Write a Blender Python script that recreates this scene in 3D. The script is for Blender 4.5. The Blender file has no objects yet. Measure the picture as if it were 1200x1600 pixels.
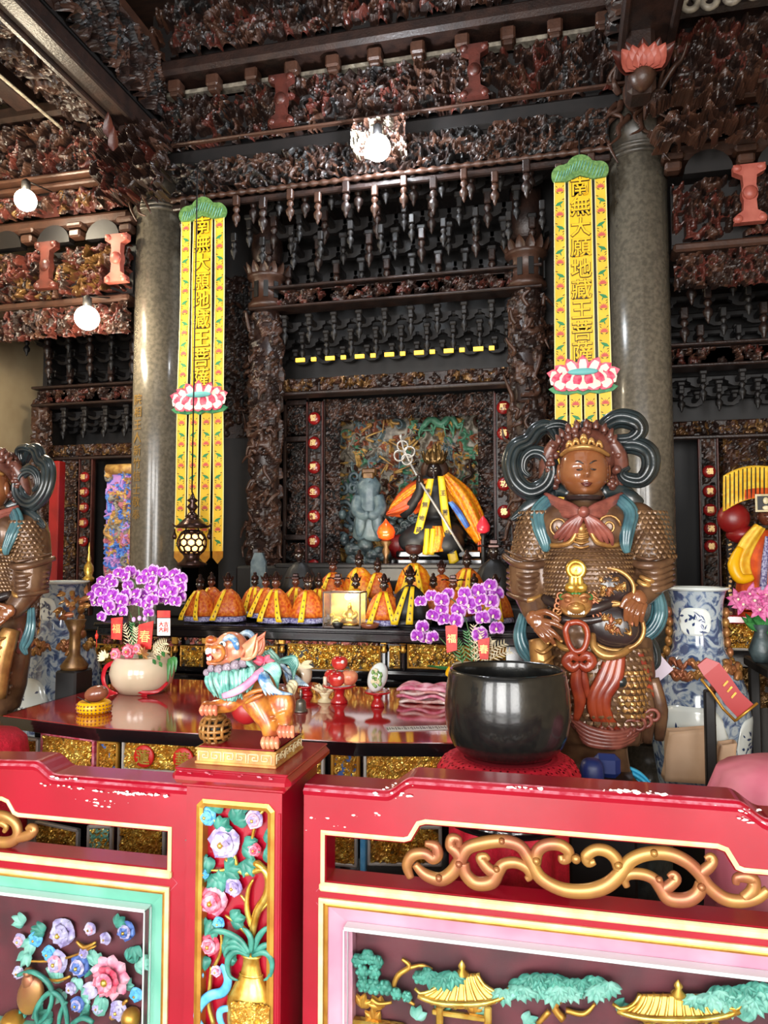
import bpy, bmesh, math, random
import numpy as np
from mathutils import Vector, Matrix, noise
from mathutils.geometry import tessellate_polygon

S = bpy.context.scene
COL = S.collection
PI = math.pi

# ------------------------------------------------------------------ camera, light, exposure
YAW, PITCH, FPX, EYE = math.radians(13.3), math.radians(3.2), 1165.0, 1.6
cam_data = bpy.data.cameras.new('camera')
cam = bpy.data.objects.new('camera', cam_data)
COL.objects.link(cam)
cam.location = (0, 0, EYE)
cam.rotation_euler = (PI / 2 + PITCH, 0, YAW)
cam_data.sensor_fit = 'VERTICAL'
cam_data.sensor_height = 36
cam_data.lens = 36 * FPX / 1600
cam_data.clip_start = 0.05
S.camera = cam
S.view_settings.view_transform = 'Standard'
S.view_settings.look = 'None'
S.view_settings.gamma = 1
S.view_settings.use_curve_mapping = False
S.view_settings.exposure = 0.15

w = bpy.data.worlds.new('daylight')
S.world = w
w.use_nodes = True
w.node_tree.nodes['Background'].inputs[0].default_value = (0.75, 0.85, 1.0, 1)
w.node_tree.nodes['Background'].inputs[1].default_value = 0.4


def area(name, loc, rot, sx, sy, e, col=(1, 1, 1)):
    l = bpy.data.lights.new(name, 'AREA')
    l.shape = 'RECTANGLE'
    l.size, l.size_y, l.energy, l.color = sx, sy, e, col
    o = bpy.data.objects.new(name, l)
    COL.objects.link(o)
    o.location = loc
    o.rotation_euler = rot
    return o


# daylight entering by the three open doorways of the hall front, behind the camera
for dx, en in ((-3.9, 330), (-0.9, 420), (2.1, 330)):
    area('doorway_daylight', (dx, -4.2, 1.9), (math.radians(85), 0, 0), 2.0, 3.2, en, (1.0, 0.98, 0.95))
# unseen fill light under the closed ceiling, over the front of the hall
area('overhead_fill', (-1.0, 0.6, 6.1), (math.radians(22), 0, 0), 4.5, 2.2, 22, (1.0, 0.99, 0.97))


def lamp(name, loc, e, col, r=0.05):
    l = bpy.data.lights.new(name, 'POINT')
    l.energy, l.color, l.shadow_soft_size = e, col, r
    o = bpy.data.objects.new(name, l)
    COL.objects.link(o)
    o.location = loc
    return o


# ------------------------------------------------------------------ helpers
_F = Vector((-math.sin(YAW) * math.cos(PITCH), math.cos(YAW) * math.cos(PITCH), math.sin(PITCH)))
_R = Vector((math.cos(YAW), math.sin(YAW), 0))
_U = Vector((math.sin(YAW) * math.sin(PITCH), -math.cos(YAW) * math.sin(PITCH), math.cos(PITCH)))


def ray(x, y):
    return _F + _R * ((x - 600) / FPX) + _U * ((800 - y) / FPX)


def at(x, y, Y):                       # the point of the plane Y seen at a pixel of the photograph
    d = ray(x, y)
    return Vector((0, 0, EYE)) + d * (Y / d.y)


def atz(x, y, z):                      # the same on a level plane
    d = ray(x, y)
    return Vector((0, 0, EYE)) + d * ((z - EYE) / d.z)


def mpp(x, Y):                         # metres per pixel there
    return Y / ray(x, 860).y / FPX


def lin(c):
    return tuple(((v / 255) / 12.92 if v <= 10 else ((v / 255 + 0.055) / 1.055) ** 2.4) for v in c)


MATS = {}


def M(name, c1=None, c2=None, rough=.5, metal=0., scale=12., bump=0., coat=0., bscale=None, emit=0., alpha=None, detail=3., stretch=None):
    if c1 is None:
        return MATS[name]
    m = bpy.data.materials.new(name)
    MATS[name] = m
    m.use_nodes = True
    nt = m.node_tree
    b = nt.nodes['Principled BSDF']
    N, Lk = nt.nodes.new, nt.links.new
    a = lin(c1)
    b.inputs['Base Color'].default_value = (*a, 1)
    b.inputs['Roughness'].default_value = rough
    b.inputs['Metallic'].default_value = metal
    b.inputs['Coat Weight'].default_value = coat
    b.inputs['Coat Roughness'].default_value = .08
    tc = N('ShaderNodeTexCoord')
    mp = N('ShaderNodeMapping')
    Lk(tc.outputs['Object'], mp.inputs[0])
    if stretch:
        mp.inputs['Scale'].default_value = stretch
    if c2 is not None:
        nz = N('ShaderNodeTexNoise')
        nz.inputs['Scale'].default_value = scale
        nz.inputs['Detail'].default_value = detail
        Lk(mp.outputs[0], nz.inputs['Vector'])
        rp = N('ShaderNodeValToRGB')
        rp.color_ramp.elements[0].position = .38
        rp.color_ramp.elements[1].position = .62
        rp.color_ramp.elements[0].color = (*a, 1)
        rp.color_ramp.elements[1].color = (*lin(c2), 1)
        Lk(nz.outputs['Fac'], rp.inputs[0])
        Lk(rp.outputs[0], b.inputs['Base Color'])
    if bump:
        n2 = N('ShaderNodeTexNoise')
        n2.inputs['Scale'].default_value = bscale or scale * 2
        n2.inputs['Detail'].default_value = 3
        Lk(mp.outputs[0], n2.inputs['Vector'])
        bp = N('ShaderNodeBump')
        bp.inputs['Strength'].default_value = bump
        bp.inputs['Distance'].default_value = .01
        Lk(n2.outputs['Fac'], bp.inputs['Height'])
        Lk(bp.outputs[0], b.inputs['Normal'])
    if emit:
        b.inputs['Emission Color'].default_value = (*a, 1)
        b.inputs['Emission Strength'].default_value = emit
    if alpha is not None:
        b.inputs['Transmission Weight'].default_value = alpha
        b.inputs['IOR'].default_value = 1.12
    return m


def rotm(rx=0, ry=0, rz=0):
    return np.array((Matrix.Rotation(rz, 3, 'Z') @ Matrix.Rotation(ry, 3, 'Y') @ Matrix.Rotation(rx, 3, 'X')))


class B:
    """collects shapes; build() links them as ONE mesh object"""

    def __init__(s):
        s.v, s.f, s.m, s.s, s.n = [], [], [], [], 0

    def add(s, V, F, mat=0, smooth=True):
        V = np.asarray(V, float).reshape(-1, 3)
        k = s.n
        s.v.append(V)
        s.f.extend([tuple(i + k for i in f) for f in F])
        if isinstance(mat, int):
            s.m.extend([mat] * len(F))
        else:
            s.m.extend(mat)
        s.s.extend([smooth] * len(F))
        s.n += len(V)
        return s

    # --- shapes
    def box(s, c, d, mat=0, r=None, bev=0.):
        hx, hy, hz = (v / 2 for v in d)
        b = min(bev, hx * .9, hy * .9, hz * .9)
        if b <= 0:
            V = np.array([(x, y, z) for x in (-hx, hx) for y in (-hy, hy) for z in (-hz, hz)])
            F = [(0, 1, 3, 2), (4, 6, 7, 5), (0, 4, 5, 1), (2, 3, 7, 6), (0, 2, 6, 4), (1, 5, 7, 3)]
        else:
            V, idx = [], {}
            for ix, sx in enumerate((-1, 1)):
                for iy, sy in enumerate((-1, 1)):
                    for iz, sz in enumerate((-1, 1)):
                        for a in range(3):
                            q = [hx - b, hy - b, hz - b]
                            q[a] += b
                            idx[ix, iy, iz, a] = len(V)
                            V.append((q[0] * sx, q[1] * sy, q[2] * sz))
            V = np.array(V)
            F = []
            for a in range(3):
                o1, o2 = [k for k in range(3) if k != a]
                for sd in (0, 1):
                    q = []
                    for u, v_ in ((0, 0), (1, 0), (1, 1), (0, 1)):
                        t = [0, 0, 0]
                        t[a], t[o1], t[o2] = sd, u, v_
                        q.append(idx[(*t, a)])
                    F.append(tuple(q))
            for a in range(3):
                o1, o2 = [k for k in range(3) if k != a]
                for u in (0, 1):
                    for v_ in (0, 1):
                        q = []
                        for e, ax in ((0, o1), (1, o1), (1, o2), (0, o2)):
                            t = [0, 0, 0]
                            t[a], t[o1], t[o2] = e, u, v_
                            q.append(idx[(*t, ax)])
                        F.append(tuple(q))
            for k in range(8):
                t = (k >> 2, (k >> 1) & 1, k & 1)
                F.append(tuple(idx[(*t, a)] for a in range(3)))
        if r is not None:
            V = V @ r.T
        return s.add(V + np.array(c), F, mat, False)

    def lathe(s, prof, c=(0, 0, 0), n=16, mat=0, r=None, mod=None, sx=1, sy=1, caps=True):
        V, F, mm = [], [], []
        P = len(prof)
        for j, (rr, z) in enumerate(prof):
            for i in range(n):
                a = 2 * PI * i / n
                q = rr * (mod(a, j / (P - 1)) if mod else 1)
                V.append((q * math.cos(a) * sx, q * math.sin(a) * sy, z))
        for j in range(P - 1):
            for i in range(n):
                k = (i + 1) % n
                F.append((j * n + i, j * n + k, (j + 1) * n + k, (j + 1) * n + i))
        if caps:
            if prof[0][0] > 1e-6:
                F.append(tuple(range(n))[::-1])
            if prof[-1][0] > 1e-6:
                F.append(tuple(range((P - 1) * n, P * n)))
        V = np.array(V)
        if r is not None:
            V = V @ r.T
        return s.add(V + np.array(c), F, mat)

    def tube(s, pts, rad, n=8, mat=0, flat=1., closed=False, up=(0, 1, 0)):
        P = [Vector(p) for p in pts]
        m = len(P)
        if not hasattr(rad, '__len__'):
            rad = [rad] * m
        V, F = [], []
        for i in range(m):
            if closed:
                t = P[(i + 1) % m] - P[i - 1]
            else:
                t = P[min(i + 1, m - 1)] - P[max(i - 1, 0)]
            t = t.normalized() if t.length > 1e-9 else Vector((0, 0, 1))
            u = Vector(up)
            u = u - t * u.dot(t)
            if u.length < 1e-4:
                u = Vector((1, 0, 0)) - t * t.x
                if u.length < 1e-4:
                    u = Vector((0, 0, 1))
            u.normalize()
            v = t.cross(u)
            for k in range(n):
                a = 2 * PI * k / n
                V.append(P[i] + (v * math.cos(a) + u * math.sin(a) * flat) * rad[i])
        for i in range(m if closed else m - 1):
            j = (i + 1) % m
            for k in range(n):
                k2 = (k + 1) % n
                F.append((i * n + k, i * n + k2, j * n + k2, j * n + k))
        if not closed:
            F.append(tuple(range(n))[::-1])
            F.append(tuple(range((m - 1) * n, m * n)))
        return s.add([tuple(q) for q in V], F, mat)

    def ell(s, c, d, nu=12, nv=8, mat=0, r=None, fn=None):
        V = [(0, 0, -1)]
        for j in range(1, nv):
            e = -PI / 2 + PI * j / nv
            for i in range(nu):
                a = 2 * PI * i / nu
                V.append((math.cos(e) * math.cos(a), math.cos(e) * math.sin(a), math.sin(e)))
        V.append((0, 0, 1))
        F = [(0, 1 + (i + 1) % nu, 1 + i) for i in range(nu)]
        for j in range(nv - 2):
            o = 1 + j * nu
            for i in range(nu):
                k = (i + 1) % nu
                F.append((o + i, o + k, o + nu + k, o + nu + i))
        o = 1 + (nv - 2) * nu
        F += [(o + i, o + (i + 1) % nu, len(V) - 1) for i in range(nu)]
        V = np.array(V)
        if fn is not None:
            V = fn(V)
        V = V * (np.array(d) if hasattr(d, '__len__') else d)
        if r is not None:
            V = V @ r.T
        return s.add(V + np.array(c), F, mat)

    def prism(s, poly, y0, y1, holes=(), mat=0, smooth=False, side=None, fr=None):
        """polygon in (x,z) extruded from y0 to y1; fr maps (x,y,z) afterwards"""
        loops = [list(poly)] + [list(h) for h in holes]
        flat = [q for l in loops for q in l]
        tri = tessellate_polygon([[Vector((q[0], q[1], 0)) for q in l] for l in loops])
        n = len(flat)
        V = [(q[0], y0, q[1]) for q in flat] + [(q[0], y1, q[1]) for q in flat]
        F = [tuple(t) for t in tri] + [tuple(i + n for i in t[::-1]) for t in tri]
        mm = [mat] * len(F)
        o = 0
        for l in loops:
            k = len(l)
            for i in range(k):
                j = (i + 1) % k
                F.append((o + i, o + j, o + n + j, o + n + i))
                mm.append(mat if side is None else side)
            o += k
        V = np.array(V, float)
        if fr is not None:
            V = np.array([fr(*q) for q in V])
        return s.add(V, F, mm, smooth)

    def sheet(s, fn, nu, nv, mat=0, th=0.004, matf=None, hole=None):
        """two-sided thick cloth over fn(u,v)"""
        G = np.array([[fn(i / nu, j / nv) for i in range(nu + 1)] for j in range(nv + 1)], float)
        du = np.gradient(G, axis=1)
        dv = np.gradient(G, axis=0)
        nn = np.cross(du, dv)
        nn /= np.maximum(np.linalg.norm(nn, axis=2, keepdims=True), 1e-9)
        V = np.concatenate([(G + nn * th / 2).reshape(-1, 3), (G - nn * th / 2).reshape(-1, 3)])
        o = (nu + 1) * (nv + 1)
        F, mm = [], []
        I = lambda i, j: j * (nu + 1) + i
        for j in range(nv):
            for i in range(nu):
                if hole and hole(i, j):
                    continue
                q = (I(i, j), I(i + 1, j), I(i + 1, j + 1), I(i, j + 1))
                mt = matf((i + .5) / nu, (j + .5) / nv) if matf else mat
                F += [q, tuple(k + o for k in q[::-1])]
                mm += [mt, mt]
        e = [(I(i, 0), I(i + 1, 0)) for i in range(nu)] + [(I(nu, j), I(nu, j + 1)) for j in range(nv)] + \
            [(I(i + 1, nv), I(i, nv)) for i in range(nu)] + [(I(0, j + 1), I(0, j)) for j in range(nv)]
        for a, b in e:
            F.append((a, a + o, b + o, b))
            mm.append(mat)
        return s.add(V, F, mm)

    def petal(s, c, dirv, nrm, L, W, mat=0, mat2=None, cup=.15, tip=1.6, n=5):
        """a leaf or petal: a tapered blade with a raised midrib; mat2 colours its margin"""
        d = Vector(dirv).normalized()
        nv = Vector(nrm)
        nv = (nv - d * nv.dot(d)).normalized()
        sd = d.cross(nv)
        V, F, mm = [], [], []
        rows = (0, .5, 1.) if mat2 is None else (0, .62, 1.)
        for i in range(n + 1):
            t = i / n
            wd = W * (math.sin(PI * min(1, t ** (1 / tip) * .97 + .03)) ** .8 if i < n else 0.02) * .5
            for sg, k in ((-1, 2), (-1, 1), (0, 0), (1, 1), (1, 2)):
                q = rows[k] if k else 0
                V.append(Vector(c) + d * (L * t) + sd * (sg * q * wd) + nv * (L * cup * (t * t * .6 - .5 * t) + q * q * W * cup))
        for i in range(n):
            for k in range(4):
                F.append((i * 5 + k, i * 5 + k + 1, i * 5 + 6 + k, i * 5 + 5 + k))
                mm.append(mat2 if mat2 is not None and (k in (0, 3) or i == n - 1) else mat)
        return s.add([tuple(q) for q in V], F, mm)

    def mesh(s, name, mats):
        me = bpy.data.meshes.new(name)
        V = np.concatenate(s.v) if s.v else np.zeros((0, 3))
        me.from_pydata(V.tolist(), [], s.f)
        for mt in (mats if isinstance(mats, (list, tuple)) else [mats]):
            me.materials.append(MATS[mt] if isinstance(mt, str) else mt)
        me.polygons.foreach_set('material_index', s.m)
        me.polygons.foreach_set('use_smooth', s.s)
        me.update()
        return me


def ORG(o):
    while o.parent is not None:
        o = o.parent
    return o


def put(name, me, parent=None, kind=None, loc=None):
    o = bpy.data.objects.new(name, me)
    COL.objects.link(o)
    if parent is not None:
        o.parent = parent
    if kind:
        o['kind'] = kind
    if loc is not None:
        o.location = loc
    return o


def part(name, b, mats, parent=None, kind=None, sharp=None):
    """links builder b as one object; shapes are given in world space and moved into the thing's own frame"""
    me = b.mesh(name, mats)
    if parent is not None:
        r = ORG(parent)
        if r.get('_w'):
            me.transform(Matrix.Translation(-r.location))
            if parent is not r:
                pass
    if sharp:
        me.set_sharp_from_angle(angle=math.radians(sharp))
    return put(name, me, parent, kind)


def tag(o, label, cat=None, group=None, kind=None):
    o['label'] = label
    if cat:
        o['category'] = cat
    if group:
        o['group'] = group
    if kind:
        o['kind'] = kind
    return o


def thing(name, label, cat, loc=(0, 0, 0), group=None, world=True, kind=None):
    o = bpy.data.objects.new(name, None)
    COL.objects.link(o)
    o.location = loc
    o.empty_display_size = .05
    if world:
        o['_w'] = 1
    return tag(o, label, cat, group, kind)


def copy_tree(o, parent=None):
    c = o.copy()
    COL.objects.link(c)
    c.parent = parent
    for ch in list(o.children):
        copy_tree(ch, c)
    return c


def world_to_local(r):
    if '_w' in r:
        del r['_w']


def glyph(txt, size, depth=.006, off=0., name='character', res=2):
    c = bpy.data.curves.new('t', 'FONT')
    c.body = txt
    c.size = size
    c.extrude = depth / 2
    c.offset = off
    c.resolution_u = res
    c.align_x = 'CENTER'
    c.align_y = 'CENTER'
    o = bpy.data.objects.new('t', c)
    COL.objects.link(o)
    dg = bpy.context.evaluated_depsgraph_get()
    me = bpy.data.meshes.new_from_object(o.evaluated_get(dg))
    bpy.data.objects.remove(o)
    bpy.data.curves.remove(c)
    n = len(me.vertices)
    if n:
        co = np.empty(n * 3)
        me.vertices.foreach_get('co', co)
        co = co.reshape(-1, 3)
        ctr = (co.max(0) + co.min(0)) / 2
        co = co - ctr
        co = np.stack([co[:, 0], -co[:, 2], co[:, 1]], 1)      # upright, facing -Y
        me.vertices.foreach_set('co', co.ravel())
        me.update()
    me.name = name
    return me


def addmesh(b, me, loc, mat=0, rot=None):
    co = np.empty(len(me.vertices) * 3)
    me.vertices.foreach_get('co', co)
    co = co.reshape(-1, 3)
    if rot is not None:
        co = co @ rot.T
    b.add(co + np.array(loc), [tuple(p.vertices) for p in me.polygons], mat, False)


def fuse(b, name, mats, parent, voxel, smooth=6, kind=None):
    """one continuous skin over overlapping shapes"""
    me = b.mesh(name, mats)
    o = bpy.data.objects.new('tmp', me)
    COL.objects.link(o)
    md = o.modifiers.new('r', 'REMESH')
    md.mode = 'VOXEL'
    md.voxel_size = voxel
    md.use_smooth_shade = True
    if smooth:
        ms = o.modifiers.new('s', 'SMOOTH')
        ms.iterations = smooth
        ms.factor = .5
    dg = bpy.context.evaluated_depsgraph_get()
    m2 = bpy.data.meshes.new_from_object(o.evaluated_get(dg))
    bpy.data.objects.remove(o)
    bpy.data.meshes.remove(me)
    m2.name = name
    m2.materials.clear()
    for mt in (mats if isinstance(mats, (list, tuple)) else [mats]):
        m2.materials.append(MATS[mt])
    if parent is not None and ORG(parent).get('_w'):
        m2.transform(Matrix.Translation(-ORG(parent).location))
    return put(name, m2, parent, kind)


# ------------------------------------------------------------------ carved relief
def carve(nx, ny, seed, n, style='scroll', pal=4, rs=1.0):
    """height field of carved strokes and the paint number of each"""
    R = random.Random(seed)
    H = np.zeros((ny, nx))
    Lb = np.zeros((ny, nx), int)

    def stamp(x, y, r, h, lab):
        x0, x1 = max(0, int(x - r)), min(nx, int(x + r) + 2)
        y0, y1 = max(0, int(y - r)), min(ny, int(y + r) + 2)
        if x1 <= x0 or y1 <= y0:
            return
        yy, xx = np.ogrid[y0:y1, x0:x1]
        d = ((xx - x) ** 2 + (yy - y) ** 2) / (r * r)
        v = h * np.sqrt(np.clip(1 - d, 0, 1))
        sub = H[y0:y1, x0:x1]
        mk = v > sub
        sub[mk] = v[mk]
        Lb[y0:y1, x0:x1][mk] = lab

    def path(x, y, a, ln, k0, k1, r0, r1, h, lab, steps=None):
        st = steps or max(5, int(ln / max(.7, .5 * (r0 + r1) * .6)))
        for i in range(st):
            t = i / (st - 1)
            r = r0 + (r1 - r0) * t
            stamp(x, y, max(r, .9), h * (1 - .25 * t), lab)
            a += (k0 + (k1 - k0) * t) * ln / st
            x += math.cos(a) * ln / st
            y += math.sin(a) * ln / st

    u = min(nx, ny)
    for i in range(n):
        lab = R.randrange(pal)
        x, y = R.random() * nx, R.random() * ny
        a = R.random() * 2 * PI
        h = R.uniform(.45, 1)
        sg = R.choice((-1, 1))
        st = style if style != 'mix' else R.choice(('scroll', 'figure', 'leaf', 'leaf', 'figure', 'dragon'))
        if st == 'scroll':
            r = R.uniform(1.6, 3.0) * rs
            path(x, y, a, R.uniform(14, 30) * rs, sg * .02 / rs, sg * .45 / rs, r, r * .7, h, lab)
        elif st == 'leaf':
            r = R.uniform(1.8, 3.2) * rs
            for k in range(3):
                path(x, y, a + (k - 1) * .7, R.uniform(7, 12) * rs, sg * .03, sg * .05, r, .8, h, lab)
        elif st == 'dragon':
            r = R.uniform(2.0, 3.2) * rs
            aa, px, py = a, x, y
            ln = R.uniform(30, 60) * rs
            for k in range(26):
                t = k / 25
                stamp(px, py, r * (1.1 - .7 * t), h, lab)
                aa += math.sin(t * 9 + i) * .42
                px += math.cos(aa) * ln / 26
                py += math.sin(aa) * ln / 26
                if k % 7 == 3:
                    path(px, py, aa + 1.4 * sg, 9 * rs, .1, -.2, r * .5, .8, h * .8, lab)
        elif st == 'figure':
            hh = R.uniform(9, 15) * rs
            for k in range(7):
                t = k / 6
                stamp(x + math.sin(t * 3 + i) * 1.2, y + hh * t, (3.4 - 1.6 * t) * rs * .8, h * (.8 + .2 * t), lab)
            stamp(x, y + hh * 1.18, 1.9 * rs, h, (lab + 1) % pal)
            path(x, y + hh * .85, .3 * sg, 8 * rs, 0, -.25 * sg, 1.4 * rs, 1, h, lab)
            path(x, y + hh * .85, PI - .5 * sg, 7 * rs, 0, .2, 1.4 * rs, 1, h * .9, lab)
    return H, Lb


def carved(name, W, Hh, depth, mats, seed, n, style='mix', cell=.012, rs=1., ground=0, open_=0., lim=150, pal=None, smooth=False):
    """carved panel mesh in the xz plane, centre at origin, front towards -Y. mats[0] is the ground when ground=1"""
    nx, ny = max(6, min(lim, int(W / cell))), max(6, min(lim, int(Hh / cell)))
    npal = pal or (len(mats) - ground)
    H, Lb = carve(nx, ny, seed, n, style, npal, rs)
    xs = np.linspace(-W / 2, W / 2, nx)
    zs = np.linspace(-Hh / 2, Hh / 2, ny)
    X, Z = np.meshgrid(xs, zs)
    V = np.stack([X, -depth * H, Z], 2).reshape(-1, 3)
    j, i = np.mgrid[0:ny - 1, 0:nx - 1]
    a = (j * nx + i).ravel()
    Q = np.stack([a, a + 1, a + nx + 1, a + nx], 1)
    hm = np.maximum.reduce([H[:-1, :-1], H[1:, :-1], H[:-1, 1:], H[1:, 1:]]).ravel()
    lb = Lb[:-1, :-1].ravel() + ground
    if ground:
        lb = np.where(hm < .06, 0, lb)
    if open_ > 0:
        k = hm > open_
        Q, lb = Q[k], lb[k]
    me = bpy.data.meshes.new(name)
    me.vertices.add(len(V))
    me.vertices.foreach_set('co', V.ravel())
    me.loops.add(len(Q) * 4)
    me.loops.foreach_set('vertex_index', Q.ravel().astype(np.int32))
    me.polygons.add(len(Q))
    me.polygons.foreach_set('loop_start', np.arange(0, len(Q) * 4, 4, dtype=np.int32))
    me.polygons.foreach_set('loop_total', np.full(len(Q), 4, dtype=np.int32))
    for mt in mats:
        me.materials.append(MATS[mt])
    me.polygons.foreach_set('material_index', np.clip(lb, 0, len(mats) - 1).astype(np.int32))
    me.polygons.foreach_set('use_smooth', np.full(len(Q), smooth, bool))
    me.update()
    me.validate()
    return me


def relief(name, parent, c, W, Hh, depth, mats, seed, n, rz=0, kind=None, **kw):
    """a carved panel placed with its centre at world c, turned by rz about the vertical"""
    me = carved(name, W, Hh, depth, mats, seed, n, **kw)
    me.transform(Matrix.Rotation(rz, 4, 'Z'))
    me.transform(Matrix.Translation(Vector(c)))
    if parent is not None and ORG(parent).get('_w'):
        me.transform(Matrix.Translation(-ORG(parent).location))
    return put(name, me, parent, kind)


def arc(c, r, a0, a1, n):
    return [(c[0] + r * math.cos(a0 + (a1 - a0) * i / n), c[1] + r * math.sin(a0 + (a1 - a0) * i / n)) for i in range(n + 1)]


def spiral(c, r0, r1, a0, turns, n=28):
    return [(c[0] + (r0 + (r1 - r0) * i / n) * math.cos(a0 + turns * 2 * PI * i / n),
             c[1] + (r0 + (r1 - r0) * i / n) * math.sin(a0 + turns * 2 * PI * i / n)) for i in range(n + 1)]


def smoothpath(P, k=4):
    """Catmull-Rom through points"""
    P = [Vector(p) for p in P]
    out = []
    for i in range(len(P) - 1):
        a, b, c, d = P[max(i - 1, 0)], P[i], P[i + 1], P[min(i + 2, len(P) - 1)]
        for j in range(k):
            t = j / k
            out.append(.5 * ((2 * b) + (c - a) * t + (2 * a - 5 * b + 4 * c - d) * t * t + (3 * b - a - 3 * c + d) * t ** 3))
    out.append(P[-1])
    return out


def lerpl(L, n):
    """resample a list of radii to n values"""
    return list(np.interp(np.linspace(0, 1, n), np.linspace(0, 1, len(L)), L))


def stroke(b, P, rad, n=8, mat=0, flat=1., k=4, up=(0, 1, 0)):
    Q = smoothpath(P, k)
    b.tube(Q, lerpl(rad if hasattr(rad, '__len__') else [rad, rad], len(Q)), n, mat, flat, up=up)


def face_mesh(b, c, h, w_, d, mat=0, mlip=1, meye=2, rz=0, rx=0, nu=48, nv=36, look=0.):
    """a head with brows, eye sockets, lids, nose, cheeks, lips and chin. c its centre, h half height, w_ half width, d half depth"""
    def fn(V):
        x, y, z = V[:, 0].copy(), V[:, 1].copy(), V[:, 2].copy()
        f = np.clip(-y, 0, 1) ** .6
        g = lambda cx, cz, sx, sz: np.exp(-((x - cx) / sx) ** 2 - ((z - cz) / sz) ** 2)
        r = np.zeros_like(x)
        r += .30 * g(0, -.14, .10, .10) + .20 * g(0, .04, .075, .22) + .06 * g(.13, -.18, .06, .06) + .06 * g(-.13, -.18, .06, .06)
        for sg in (-1, 1):
            r -= .13 * g(.33 * sg, .08, .20, .12)
            r += .10 * g(.34 * sg, .06, .13, .075)
            r += .05 * g(.34 * sg, .26, .26, .06)
            r += .07 * g(.45 * sg, -.28, .24, .22)
        r += .10 * g(0, -.43, .17, .055) + .11 * g(0, -.54, .13, .06) - .05 * g(0, -.485, .2, .025) + .12 * g(0, -.78, .2, .14) - .06 * g(0, -.64, .25, .04)
        y2 = y - r * f
        x2 = x * (1 - .10 * np.clip(-z - .2, 0, 1)) * (1 + .05 * np.exp(-((z + .3) / .3) ** 2))
        return np.stack([x2, y2, z], 1)
    r = rotm(rx, 0, rz)
    b.ell(c, (w_, d, h), nu, nv, mat, r, fn)
    T = lambda x, y, z: tuple(np.array((x * w_, y * d, z * h)) @ r.T + np.array(c))
    for sg in (-1, 1):
        # lid line and brow
        b.tube([T(sg * (.16 + .34 * t), -1.02 + .36 * t * t, .035 - .05 * math.sin(PI * t) + .03 * t) for t in np.linspace(0, 1, 7)], [.012 * h * 1.6, .03 * h, .036 * h, .036 * h, .03 * h, .022 * h, .01 * h], 6, meye)
        b.tube([T(sg * (.12 + .46 * t), -1.0 + .38 * t * t, .20 + .12 * math.sin(PI * t * .9) - .02 * t) for t in np.linspace(0, 1, 7)], [.012 * h, .025 * h, .03 * h, .028 * h, .024 * h, .018 * h, .008 * h], 6, meye)
        # ear
        b.ell(T(sg * 1.0, .05, -.05), (.10 * w_, .2 * d, .30 * h), 8, 8, mat, r)
    # lips
    b.tube([T(.22 * t, -1.03 + .06 * t * t, -.455 - .02 * abs(t) + .012 * math.cos(t * 6)) for t in np.linspace(-1, 1, 9)], [.01 * h, .03 * h, .042 * h, .045 * h, .04 * h, .045 * h, .042 * h, .03 * h, .01 * h], 6, mlip)
    b.tube([T(.18 * t, -1.02 + .05 * t * t, -.535 + .03 * t * t) for t in np.linspace(-1, 1, 9)], [.01 * h, .03 * h, .045 * h, .05 * h, .05 * h, .05 * h, .045 * h, .03 * h, .01 * h], 6, mlip)


def scales(b, fn, nu, nv, size, mat=0, lift=.3):
    """overlapping armour scales on a surface fn(u,v)->point"""
    for j in range(nv):
        for i in range(nu):
            u, v = (i + (.5 if j % 2 else 0) + .25) / (nu + .5), (j + .5) / nv
            p = Vector(fn(u, v))
            du = Vector(fn(min(u + .02, 1), v)) - Vector(fn(max(u - .02, 0), v))
            dv = Vector(fn(u, min(v + .02, 1))) - Vector(fn(u, max(v - .02, 0)))
            n = du.cross(dv)
            if n.length < 1e-9:
                continue
            n.normalize()
            if n.y > 0:
                n = -n
            du.normalize()
            dn = n.cross(du)
            if dn.z > 0:
                dn = -dn
            s = size
            q = [p + du * (-.5 * s) + n * .0, p + du * (.5 * s), p + du * (.48 * s) + dn * (.5 * s) + n * (.12 * s), p + dn * (.85 * s) + n * (.25 * s),
                 p - du * (.48 * s) + dn * (.5 * s) + n * (.12 * s), p + n * (lift * s) + dn * (.4 * s)]
            b.add([tuple(k) for k in q], [(0, 1, 5), (1, 2, 5), (2, 3, 5), (3, 4, 5), (4, 0, 5)], mat, False)


def rim(b, poly, w_, y0, y1, mat=0):
    """a moulding that follows a closed outline, w_ wide inside it"""
    P = [Vector((q[0], 0, q[1])) for q in poly]
    n = len(P)
    A = sum(poly[i][0] * poly[(i + 1) % n][1] - poly[(i + 1) % n][0] * poly[i][1] for i in range(n))
    I = []
    for i in range(n):
        d0 = (P[i] - P[i - 1]).normalized()
        d1 = (P[(i + 1) % n] - P[i]).normalized()
        n0, n1 = Vector((-d0.z, 0, d0.x)), Vector((-d1.z, 0, d1.x))
        m_ = n0 + n1
        m_ = m_ / max(m_.dot(n0), .3) if m_.length > 1e-6 else n0
        I.append(P[i] + m_ * (w_ if A > 0 else -w_))
    V, F = [], []
    for i in range(n):
        o, q = P[i], I[i]
        md = (o + q) / 2
        V += [(o.x, y1, o.z), (o.x, y0 + .003, o.z), (md.x, y0, md.z), (q.x, y0 + .003, q.z), (q.x, y1, q.z)]
    for i in range(n):
        j = (i + 1) % n
        for k in range(4):
            F.append((i * 5 + k, j * 5 + k, j * 5 + k + 1, i * 5 + k + 1))
    b.add(V, F, mat, False)


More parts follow.
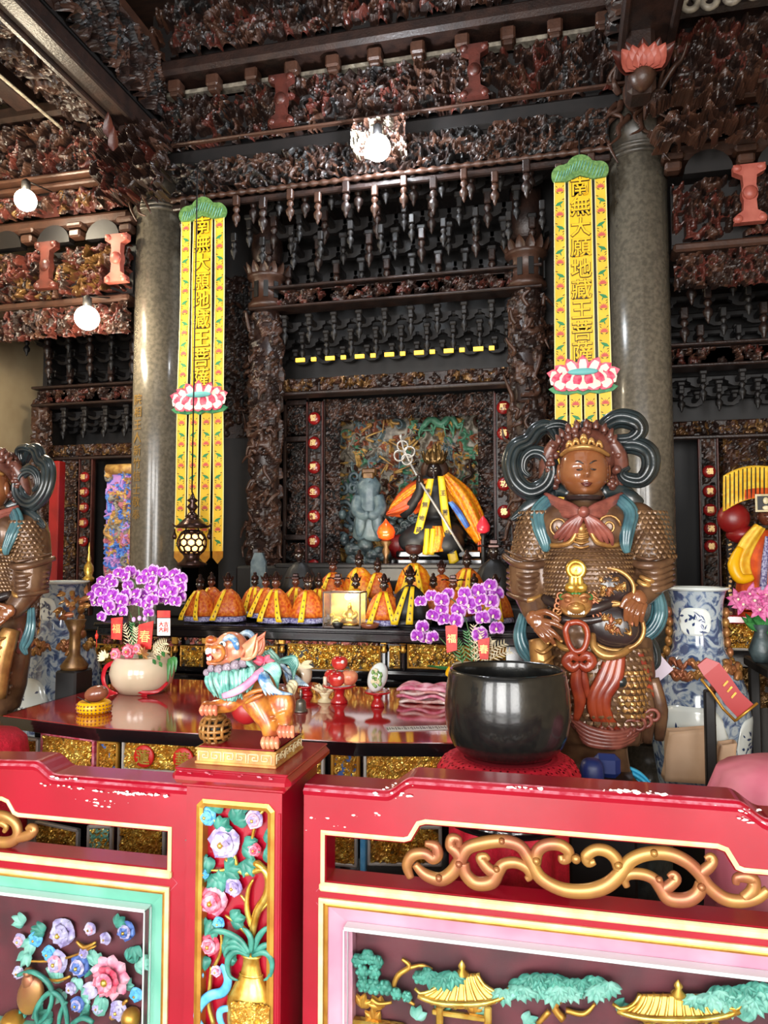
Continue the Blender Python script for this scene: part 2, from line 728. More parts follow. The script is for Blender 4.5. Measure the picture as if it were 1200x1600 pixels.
# ------------------------------------------------------------------ materials
M('dark_wood', (31, 20, 17), (46, 29, 23), .42, scale=9, bump=.25, bscale=60)
M('black_wood', (12, 9, 9), (19, 14, 13), .55, scale=8, bump=.1)
M('brown_wood', (56, 36, 27), (70, 44, 32), .42, scale=9, bump=.2, bscale=50)
M('red_wood', (82, 37, 29), (62, 29, 23), .4, scale=10, bump=.2, bscale=50)
M('pink_wood', (170, 92, 78), (150, 72, 60), .45, scale=10)
M('old_gold', (112, 82, 44), (84, 56, 32), .36, .45, scale=22)
M('ceiling_wood', (40, 26, 22), (56, 36, 28), .6, scale=3, stretch=(1, 8, 1))
M('plaster', (176, 156, 122), (164, 142, 108), .8, scale=3)
M('floor_stone', (120, 112, 104), (140, 130, 120), .4, scale=3)
M('granite', (84, 78, 68), (104, 97, 84), .25, scale=34, coat=.3, detail=6)
M('granite_dark', (58, 54, 48), (76, 70, 62), .35, scale=30)
M('engraved_gold', (150, 118, 62), None, .45, .4)
M('rail_red', (154, 4, 34), (142, 3, 28), .28, scale=5, coat=.35)
M('rail_worn', (200, 120, 134), (170, 44, 64), .5, scale=40)
M('rail_chip', (232, 214, 206), None, .7)
M('cream', (226, 208, 160), (210, 186, 134), .5, scale=18)
M('gilt', (200, 150, 62), (172, 118, 44), .32, .55, scale=14, bump=.12)
M('gilt_rose', (170, 126, 66), (152, 92, 64), .35, .45, scale=9)
M('bright_gold', (222, 190, 96), (190, 140, 48), .26, .7, scale=30)
M('teal_paint', (122, 186, 164), (100, 168, 146), .45, scale=5)
M('pink_paint', (204, 152, 170), (186, 128, 150), .45, scale=5)
M('leaf_teal', (70, 144, 128), (42, 112, 98), .45, scale=30)
M('leaf_pale', (134, 186, 172), (84, 150, 134), .45, scale=30)
M('violet_petal', (140, 124, 178), (206, 198, 224), .45, scale=30)
M('pink_petal', (206, 98, 130), (236, 180, 196), .45, scale=26)
M('blue_petal', (70, 156, 214), (110, 184, 232), .45, scale=26)
M('blue_deep', (52, 82, 152), (84, 112, 180), .45, scale=26)
M('crimson_petal', (188, 50, 80), (220, 120, 140), .45, scale=26)
M('maroon_ground', (92, 34, 44), (66, 26, 34), .5, scale=8)
M('glass', (248, 252, 252), None, .03, 0, alpha=1.)
M('glass_edge', (232, 244, 244), None, .08)
M('lion_orange', (192, 124, 48), (150, 70, 36), .3, scale=34, coat=.4)
M('lion_pink', (222, 150, 110), (206, 110, 84), .3, scale=24, coat=.3)
M('lion_grey', (150, 136, 148), (120, 104, 118), .35, scale=30, coat=.2)
M('mane_teal', (78, 146, 136), (146, 196, 184), .35, scale=34, coat=.3)
M('wing_blue', (58, 112, 166), (190, 212, 222), .35, scale=40, coat=.3)
M('sash_pink', (206, 110, 146), (224, 160, 186), .4, scale=20)
M('mouth_red', (140, 24, 28), None, .35)
M('tooth_white', (232, 228, 214), None, .4)
M('ball_bronze', (166, 116, 60), (120, 84, 44), .35, .3, scale=30)
M('ink', (16, 14, 14), None, .5)
M('stone_base', (196, 160, 84), (168, 112, 60), .5, scale=20)
M('bowl_black', (26, 27, 27), (34, 34, 32), .24, .35, scale=40, coat=.5, bump=.05, bscale=120)
M('lace_red', (206, 16, 48), (186, 10, 38), .7, scale=60, bump=.3)
M('lace_dark', (150, 8, 30), None, .8)
M('gold_thread', (226, 190, 120), None, .4, .4)
M('table_red', (168, 40, 42), (154, 32, 36), .09, scale=4, coat=.8)
M('lacquer_black', (16, 14, 16), None, .12, coat=.8)
M('panel_blue', (40, 74, 140), (50, 90, 160), .4, scale=10)
M('silver_edge', (190, 186, 180), None, .35, .4)
M('seal_red', (200, 32, 28), None, .4)
M('purple_petal', (170, 62, 190), (148, 40, 172), .5, scale=60)
M('petal_rim', (228, 190, 232), (214, 160, 222), .5, scale=50)
M('orchid_heart', (250, 236, 200), None, .5)
M('stem_green', (70, 110, 60), None, .5)
M('leaf_green', (40, 104, 52), (64, 130, 66), .35, scale=20)
M('pot_cream', (216, 200, 176), (204, 186, 158), .2, scale=3, coat=.5)
M('ribbon_red', (198, 30, 44), (170, 22, 34), .35, scale=20)
M('red_paper', (206, 28, 30), (220, 60, 44), .45, scale=30)
M('white_paper', (240, 236, 228), None, .6)
M('yellow_plastic', (246, 184, 10), None, .35)
M('wood_fish', (140, 84, 60), (120, 66, 46), .25, scale=10, coat=.4)
M('bronze', (130, 102, 62), (100, 78, 48), .3, .8, scale=20)
M('pewter', (120, 116, 108), None, .3, .8)
M('ivory', (226, 214, 178), (206, 192, 150), .35, scale=14)
M('apple_red', (178, 26, 32), (206, 74, 60), .2, scale=14, coat=.5)
M('dish_red', (176, 24, 30), None, .15, coat=.6)
M('jade', (150, 184, 110), (70, 120, 50), .3, scale=60)
M('porcelain', (220, 228, 226), None, .12, coat=.6)
M('blue_glaze', (74, 104, 160), (120, 150, 190), .15, scale=30, coat=.6)
M('blue_dark_glaze', (44, 62, 104), None, .15, coat=.6)
M('plastic_film', (224, 204, 198), (196, 130, 124), .12, scale=26, coat=.6)
M('orange_silk', (184, 66, 14), (216, 124, 38), .42, scale=55, bump=.3, bscale=60)
M('gold_silk', (238, 164, 30), (216, 100, 16), .4, scale=50, bump=.3, bscale=60)
M('ribbon_yellow', (244, 206, 40), (236, 190, 24), .45, scale=20)
M('hem_purple', (70, 56, 120), (170, 170, 200), .5, scale=90)
M('skin_black', (30, 22, 20), (44, 30, 24), .3, scale=20, coat=.3)
M('skin_brown', (96, 50, 34), None, .3, coat=.3)
M('robe_black', (24, 24, 26), None, .5)
M('attendant_blue', (66, 84, 92), (104, 120, 122), .4, scale=14)
M('grey_rock', (70, 84, 86), (40, 48, 50), .4, scale=14, bump=.3)
M('lamp_red', (236, 60, 18), (250, 110, 30), .2, scale=10, coat=.5, emit=.35)
M('bud_red', (232, 50, 64), None, .25, coat=.5, emit=.15)
M('banner_yellow', (232, 194, 52), (222, 180, 40), .55, scale=8)
M('banner_center', (238, 190, 24), None, .5)
M('banner_edge', (246, 232, 160), None, .6)
M('banner_green', (74, 116, 58), (110, 150, 84), .5, scale=60)
M('emb_red', (196, 84, 76), None, .6)
M('emb_green', (40, 130, 78), None, .6)
M('emb_dark', (74, 62, 30), None, .6)
M('lotus_pink', (204, 44, 84), (230, 110, 130), .5, scale=30)
M('lotus_white', (246, 228, 206), None, .5)
M('lotus_blue', (104, 180, 178), None, .5)
M('lotus_green', (30, 110, 70), (70, 150, 90), .5, scale=30)
M('bronze_dark', (52, 36, 34), (70, 48, 42), .25, .7, scale=20)
M('lantern_glow', (255, 196, 110), None, .5, emit=4.)
M('bulb_cool', (246, 250, 255), None, .4, emit=60.)
M('bulb_warm', (255, 242, 216), None, .4, emit=60.)
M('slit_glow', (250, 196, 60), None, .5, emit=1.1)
M('seal_disc', (146, 26, 26), (124, 20, 20), .3, scale=10, coat=.4)
M('char_gold', (232, 196, 130), None, .4, .3)
M('g_face', (112, 64, 38), (128, 78, 46), .2, scale=5, coat=.8)
M('g_body', (108, 78, 54), (82, 56, 40), .34, .2, scale=14, bump=.15, coat=.25)
M('g_scale', (128, 96, 64), (92, 66, 44), .32, .35, scale=30, coat=.2)
M('g_hair', (80, 44, 36), (100, 58, 46), .35, scale=30, coat=.25)
M('g_ribbon', (24, 29, 31), (36, 45, 47), .28, scale=10, coat=.3)
M('g_blue', (44, 78, 88), (76, 116, 122), .3, scale=12, coat=.4)
M('g_rose', (140, 78, 66), (112, 58, 50), .35, scale=20, coat=.2)
M('g_red', (150, 62, 34), (122, 42, 26), .3, scale=14, coat=.3)
M('g_gold', (182, 138, 78), (150, 106, 60), .28, .5, scale=20)
M('g_lip', (84, 34, 28), None, .25, coat=.4)
M('mane_shade', (30, 84, 80), None, .5)
M('bag_blue', (26, 44, 104), None, .4)
M('acrylic_sheen', (206, 220, 222), None, .12)
M('g_dark', (34, 26, 26), (46, 34, 32), .3, scale=8, coat=.3)
M('cloth_pink', (238, 146, 164), (226, 122, 146), .8, scale=6)
M('bag_tan', (212, 178, 146), (198, 160, 126), .6, scale=5)
M('sheet_lilac', (222, 208, 224), None, .6)
M('cloth_blue', (56, 176, 214), (40, 150, 196), .5, scale=8)
M('scroll_red', (160, 22, 22), None, .4)
M('paint_blue', (90, 140, 210), (60, 96, 180), .5, scale=20)
M('paint_lilac', (190, 130, 190), (160, 130, 200), .5, scale=20)
M('paint_ochre', (196, 156, 84), (150, 104, 52), .5, scale=20)
M('paint_green', (62, 118, 92), (90, 140, 110), .5, scale=20)
M('paint_rust', (150, 88, 60), (124, 66, 46), .5, scale=20)
M('paint_grey', (150, 142, 126), (104, 96, 86), .5, scale=20)
M('paint_blush', (170, 96, 110), None, .5)
M('robe_yellow', (244, 206, 70), (236, 176, 40), .45, scale=30)
M('robe_orange', (222, 96, 34), (196, 70, 26), .45, scale=20)
M('deep_red', (140, 24, 24), (120, 20, 20), .35, scale=6)
M('flower_magenta', (196, 84, 146), (222, 140, 180), .5, scale=40)
M('print_grey', (206, 208, 204), None, .3)
# ------------------------------------------------------------------ the hall
AX = -1.35                                        # axis of the shrine
XL, XR = -3.27, .585                              # the two granite columns
YC = 5.6


def struct(name, b, mats):
    o = part(name, b, mats)
    o['kind'] = 'structure'
    return o


fl = B().box((-1.35, 3, -.05), (9.2, 13, .1))
floor = struct('floor', fl, 'floor_stone')
struct('ceiling', B().box((-1.35, 3.2, 6.5), (9.2, 12.6, .1)), 'ceiling_wood')
struct('wall_back', B().box((-1.35, 8.25, 3.2), (9.2, .1, 6.5)), 'dark_wood')
wl = struct('wall_left', B().box((-5.45, 3.2, 3.2), (.1, 12.6, 6.5)), 'plaster')
struct('wall_right', B().box((2.75, 3.2, 3.2), (.1, 12.6, 6.5)), 'plaster')

# columns ---------------------------------------------------------------
def column(X, label, ins=None):
    t = thing('granite_column', label, 'column', (X, YC, 0), 'round granite columns')
    t['kind'] = 'thing'
    b = B().lathe([(.205, .3), (.21, 1.2), (.207, 2.5), (.203, 4.47)], (X, YC, 0), 32)
    part('shaft', b, 'granite', t)
    b = B().lathe([(.203, 4.5), (.2, 4.7), (.195, 5.05)], (X, YC, 0), 32)
    part('upper_shaft', b, 'granite_dark', t)
    b = B()
    for z, r in ((4.455, .222), (4.485, .232), (4.515, .222)):
        b.lathe([(r - .02, z - .016), (r, z - .008), (r, z + .008), (r - .02, z + .016)], (X, YC, 0), 32)
    part('collar', b, 'granite_dark', t)
    b = B().lathe([(.36, 0), (.36, .12), (.3, .2), (.27, .3)], (X, YC, 0), 24)
    part('plinth', b, 'granite', t)
    # carved dragon claw clasping the column head
    b = B()
    R = random.Random(int(X * 10) + 50)
    for k in range(16):
        a = -PI / 2 + R.uniform(-.9, .9)
        p0 = Vector((X + .2 * math.cos(a), YC + .2 * math.sin(a) - .02, 4.62 + R.uniform(.0, .3)))
        P = [p0]
        for q in range(3):
            P.append(P[-1] + Vector((R.uniform(-.09, .09), R.uniform(-.07, .0), R.uniform(-.16, -.02) if k % 3 else R.uniform(.02, .12))))
        stroke(b, P, [.026, .022, .014, .005], 6)
    b.ell((X - .03, YC - .27, 4.83), (.09, .1, .13), 10, 8)
    b.ell((X - .05, YC - .33, 4.74), (.06, .08, .05), 8, 6)
    part('dragon_bracket', b, 'brown_wood', t, 'stuff')
    if ins:
        h = part('inscription_strip', B().box((0, 0, 0), (.001, .001, .001)), 'granite', t)
        bpy.data.objects.remove(h)
        a0 = math.radians(250)
        z = 2.86
        for ch in ins:
            g = glyph(ch, .095, .004, 0, 'engraved_character', 1)
            g.materials.clear()
            g.materials.append(M('engraved_gold'))
            g.transform(Matrix.Translation((math.cos(a0) * .2085, math.sin(a0) * .2085, z)) @ Matrix.Rotation(a0 + PI / 2, 4, 'Z'))
            put('engraved_character', g, t)
            z -= .105
    return t


column(XL, 'grey granite column beside the bronze lantern, gold characters cut down its face', '院相王人新竹信士敬奉')
column(XR, 'thicker grey granite column rising behind the right guardian statue')

# carved pendant and bracket meshes, shared ------------------------------
def pendant_mesh(s=1., mat='dark_wood', name='pendant'):
    b = B()
    b.box((0, 0, .06 * s), (.07 * s, .07 * s, .12 * s), bev=.01 * s)
    b.lathe([(.012 * s, 0), (.035 * s, -.02 * s), (.042 * s, -.05 * s), (.02 * s, -.075 * s), (.026 * s, -.09 * s), (.05 * s, -.125 * s), (.044 * s, -.165 * s),
             (.02 * s, -.195 * s), (.024 * s, -.205 * s), (.008 * s, -.24 * s), (.0, -.25 * s)], (0, 0, 0), 8)
    return b.mesh(name, mat)


def bracket_mesh(s=1., mat='dark_wood'):
    b = B()
    pol = [(-.10, 0), (-.10, .03), (-.14, .05), (-.14, .09), (.14, .09), (.14, .05), (.10, .03), (.10, 0), (.04, -.03), (-.04, -.03)]
    b.prism([(x * s, z * s) for x, z in pol], -.035 * s, .035 * s)
    b.box((0, -.12 * s, .04 * s), (.06 * s, .34 * s, .06 * s), bev=.01 * s)
    b.box((0, -.26 * s, .09 * s), (.09 * s, .08 * s, .05 * s), bev=.012 * s)
    return b.mesh('bracket', mat)


PEND = pendant_mesh(.78)
PEND2 = pendant_mesh(.62, 'black_wood')
PENDB = pendant_mesh(.7, 'brown_wood')
BRK = bracket_mesh(.9, 'black_wood')
BRKS = bracket_mesh(.68, 'black_wood')


def pp(name, me, parent, loc, kind=None):
    """a shared mesh as a part at a world point"""
    r = ORG(parent)
    o = put(name, me, parent, kind)
    o.location = Vector(loc) - r.location
    return o


# main beam between the columns ------------------------------------------
mb = thing('carved_beam', 'long dark carved beam spanning both granite columns above the bright middle bulb', 'beam', (AX, YC, 4.85))
b = B().box((AX, 5.62, 4.87), (3.75, .34, .15), bev=.03)
b.box((AX, 5.62, 4.80), (3.75, .26, .05), bev=.02)
part('beam', b, 'black_wood', mb)
PALU = ['dark_wood', 'dark_wood', 'brown_wood', 'dark_wood', 'red_wood', 'brown_wood', 'dark_wood', 'black_wood']
relief('figure_frieze', mb, (AX, 5.5, 5.15), 3.7, .44, .14, ['black_wood'] + PALU, 11, 300, cell=.0115, lim=320, rs=.9, style='mix', ground=1)
part('frieze_ground', B().box((AX, 5.55, 5.15), (3.7, .06, .46)), 'black_wood', mb)
part('worn_edge', B().box((AX, 5.40, 4.952), (3.7, .05, .02), bev=.008), 'brown_wood', mb)
part('upper_slat', B().box((AX, 5.52, 5.45), (3.7, .10, .035), bev=.01), 'paint_grey', mb)
part('upper_beam', B().box((AX, 5.50, 5.585), (3.8, .36, .13), bev=.03), 'red_wood', mb).data.materials[0] = M('dark_wood')
relief('upper_frieze', mb, (AX, 5.38, 5.87), 3.8, .42, .14, ['black_wood'] + PALU, 12, 240, cell=.0125, lim=300, rs=.9, ground=1)
part('upper_ground', B().box((AX, 5.43, 5.87), (3.8, .06, .44)), 'black_wood', mb)
bl = B().box((0, 0, 0), (.11, .12, .10), bev=.015).box((0, 0, -.065), (.08, .09, .04), bev=.01)
blk_me = bl.mesh('bearing_block', 'brown_wood')
for i in range(11):
    pp('bearing_block', blk_me, mb, (AX - 1.7 + i * .34, 5.42, 5.45))


def strut_mesh(mat):
    b = B()
    pol = [(-.10, -.20), (.10, -.20), (.09, -.15), (.045, -.12), (.04, -.05), (.05, -.02), (.05, .02), (.04, .05), (.045, .12), (.10, .15), (.10, .20), (-.10, .20),
           (-.10, .15), (-.045, .12), (-.04, .05), (-.05, .02), (-.05, -.02), (-.04, -.05), (-.045, -.12), (-.09, -.15)]
    b.prism(pol, -.03, .03)
    b.ell((0, -.03, 0), (.05, .03, .05), 8, 6)
    b.ell((-.075, -.02, .175), (.035, .03, .03), 6, 5)
    b.ell((.075, -.02, .175), (.035, .03, .03), 6, 5)
    b.ell((-.075, -.02, -.175), (.035, .03, .03), 6, 5)
    b.ell((.075, -.02, -.175), (.035, .03, .03), 6, 5)
    return b.mesh('strut', mat)


ST_P, ST_R = strut_mesh('pink_wood'), strut_mesh('red_wood')
for x in (440, 742):
    p = at(x, 140 if x > 600 else 158, 5.34)
    pp('strut', ST_R, mb, (p.x, 5.34, 5.16))
# dragon valance under the beam
vt = thing('dragon_valance', 'carved cloud and dragon valance hanging over a twisted rail beneath the main beam', 'carving', (AX, 5.45, 4.5))
relief('valance', vt, (AX, 5.47, 4.66), 3.45, .27, .10, ['black_wood', 'dark_wood', 'brown_wood'], 14, 330, cell=.011, lim=300, rs=.8, style='scroll', open_=.12)
b = B()
P = [(AX - 1.74 + 3.48 * i / 180, 5.42, 4.50) for i in range(181)]
b.tube(P, [.022 + .006 * math.sin(i * 1.4) for i in range(181)], 8)
part('twisted_rail', b, 'brown_wood', vt)
b = B().box((AX, 5.47, 4.455), (3.48, .05, .05), bev=.01)
part('rail_board', b, 'dark_wood', vt)
relief('dragon_head', vt, (AX + .06, 5.40, 4.72), .42, .30, .16, ['brown_wood', 'paint_grey', 'dark_wood'], 15, 60, cell=.01, rs=.9, style='dragon', open_=.12)
for i in range(15):
    x = AX - 1.6 + 3.2 * i / 14
    pp('pendant', PENDB if i % 3 else PEND, vt, (x, 5.40, 4.38 - .05 * (i % 2)))
for i in range(13):
    x = AX - 1.5 + 3.0 * i / 12
    pp('pendant', PEND2, vt, (x, 5.60, 4.18 - .06 * ((i + 1) % 2)))

# side bays -------------------------------------------------------------
def bay(sgn, x0, x1, label, seed, pal):
    xc, W = (x0 + x1) / 2, abs(x1 - x0)
    t = thing('bay_beam', label, 'beam', (xc, YC, 4.4), 'carved beams of the side bays')
    D = lambda z: 0
    part('lower_ledge', B().box((xc, 5.55, 3.745), (W, .2, .06), bev=.015), 'brown_wood', t)
    relief('figure_frieze', t, (xc, 5.52, 4.0), W, .42, .13, ['black_wood'] + pal, seed, 150, cell=.010, lim=200, rs=.95, ground=1)
    part('frieze_ground', B().box((xc, 5.57, 4.0), (W, .05, .46)), 'black_wood', t)
    part('middle_beam', B().box((xc, 5.58, 4.43), (W, .3, .12), bev=.03), 'brown_wood', t)
    relief('cloud_band', t, (xc, 5.46, 4.60), W, .20, .08, pal, seed + 1, 120, cell=.012, lim=180, rs=.7, style='leaf')
    part('edge_rail', B().box((xc, 5.40, 4.73), (W, .10, .04), bev=.012).box((xc, 5.36, 4.78), (W, .14, .03), bev=.01), 'brown_wood', t)
    relief('upper_frieze', t, (xc, 5.46, 5.05), W, .5, .14, ['dark_wood', 'brown_wood', 'red_wood', 'dark_wood'], seed + 2, 130, cell=.0115, lim=180, rs=.95)
    part('upper_ground', B().box((xc, 5.52, 5.0), (W, .06, .9)), 'black_wood', t)
    part('upper_beam', B().box((xc, 5.5, 5.42), (W, .3, .14), bev=.03), 'dark_wood', t)
    relief('top_frieze', t, (xc, 5.42, 5.75), W, .46, .12, ['dark_wood', 'brown_wood', 'dark_wood'], seed + 3, 110, cell=.013, lim=170, rs=.95)
    # arched valance with scrolls
    relief('arched_valance', t, (xc, 5.5, 3.57), W, .26, .08, pal[:3], seed + 4, 200, cell=.011, lim=190, rs=.7, style='scroll', open_=.1)
    # dark of the rounded openings put in as black blocks, cushion blocks between
    b = B()
    n = 4
    for i in range(n):
        x = x0 + (x1 - x0) * (i + .5) / n
        part('dark_opening', B().prism(arc((x, 4.25), .16, 0, PI, 10), 5.42, 5.5), 'black_wood', t)
    for i in range(n + 1):
        x = x0 + (x1 - x0) * i / n
        b = B().box((x, 5.42, 4.30), (.11, .10, .07), bev=.015).box((x, 5.42, 4.37), (.15, .12, .05), bev=.015)
        part('bearing_block', b, 'brown_wood', t)
    return t


tL = bay(-1, -5.38, -3.48, 'carved beam of the left bay, reddish figures lit by two warm bulbs', 31, ['red_wood', 'brown_wood', 'dark_wood', 'old_gold', 'red_wood'])
tR = bay(1, .80, 2.68, 'carved beam of the right bay, dark red figures and one large pink strut', 41, ['dark_wood', 'red_wood', 'brown_wood', 'dark_wood', 'red_wood'])
for px_, py_, me, t in ((70, 435, ST_R, tL), (181, 425, ST_P, tL), (1172, 318, ST_P, tR)):
    p = at(px_, py_, 5.34)
    pp('strut', me, t, (p.x, 5.36, 4.03))

# tie beams running towards the camera -----------------------------------
def tie(X, label, seed, wd, mir):
    t = thing('tie_beam', label, 'beam', (X, 3, 5.0), 'tie beams running forward from the columns')
    y0, y1 = .6, 5.5
    L, yc = y1 - y0, (y0 + y1) / 2
    b = B().box((X, yc, 5.08), (wd, L, .16), bev=.03)
    b.box((X + wd * .45 * mir, yc, 4.99), (.05, L, .05), bev=.012)
    b.box((X - wd * .45 * mir, yc, 4.99), (.05, L, .05), bev=.012)
    part('beam', b, 'dark_wood', t)
    relief('side_frieze', t, (X + mir * wd * .42, yc, 5.44), L, .5, .12, ['dark_wood', 'brown_wood', 'dark_wood', 'black_wood'], seed, 260, rz=PI / 2 * mir, cell=.0145, lim=330, rs=.9)
    part('frieze_ground', B().box((X, yc, 5.44), (wd * .7, L, .52)), 'black_wood', t)
    part('upper_beam', B().box((X, yc, 5.78), (wd * 1.2, L, .14), bev=.03), 'brown_wood', t)
    return t


tl_ = tie(-3.30, 'dark tie beam with moulded edges running forward from the left column', 51, .20, 1)
tr_ = tie(.60, 'dark tie beam running forward over the right column and red lotus carving', 52, .34, -1)
# outer purlin with its edge highlight coloured in pale and its carved underside, left
pu = thing('purlin', 'narrow purlin with one pale highlight edge left of the left tie beam', 'beam', (-4.1, 3.2, 5.2))
part('beam', B().box((-4.22, 3.0, 5.30), (.20, 4.2, .14), bev=.02), 'dark_wood', pu)
part('highlight_edge', B().box((-4.09, 3.2, 5.22), (.03, 4.6, .02), bev=.006), 'paint_grey', pu)
me = carved('soffit_carving', 4.4, .55, .10, ['dark_wood', 'brown_wood', 'dark_wood'], 53, 340, cell=.016, lim=270, rs=.7)
me.transform(Matrix.Translation((-3.75, 3.2, 5.34)) @ Matrix.Rotation(PI / 2, 4, 'Z') @ Matrix.Rotation(PI / 2, 4, 'X'))
me.transform(Matrix.Translation(-pu.location))
put('soffit_carving', me, pu)
# red lotus carving under the right tie beam
lo = thing('lotus_carving', 'red carved lotus bud fixed under the right tie beam', 'carving', (.62, 4.9, 4.85))
b = B()
p0 = at(1003, 95, 4.9)
for k in range(5):
    a = PI * (k + .5) / 5
    for q in (0, 1):
        b.petal(p0 + Vector((.05 * math.cos(a), -.02 - .03 * q, -.10)), (math.cos(a) * (.9 - .3 * q), -.3, math.sin(a) + .5), (0, -1, .2), .21 - .05 * q, .13, q)
b.lathe([(.02, -.2), (.06, -.16), (.09, -.1), (.05, -.06)], p0, 12, 2)
part('petals', b, ['red_wood', 'pink_wood', 'brown_wood'], lo)
part('stem_block', B().box(p0 + Vector((0, .12, .06)), (.18, .2, .5), bev=.03), 'dark_wood', lo)
# lotus pendant boss under the left tie beam
lo2 = thing('dragon_bracket_carving', 'brown carved fish dragon bracket curling below the left tie beam', 'carving', (-3.6, 5.0, 4.7))
me = carved('bracket_relief', .62, .6, .24, ['dark_wood', 'brown_wood', 'dark_wood', 'red_wood'], 55, 34, cell=.009, rs=1.1, style='dragon', open_=.1)
p0 = at(215, 265, 5.2)
me.transform(Matrix.Translation(p0 - lo2.location))
put('bracket_relief', me, lo2)
b = B()
for k, (x, y) in enumerate(((170, 215), (178, 236))):
    p = at(x, y, 4.72)
    b.petal(p, (.2, -.3, 1 - .2 * k), (0, -1, 0), .17, .09, 0)
part('petals', b, 'red_wood', lo2)
part('fixing_block', B().box((-3.32, 5.2, 4.93), (.12, .2, .14), bev=.01), 'dark_wood', lo2)
lo3 = thing('bracket_carving', 'brown carved leaf bracket between right column and right bay beam', 'carving', (1.0, 5.2, 4.7))
me = carved('bracket_relief', .8, .42, .2, ['brown_wood', 'dark_wood', 'dark_wood', 'brown_wood'], 56, 40, cell=.009, rs=1.1, style='leaf', open_=.1)
me.transform(Matrix.Translation(at(1105, 185, 5.15) - lo3.location))
put('bracket_relief', me, lo3)
cs = thing('cloud_scroll', 'pale green carved cloud scroll above the right bay', 'carving', (1.3, 5.0, 5.7))
b = B()
for k, (x, y) in enumerate(((1075, 8), (1105, 4), (1140, -4), (1175, -12), (1205, -20))):
    p = at(x, y, 5.1)
    b.tube([(p.x + q[0], p.y - .02 * i / 20, p.z + q[1]) for i, q in enumerate(spiral((0, 0), .085, .015, PI * .9, -1.2, 20))], lerpl([.03, .018], 21), 6)
part('scrolls', b, 'paint_grey', cs)

# shrines -----------------------------------------------------------------
def shrine(name, label, Xc, hw, Y0, zs, seed, center=False):
    """carved front: zs = (top, band1, band2, base) levels"""
    zt, z1, z2, zb = zs
    t = thing(name, label, 'shrine', (Xc, Y0 + .5, 0), None if center else 'side shrines')
    W = 2 * hw
    Yb = Y0 + .45
    pal = ['dark_wood', 'brown_wood', 'dark_wood', 'brown_wood', 'old_gold'] if not center else ['dark_wood', 'brown_wood', 'dark_wood', 'dark_wood', 'old_gold']
    part('canopy_back', B().box((Xc, Yb + .12, (zt + z2) / 2), (W, .08, zt - z2)), 'black_wood', t)
    # tiers of brackets under the canopy
    nb = 11 if center else 6
    tiers = 4
    for r in range(tiers):
        z = z1 + .16 + (zt - z1 - .2) * (r + .5) / tiers
        y = Y0 - .05 - .10 * (r - tiers + 1) - .1
        y = Yb - .16 - .17 * r
        part('tier_beam', B().box((Xc, y + .10, z + .10), (W, .05, .05), bev=.01), 'black_wood', t)
        for i in range(nb):
            x = Xc - hw + W * (i + .5 + .25 * (r % 2 * 2 - 1)) / nb
            pp('bracket', BRK if center else BRKS, t, (x, y, z))
            pp('pendant', PEND if (i + r) % 2 else PEND2, t, (x, y - .24, z - .02))
    part('upper_band', B().box((Xc, Y0 + .02, z1 + .0), (W, .16, .17), bev=.02), 'dark_wood', t)
    relief('upper_band_carving', t, (Xc, Y0 - .06, z1), W, .12, .05, ['dark_wood', 'dark_wood', 'brown_wood', 'red_wood'], seed, 170 if center else 80, cell=.009, lim=260, rs=.55, style='leaf')
    part('upper_band_rail', B().box((Xc, Y0 - .03, z1 - .085), (W + .04, .2, .025), bev=.008).box((Xc, Y0 - .03, z1 + .085), (W + .04, .2, .025), bev=.008), 'dark_wood', t)
    tiers = 3
    for r in range(tiers):
        z = z2 + .22 + (z1 - z2 - .38) * (r + .5) / tiers
        y = Yb - .02 - .14 * r
        part('tier_beam', B().box((Xc, y + .08, z + .07), (W, .04, .04), bev=.01), 'black_wood', t)
        for i in range(nb):
            x = Xc - hw + W * (i + .5 + .25 * (r % 2 * 2 - 1)) / nb
            pp('bracket', BRKS, t, (x, y, z))
            if r:
                pp('pendant', PEND2, t, (x, y - .17, z - .02))
    part('lower_band', B().box((Xc, Y0 + .22, z2), (W, .12, .13), bev=.02), 'dark_wood', t)
    relief('lower_band_carving', t, (Xc, Y0 + .155, z2), W, .11, .05, ['dark_wood', 'brown_wood', 'old_gold'], seed + 1, 150, cell=.01, lim=220, rs=.55, style='leaf')
    part('lower_band_rail', B().box((Xc, Y0 + .18, z2 - .08), (W, .16, .03), bev=.008), 'dark_wood', t)
    return t


cs_ = shrine('main_shrine', 'tall dark carved central shrine enclosing the golden robed deity', AX, 1.22, 6.0, (4.62, 3.79, 3.08, .8), 61, True)
# yellow lit gaps above the lower band
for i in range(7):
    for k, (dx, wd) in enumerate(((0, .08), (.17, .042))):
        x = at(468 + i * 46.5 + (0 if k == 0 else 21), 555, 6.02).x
        part('lit_gap', B().box((x, 6.04, 3.275), (wd, .02, .032)), 'slit_glow', cs_)
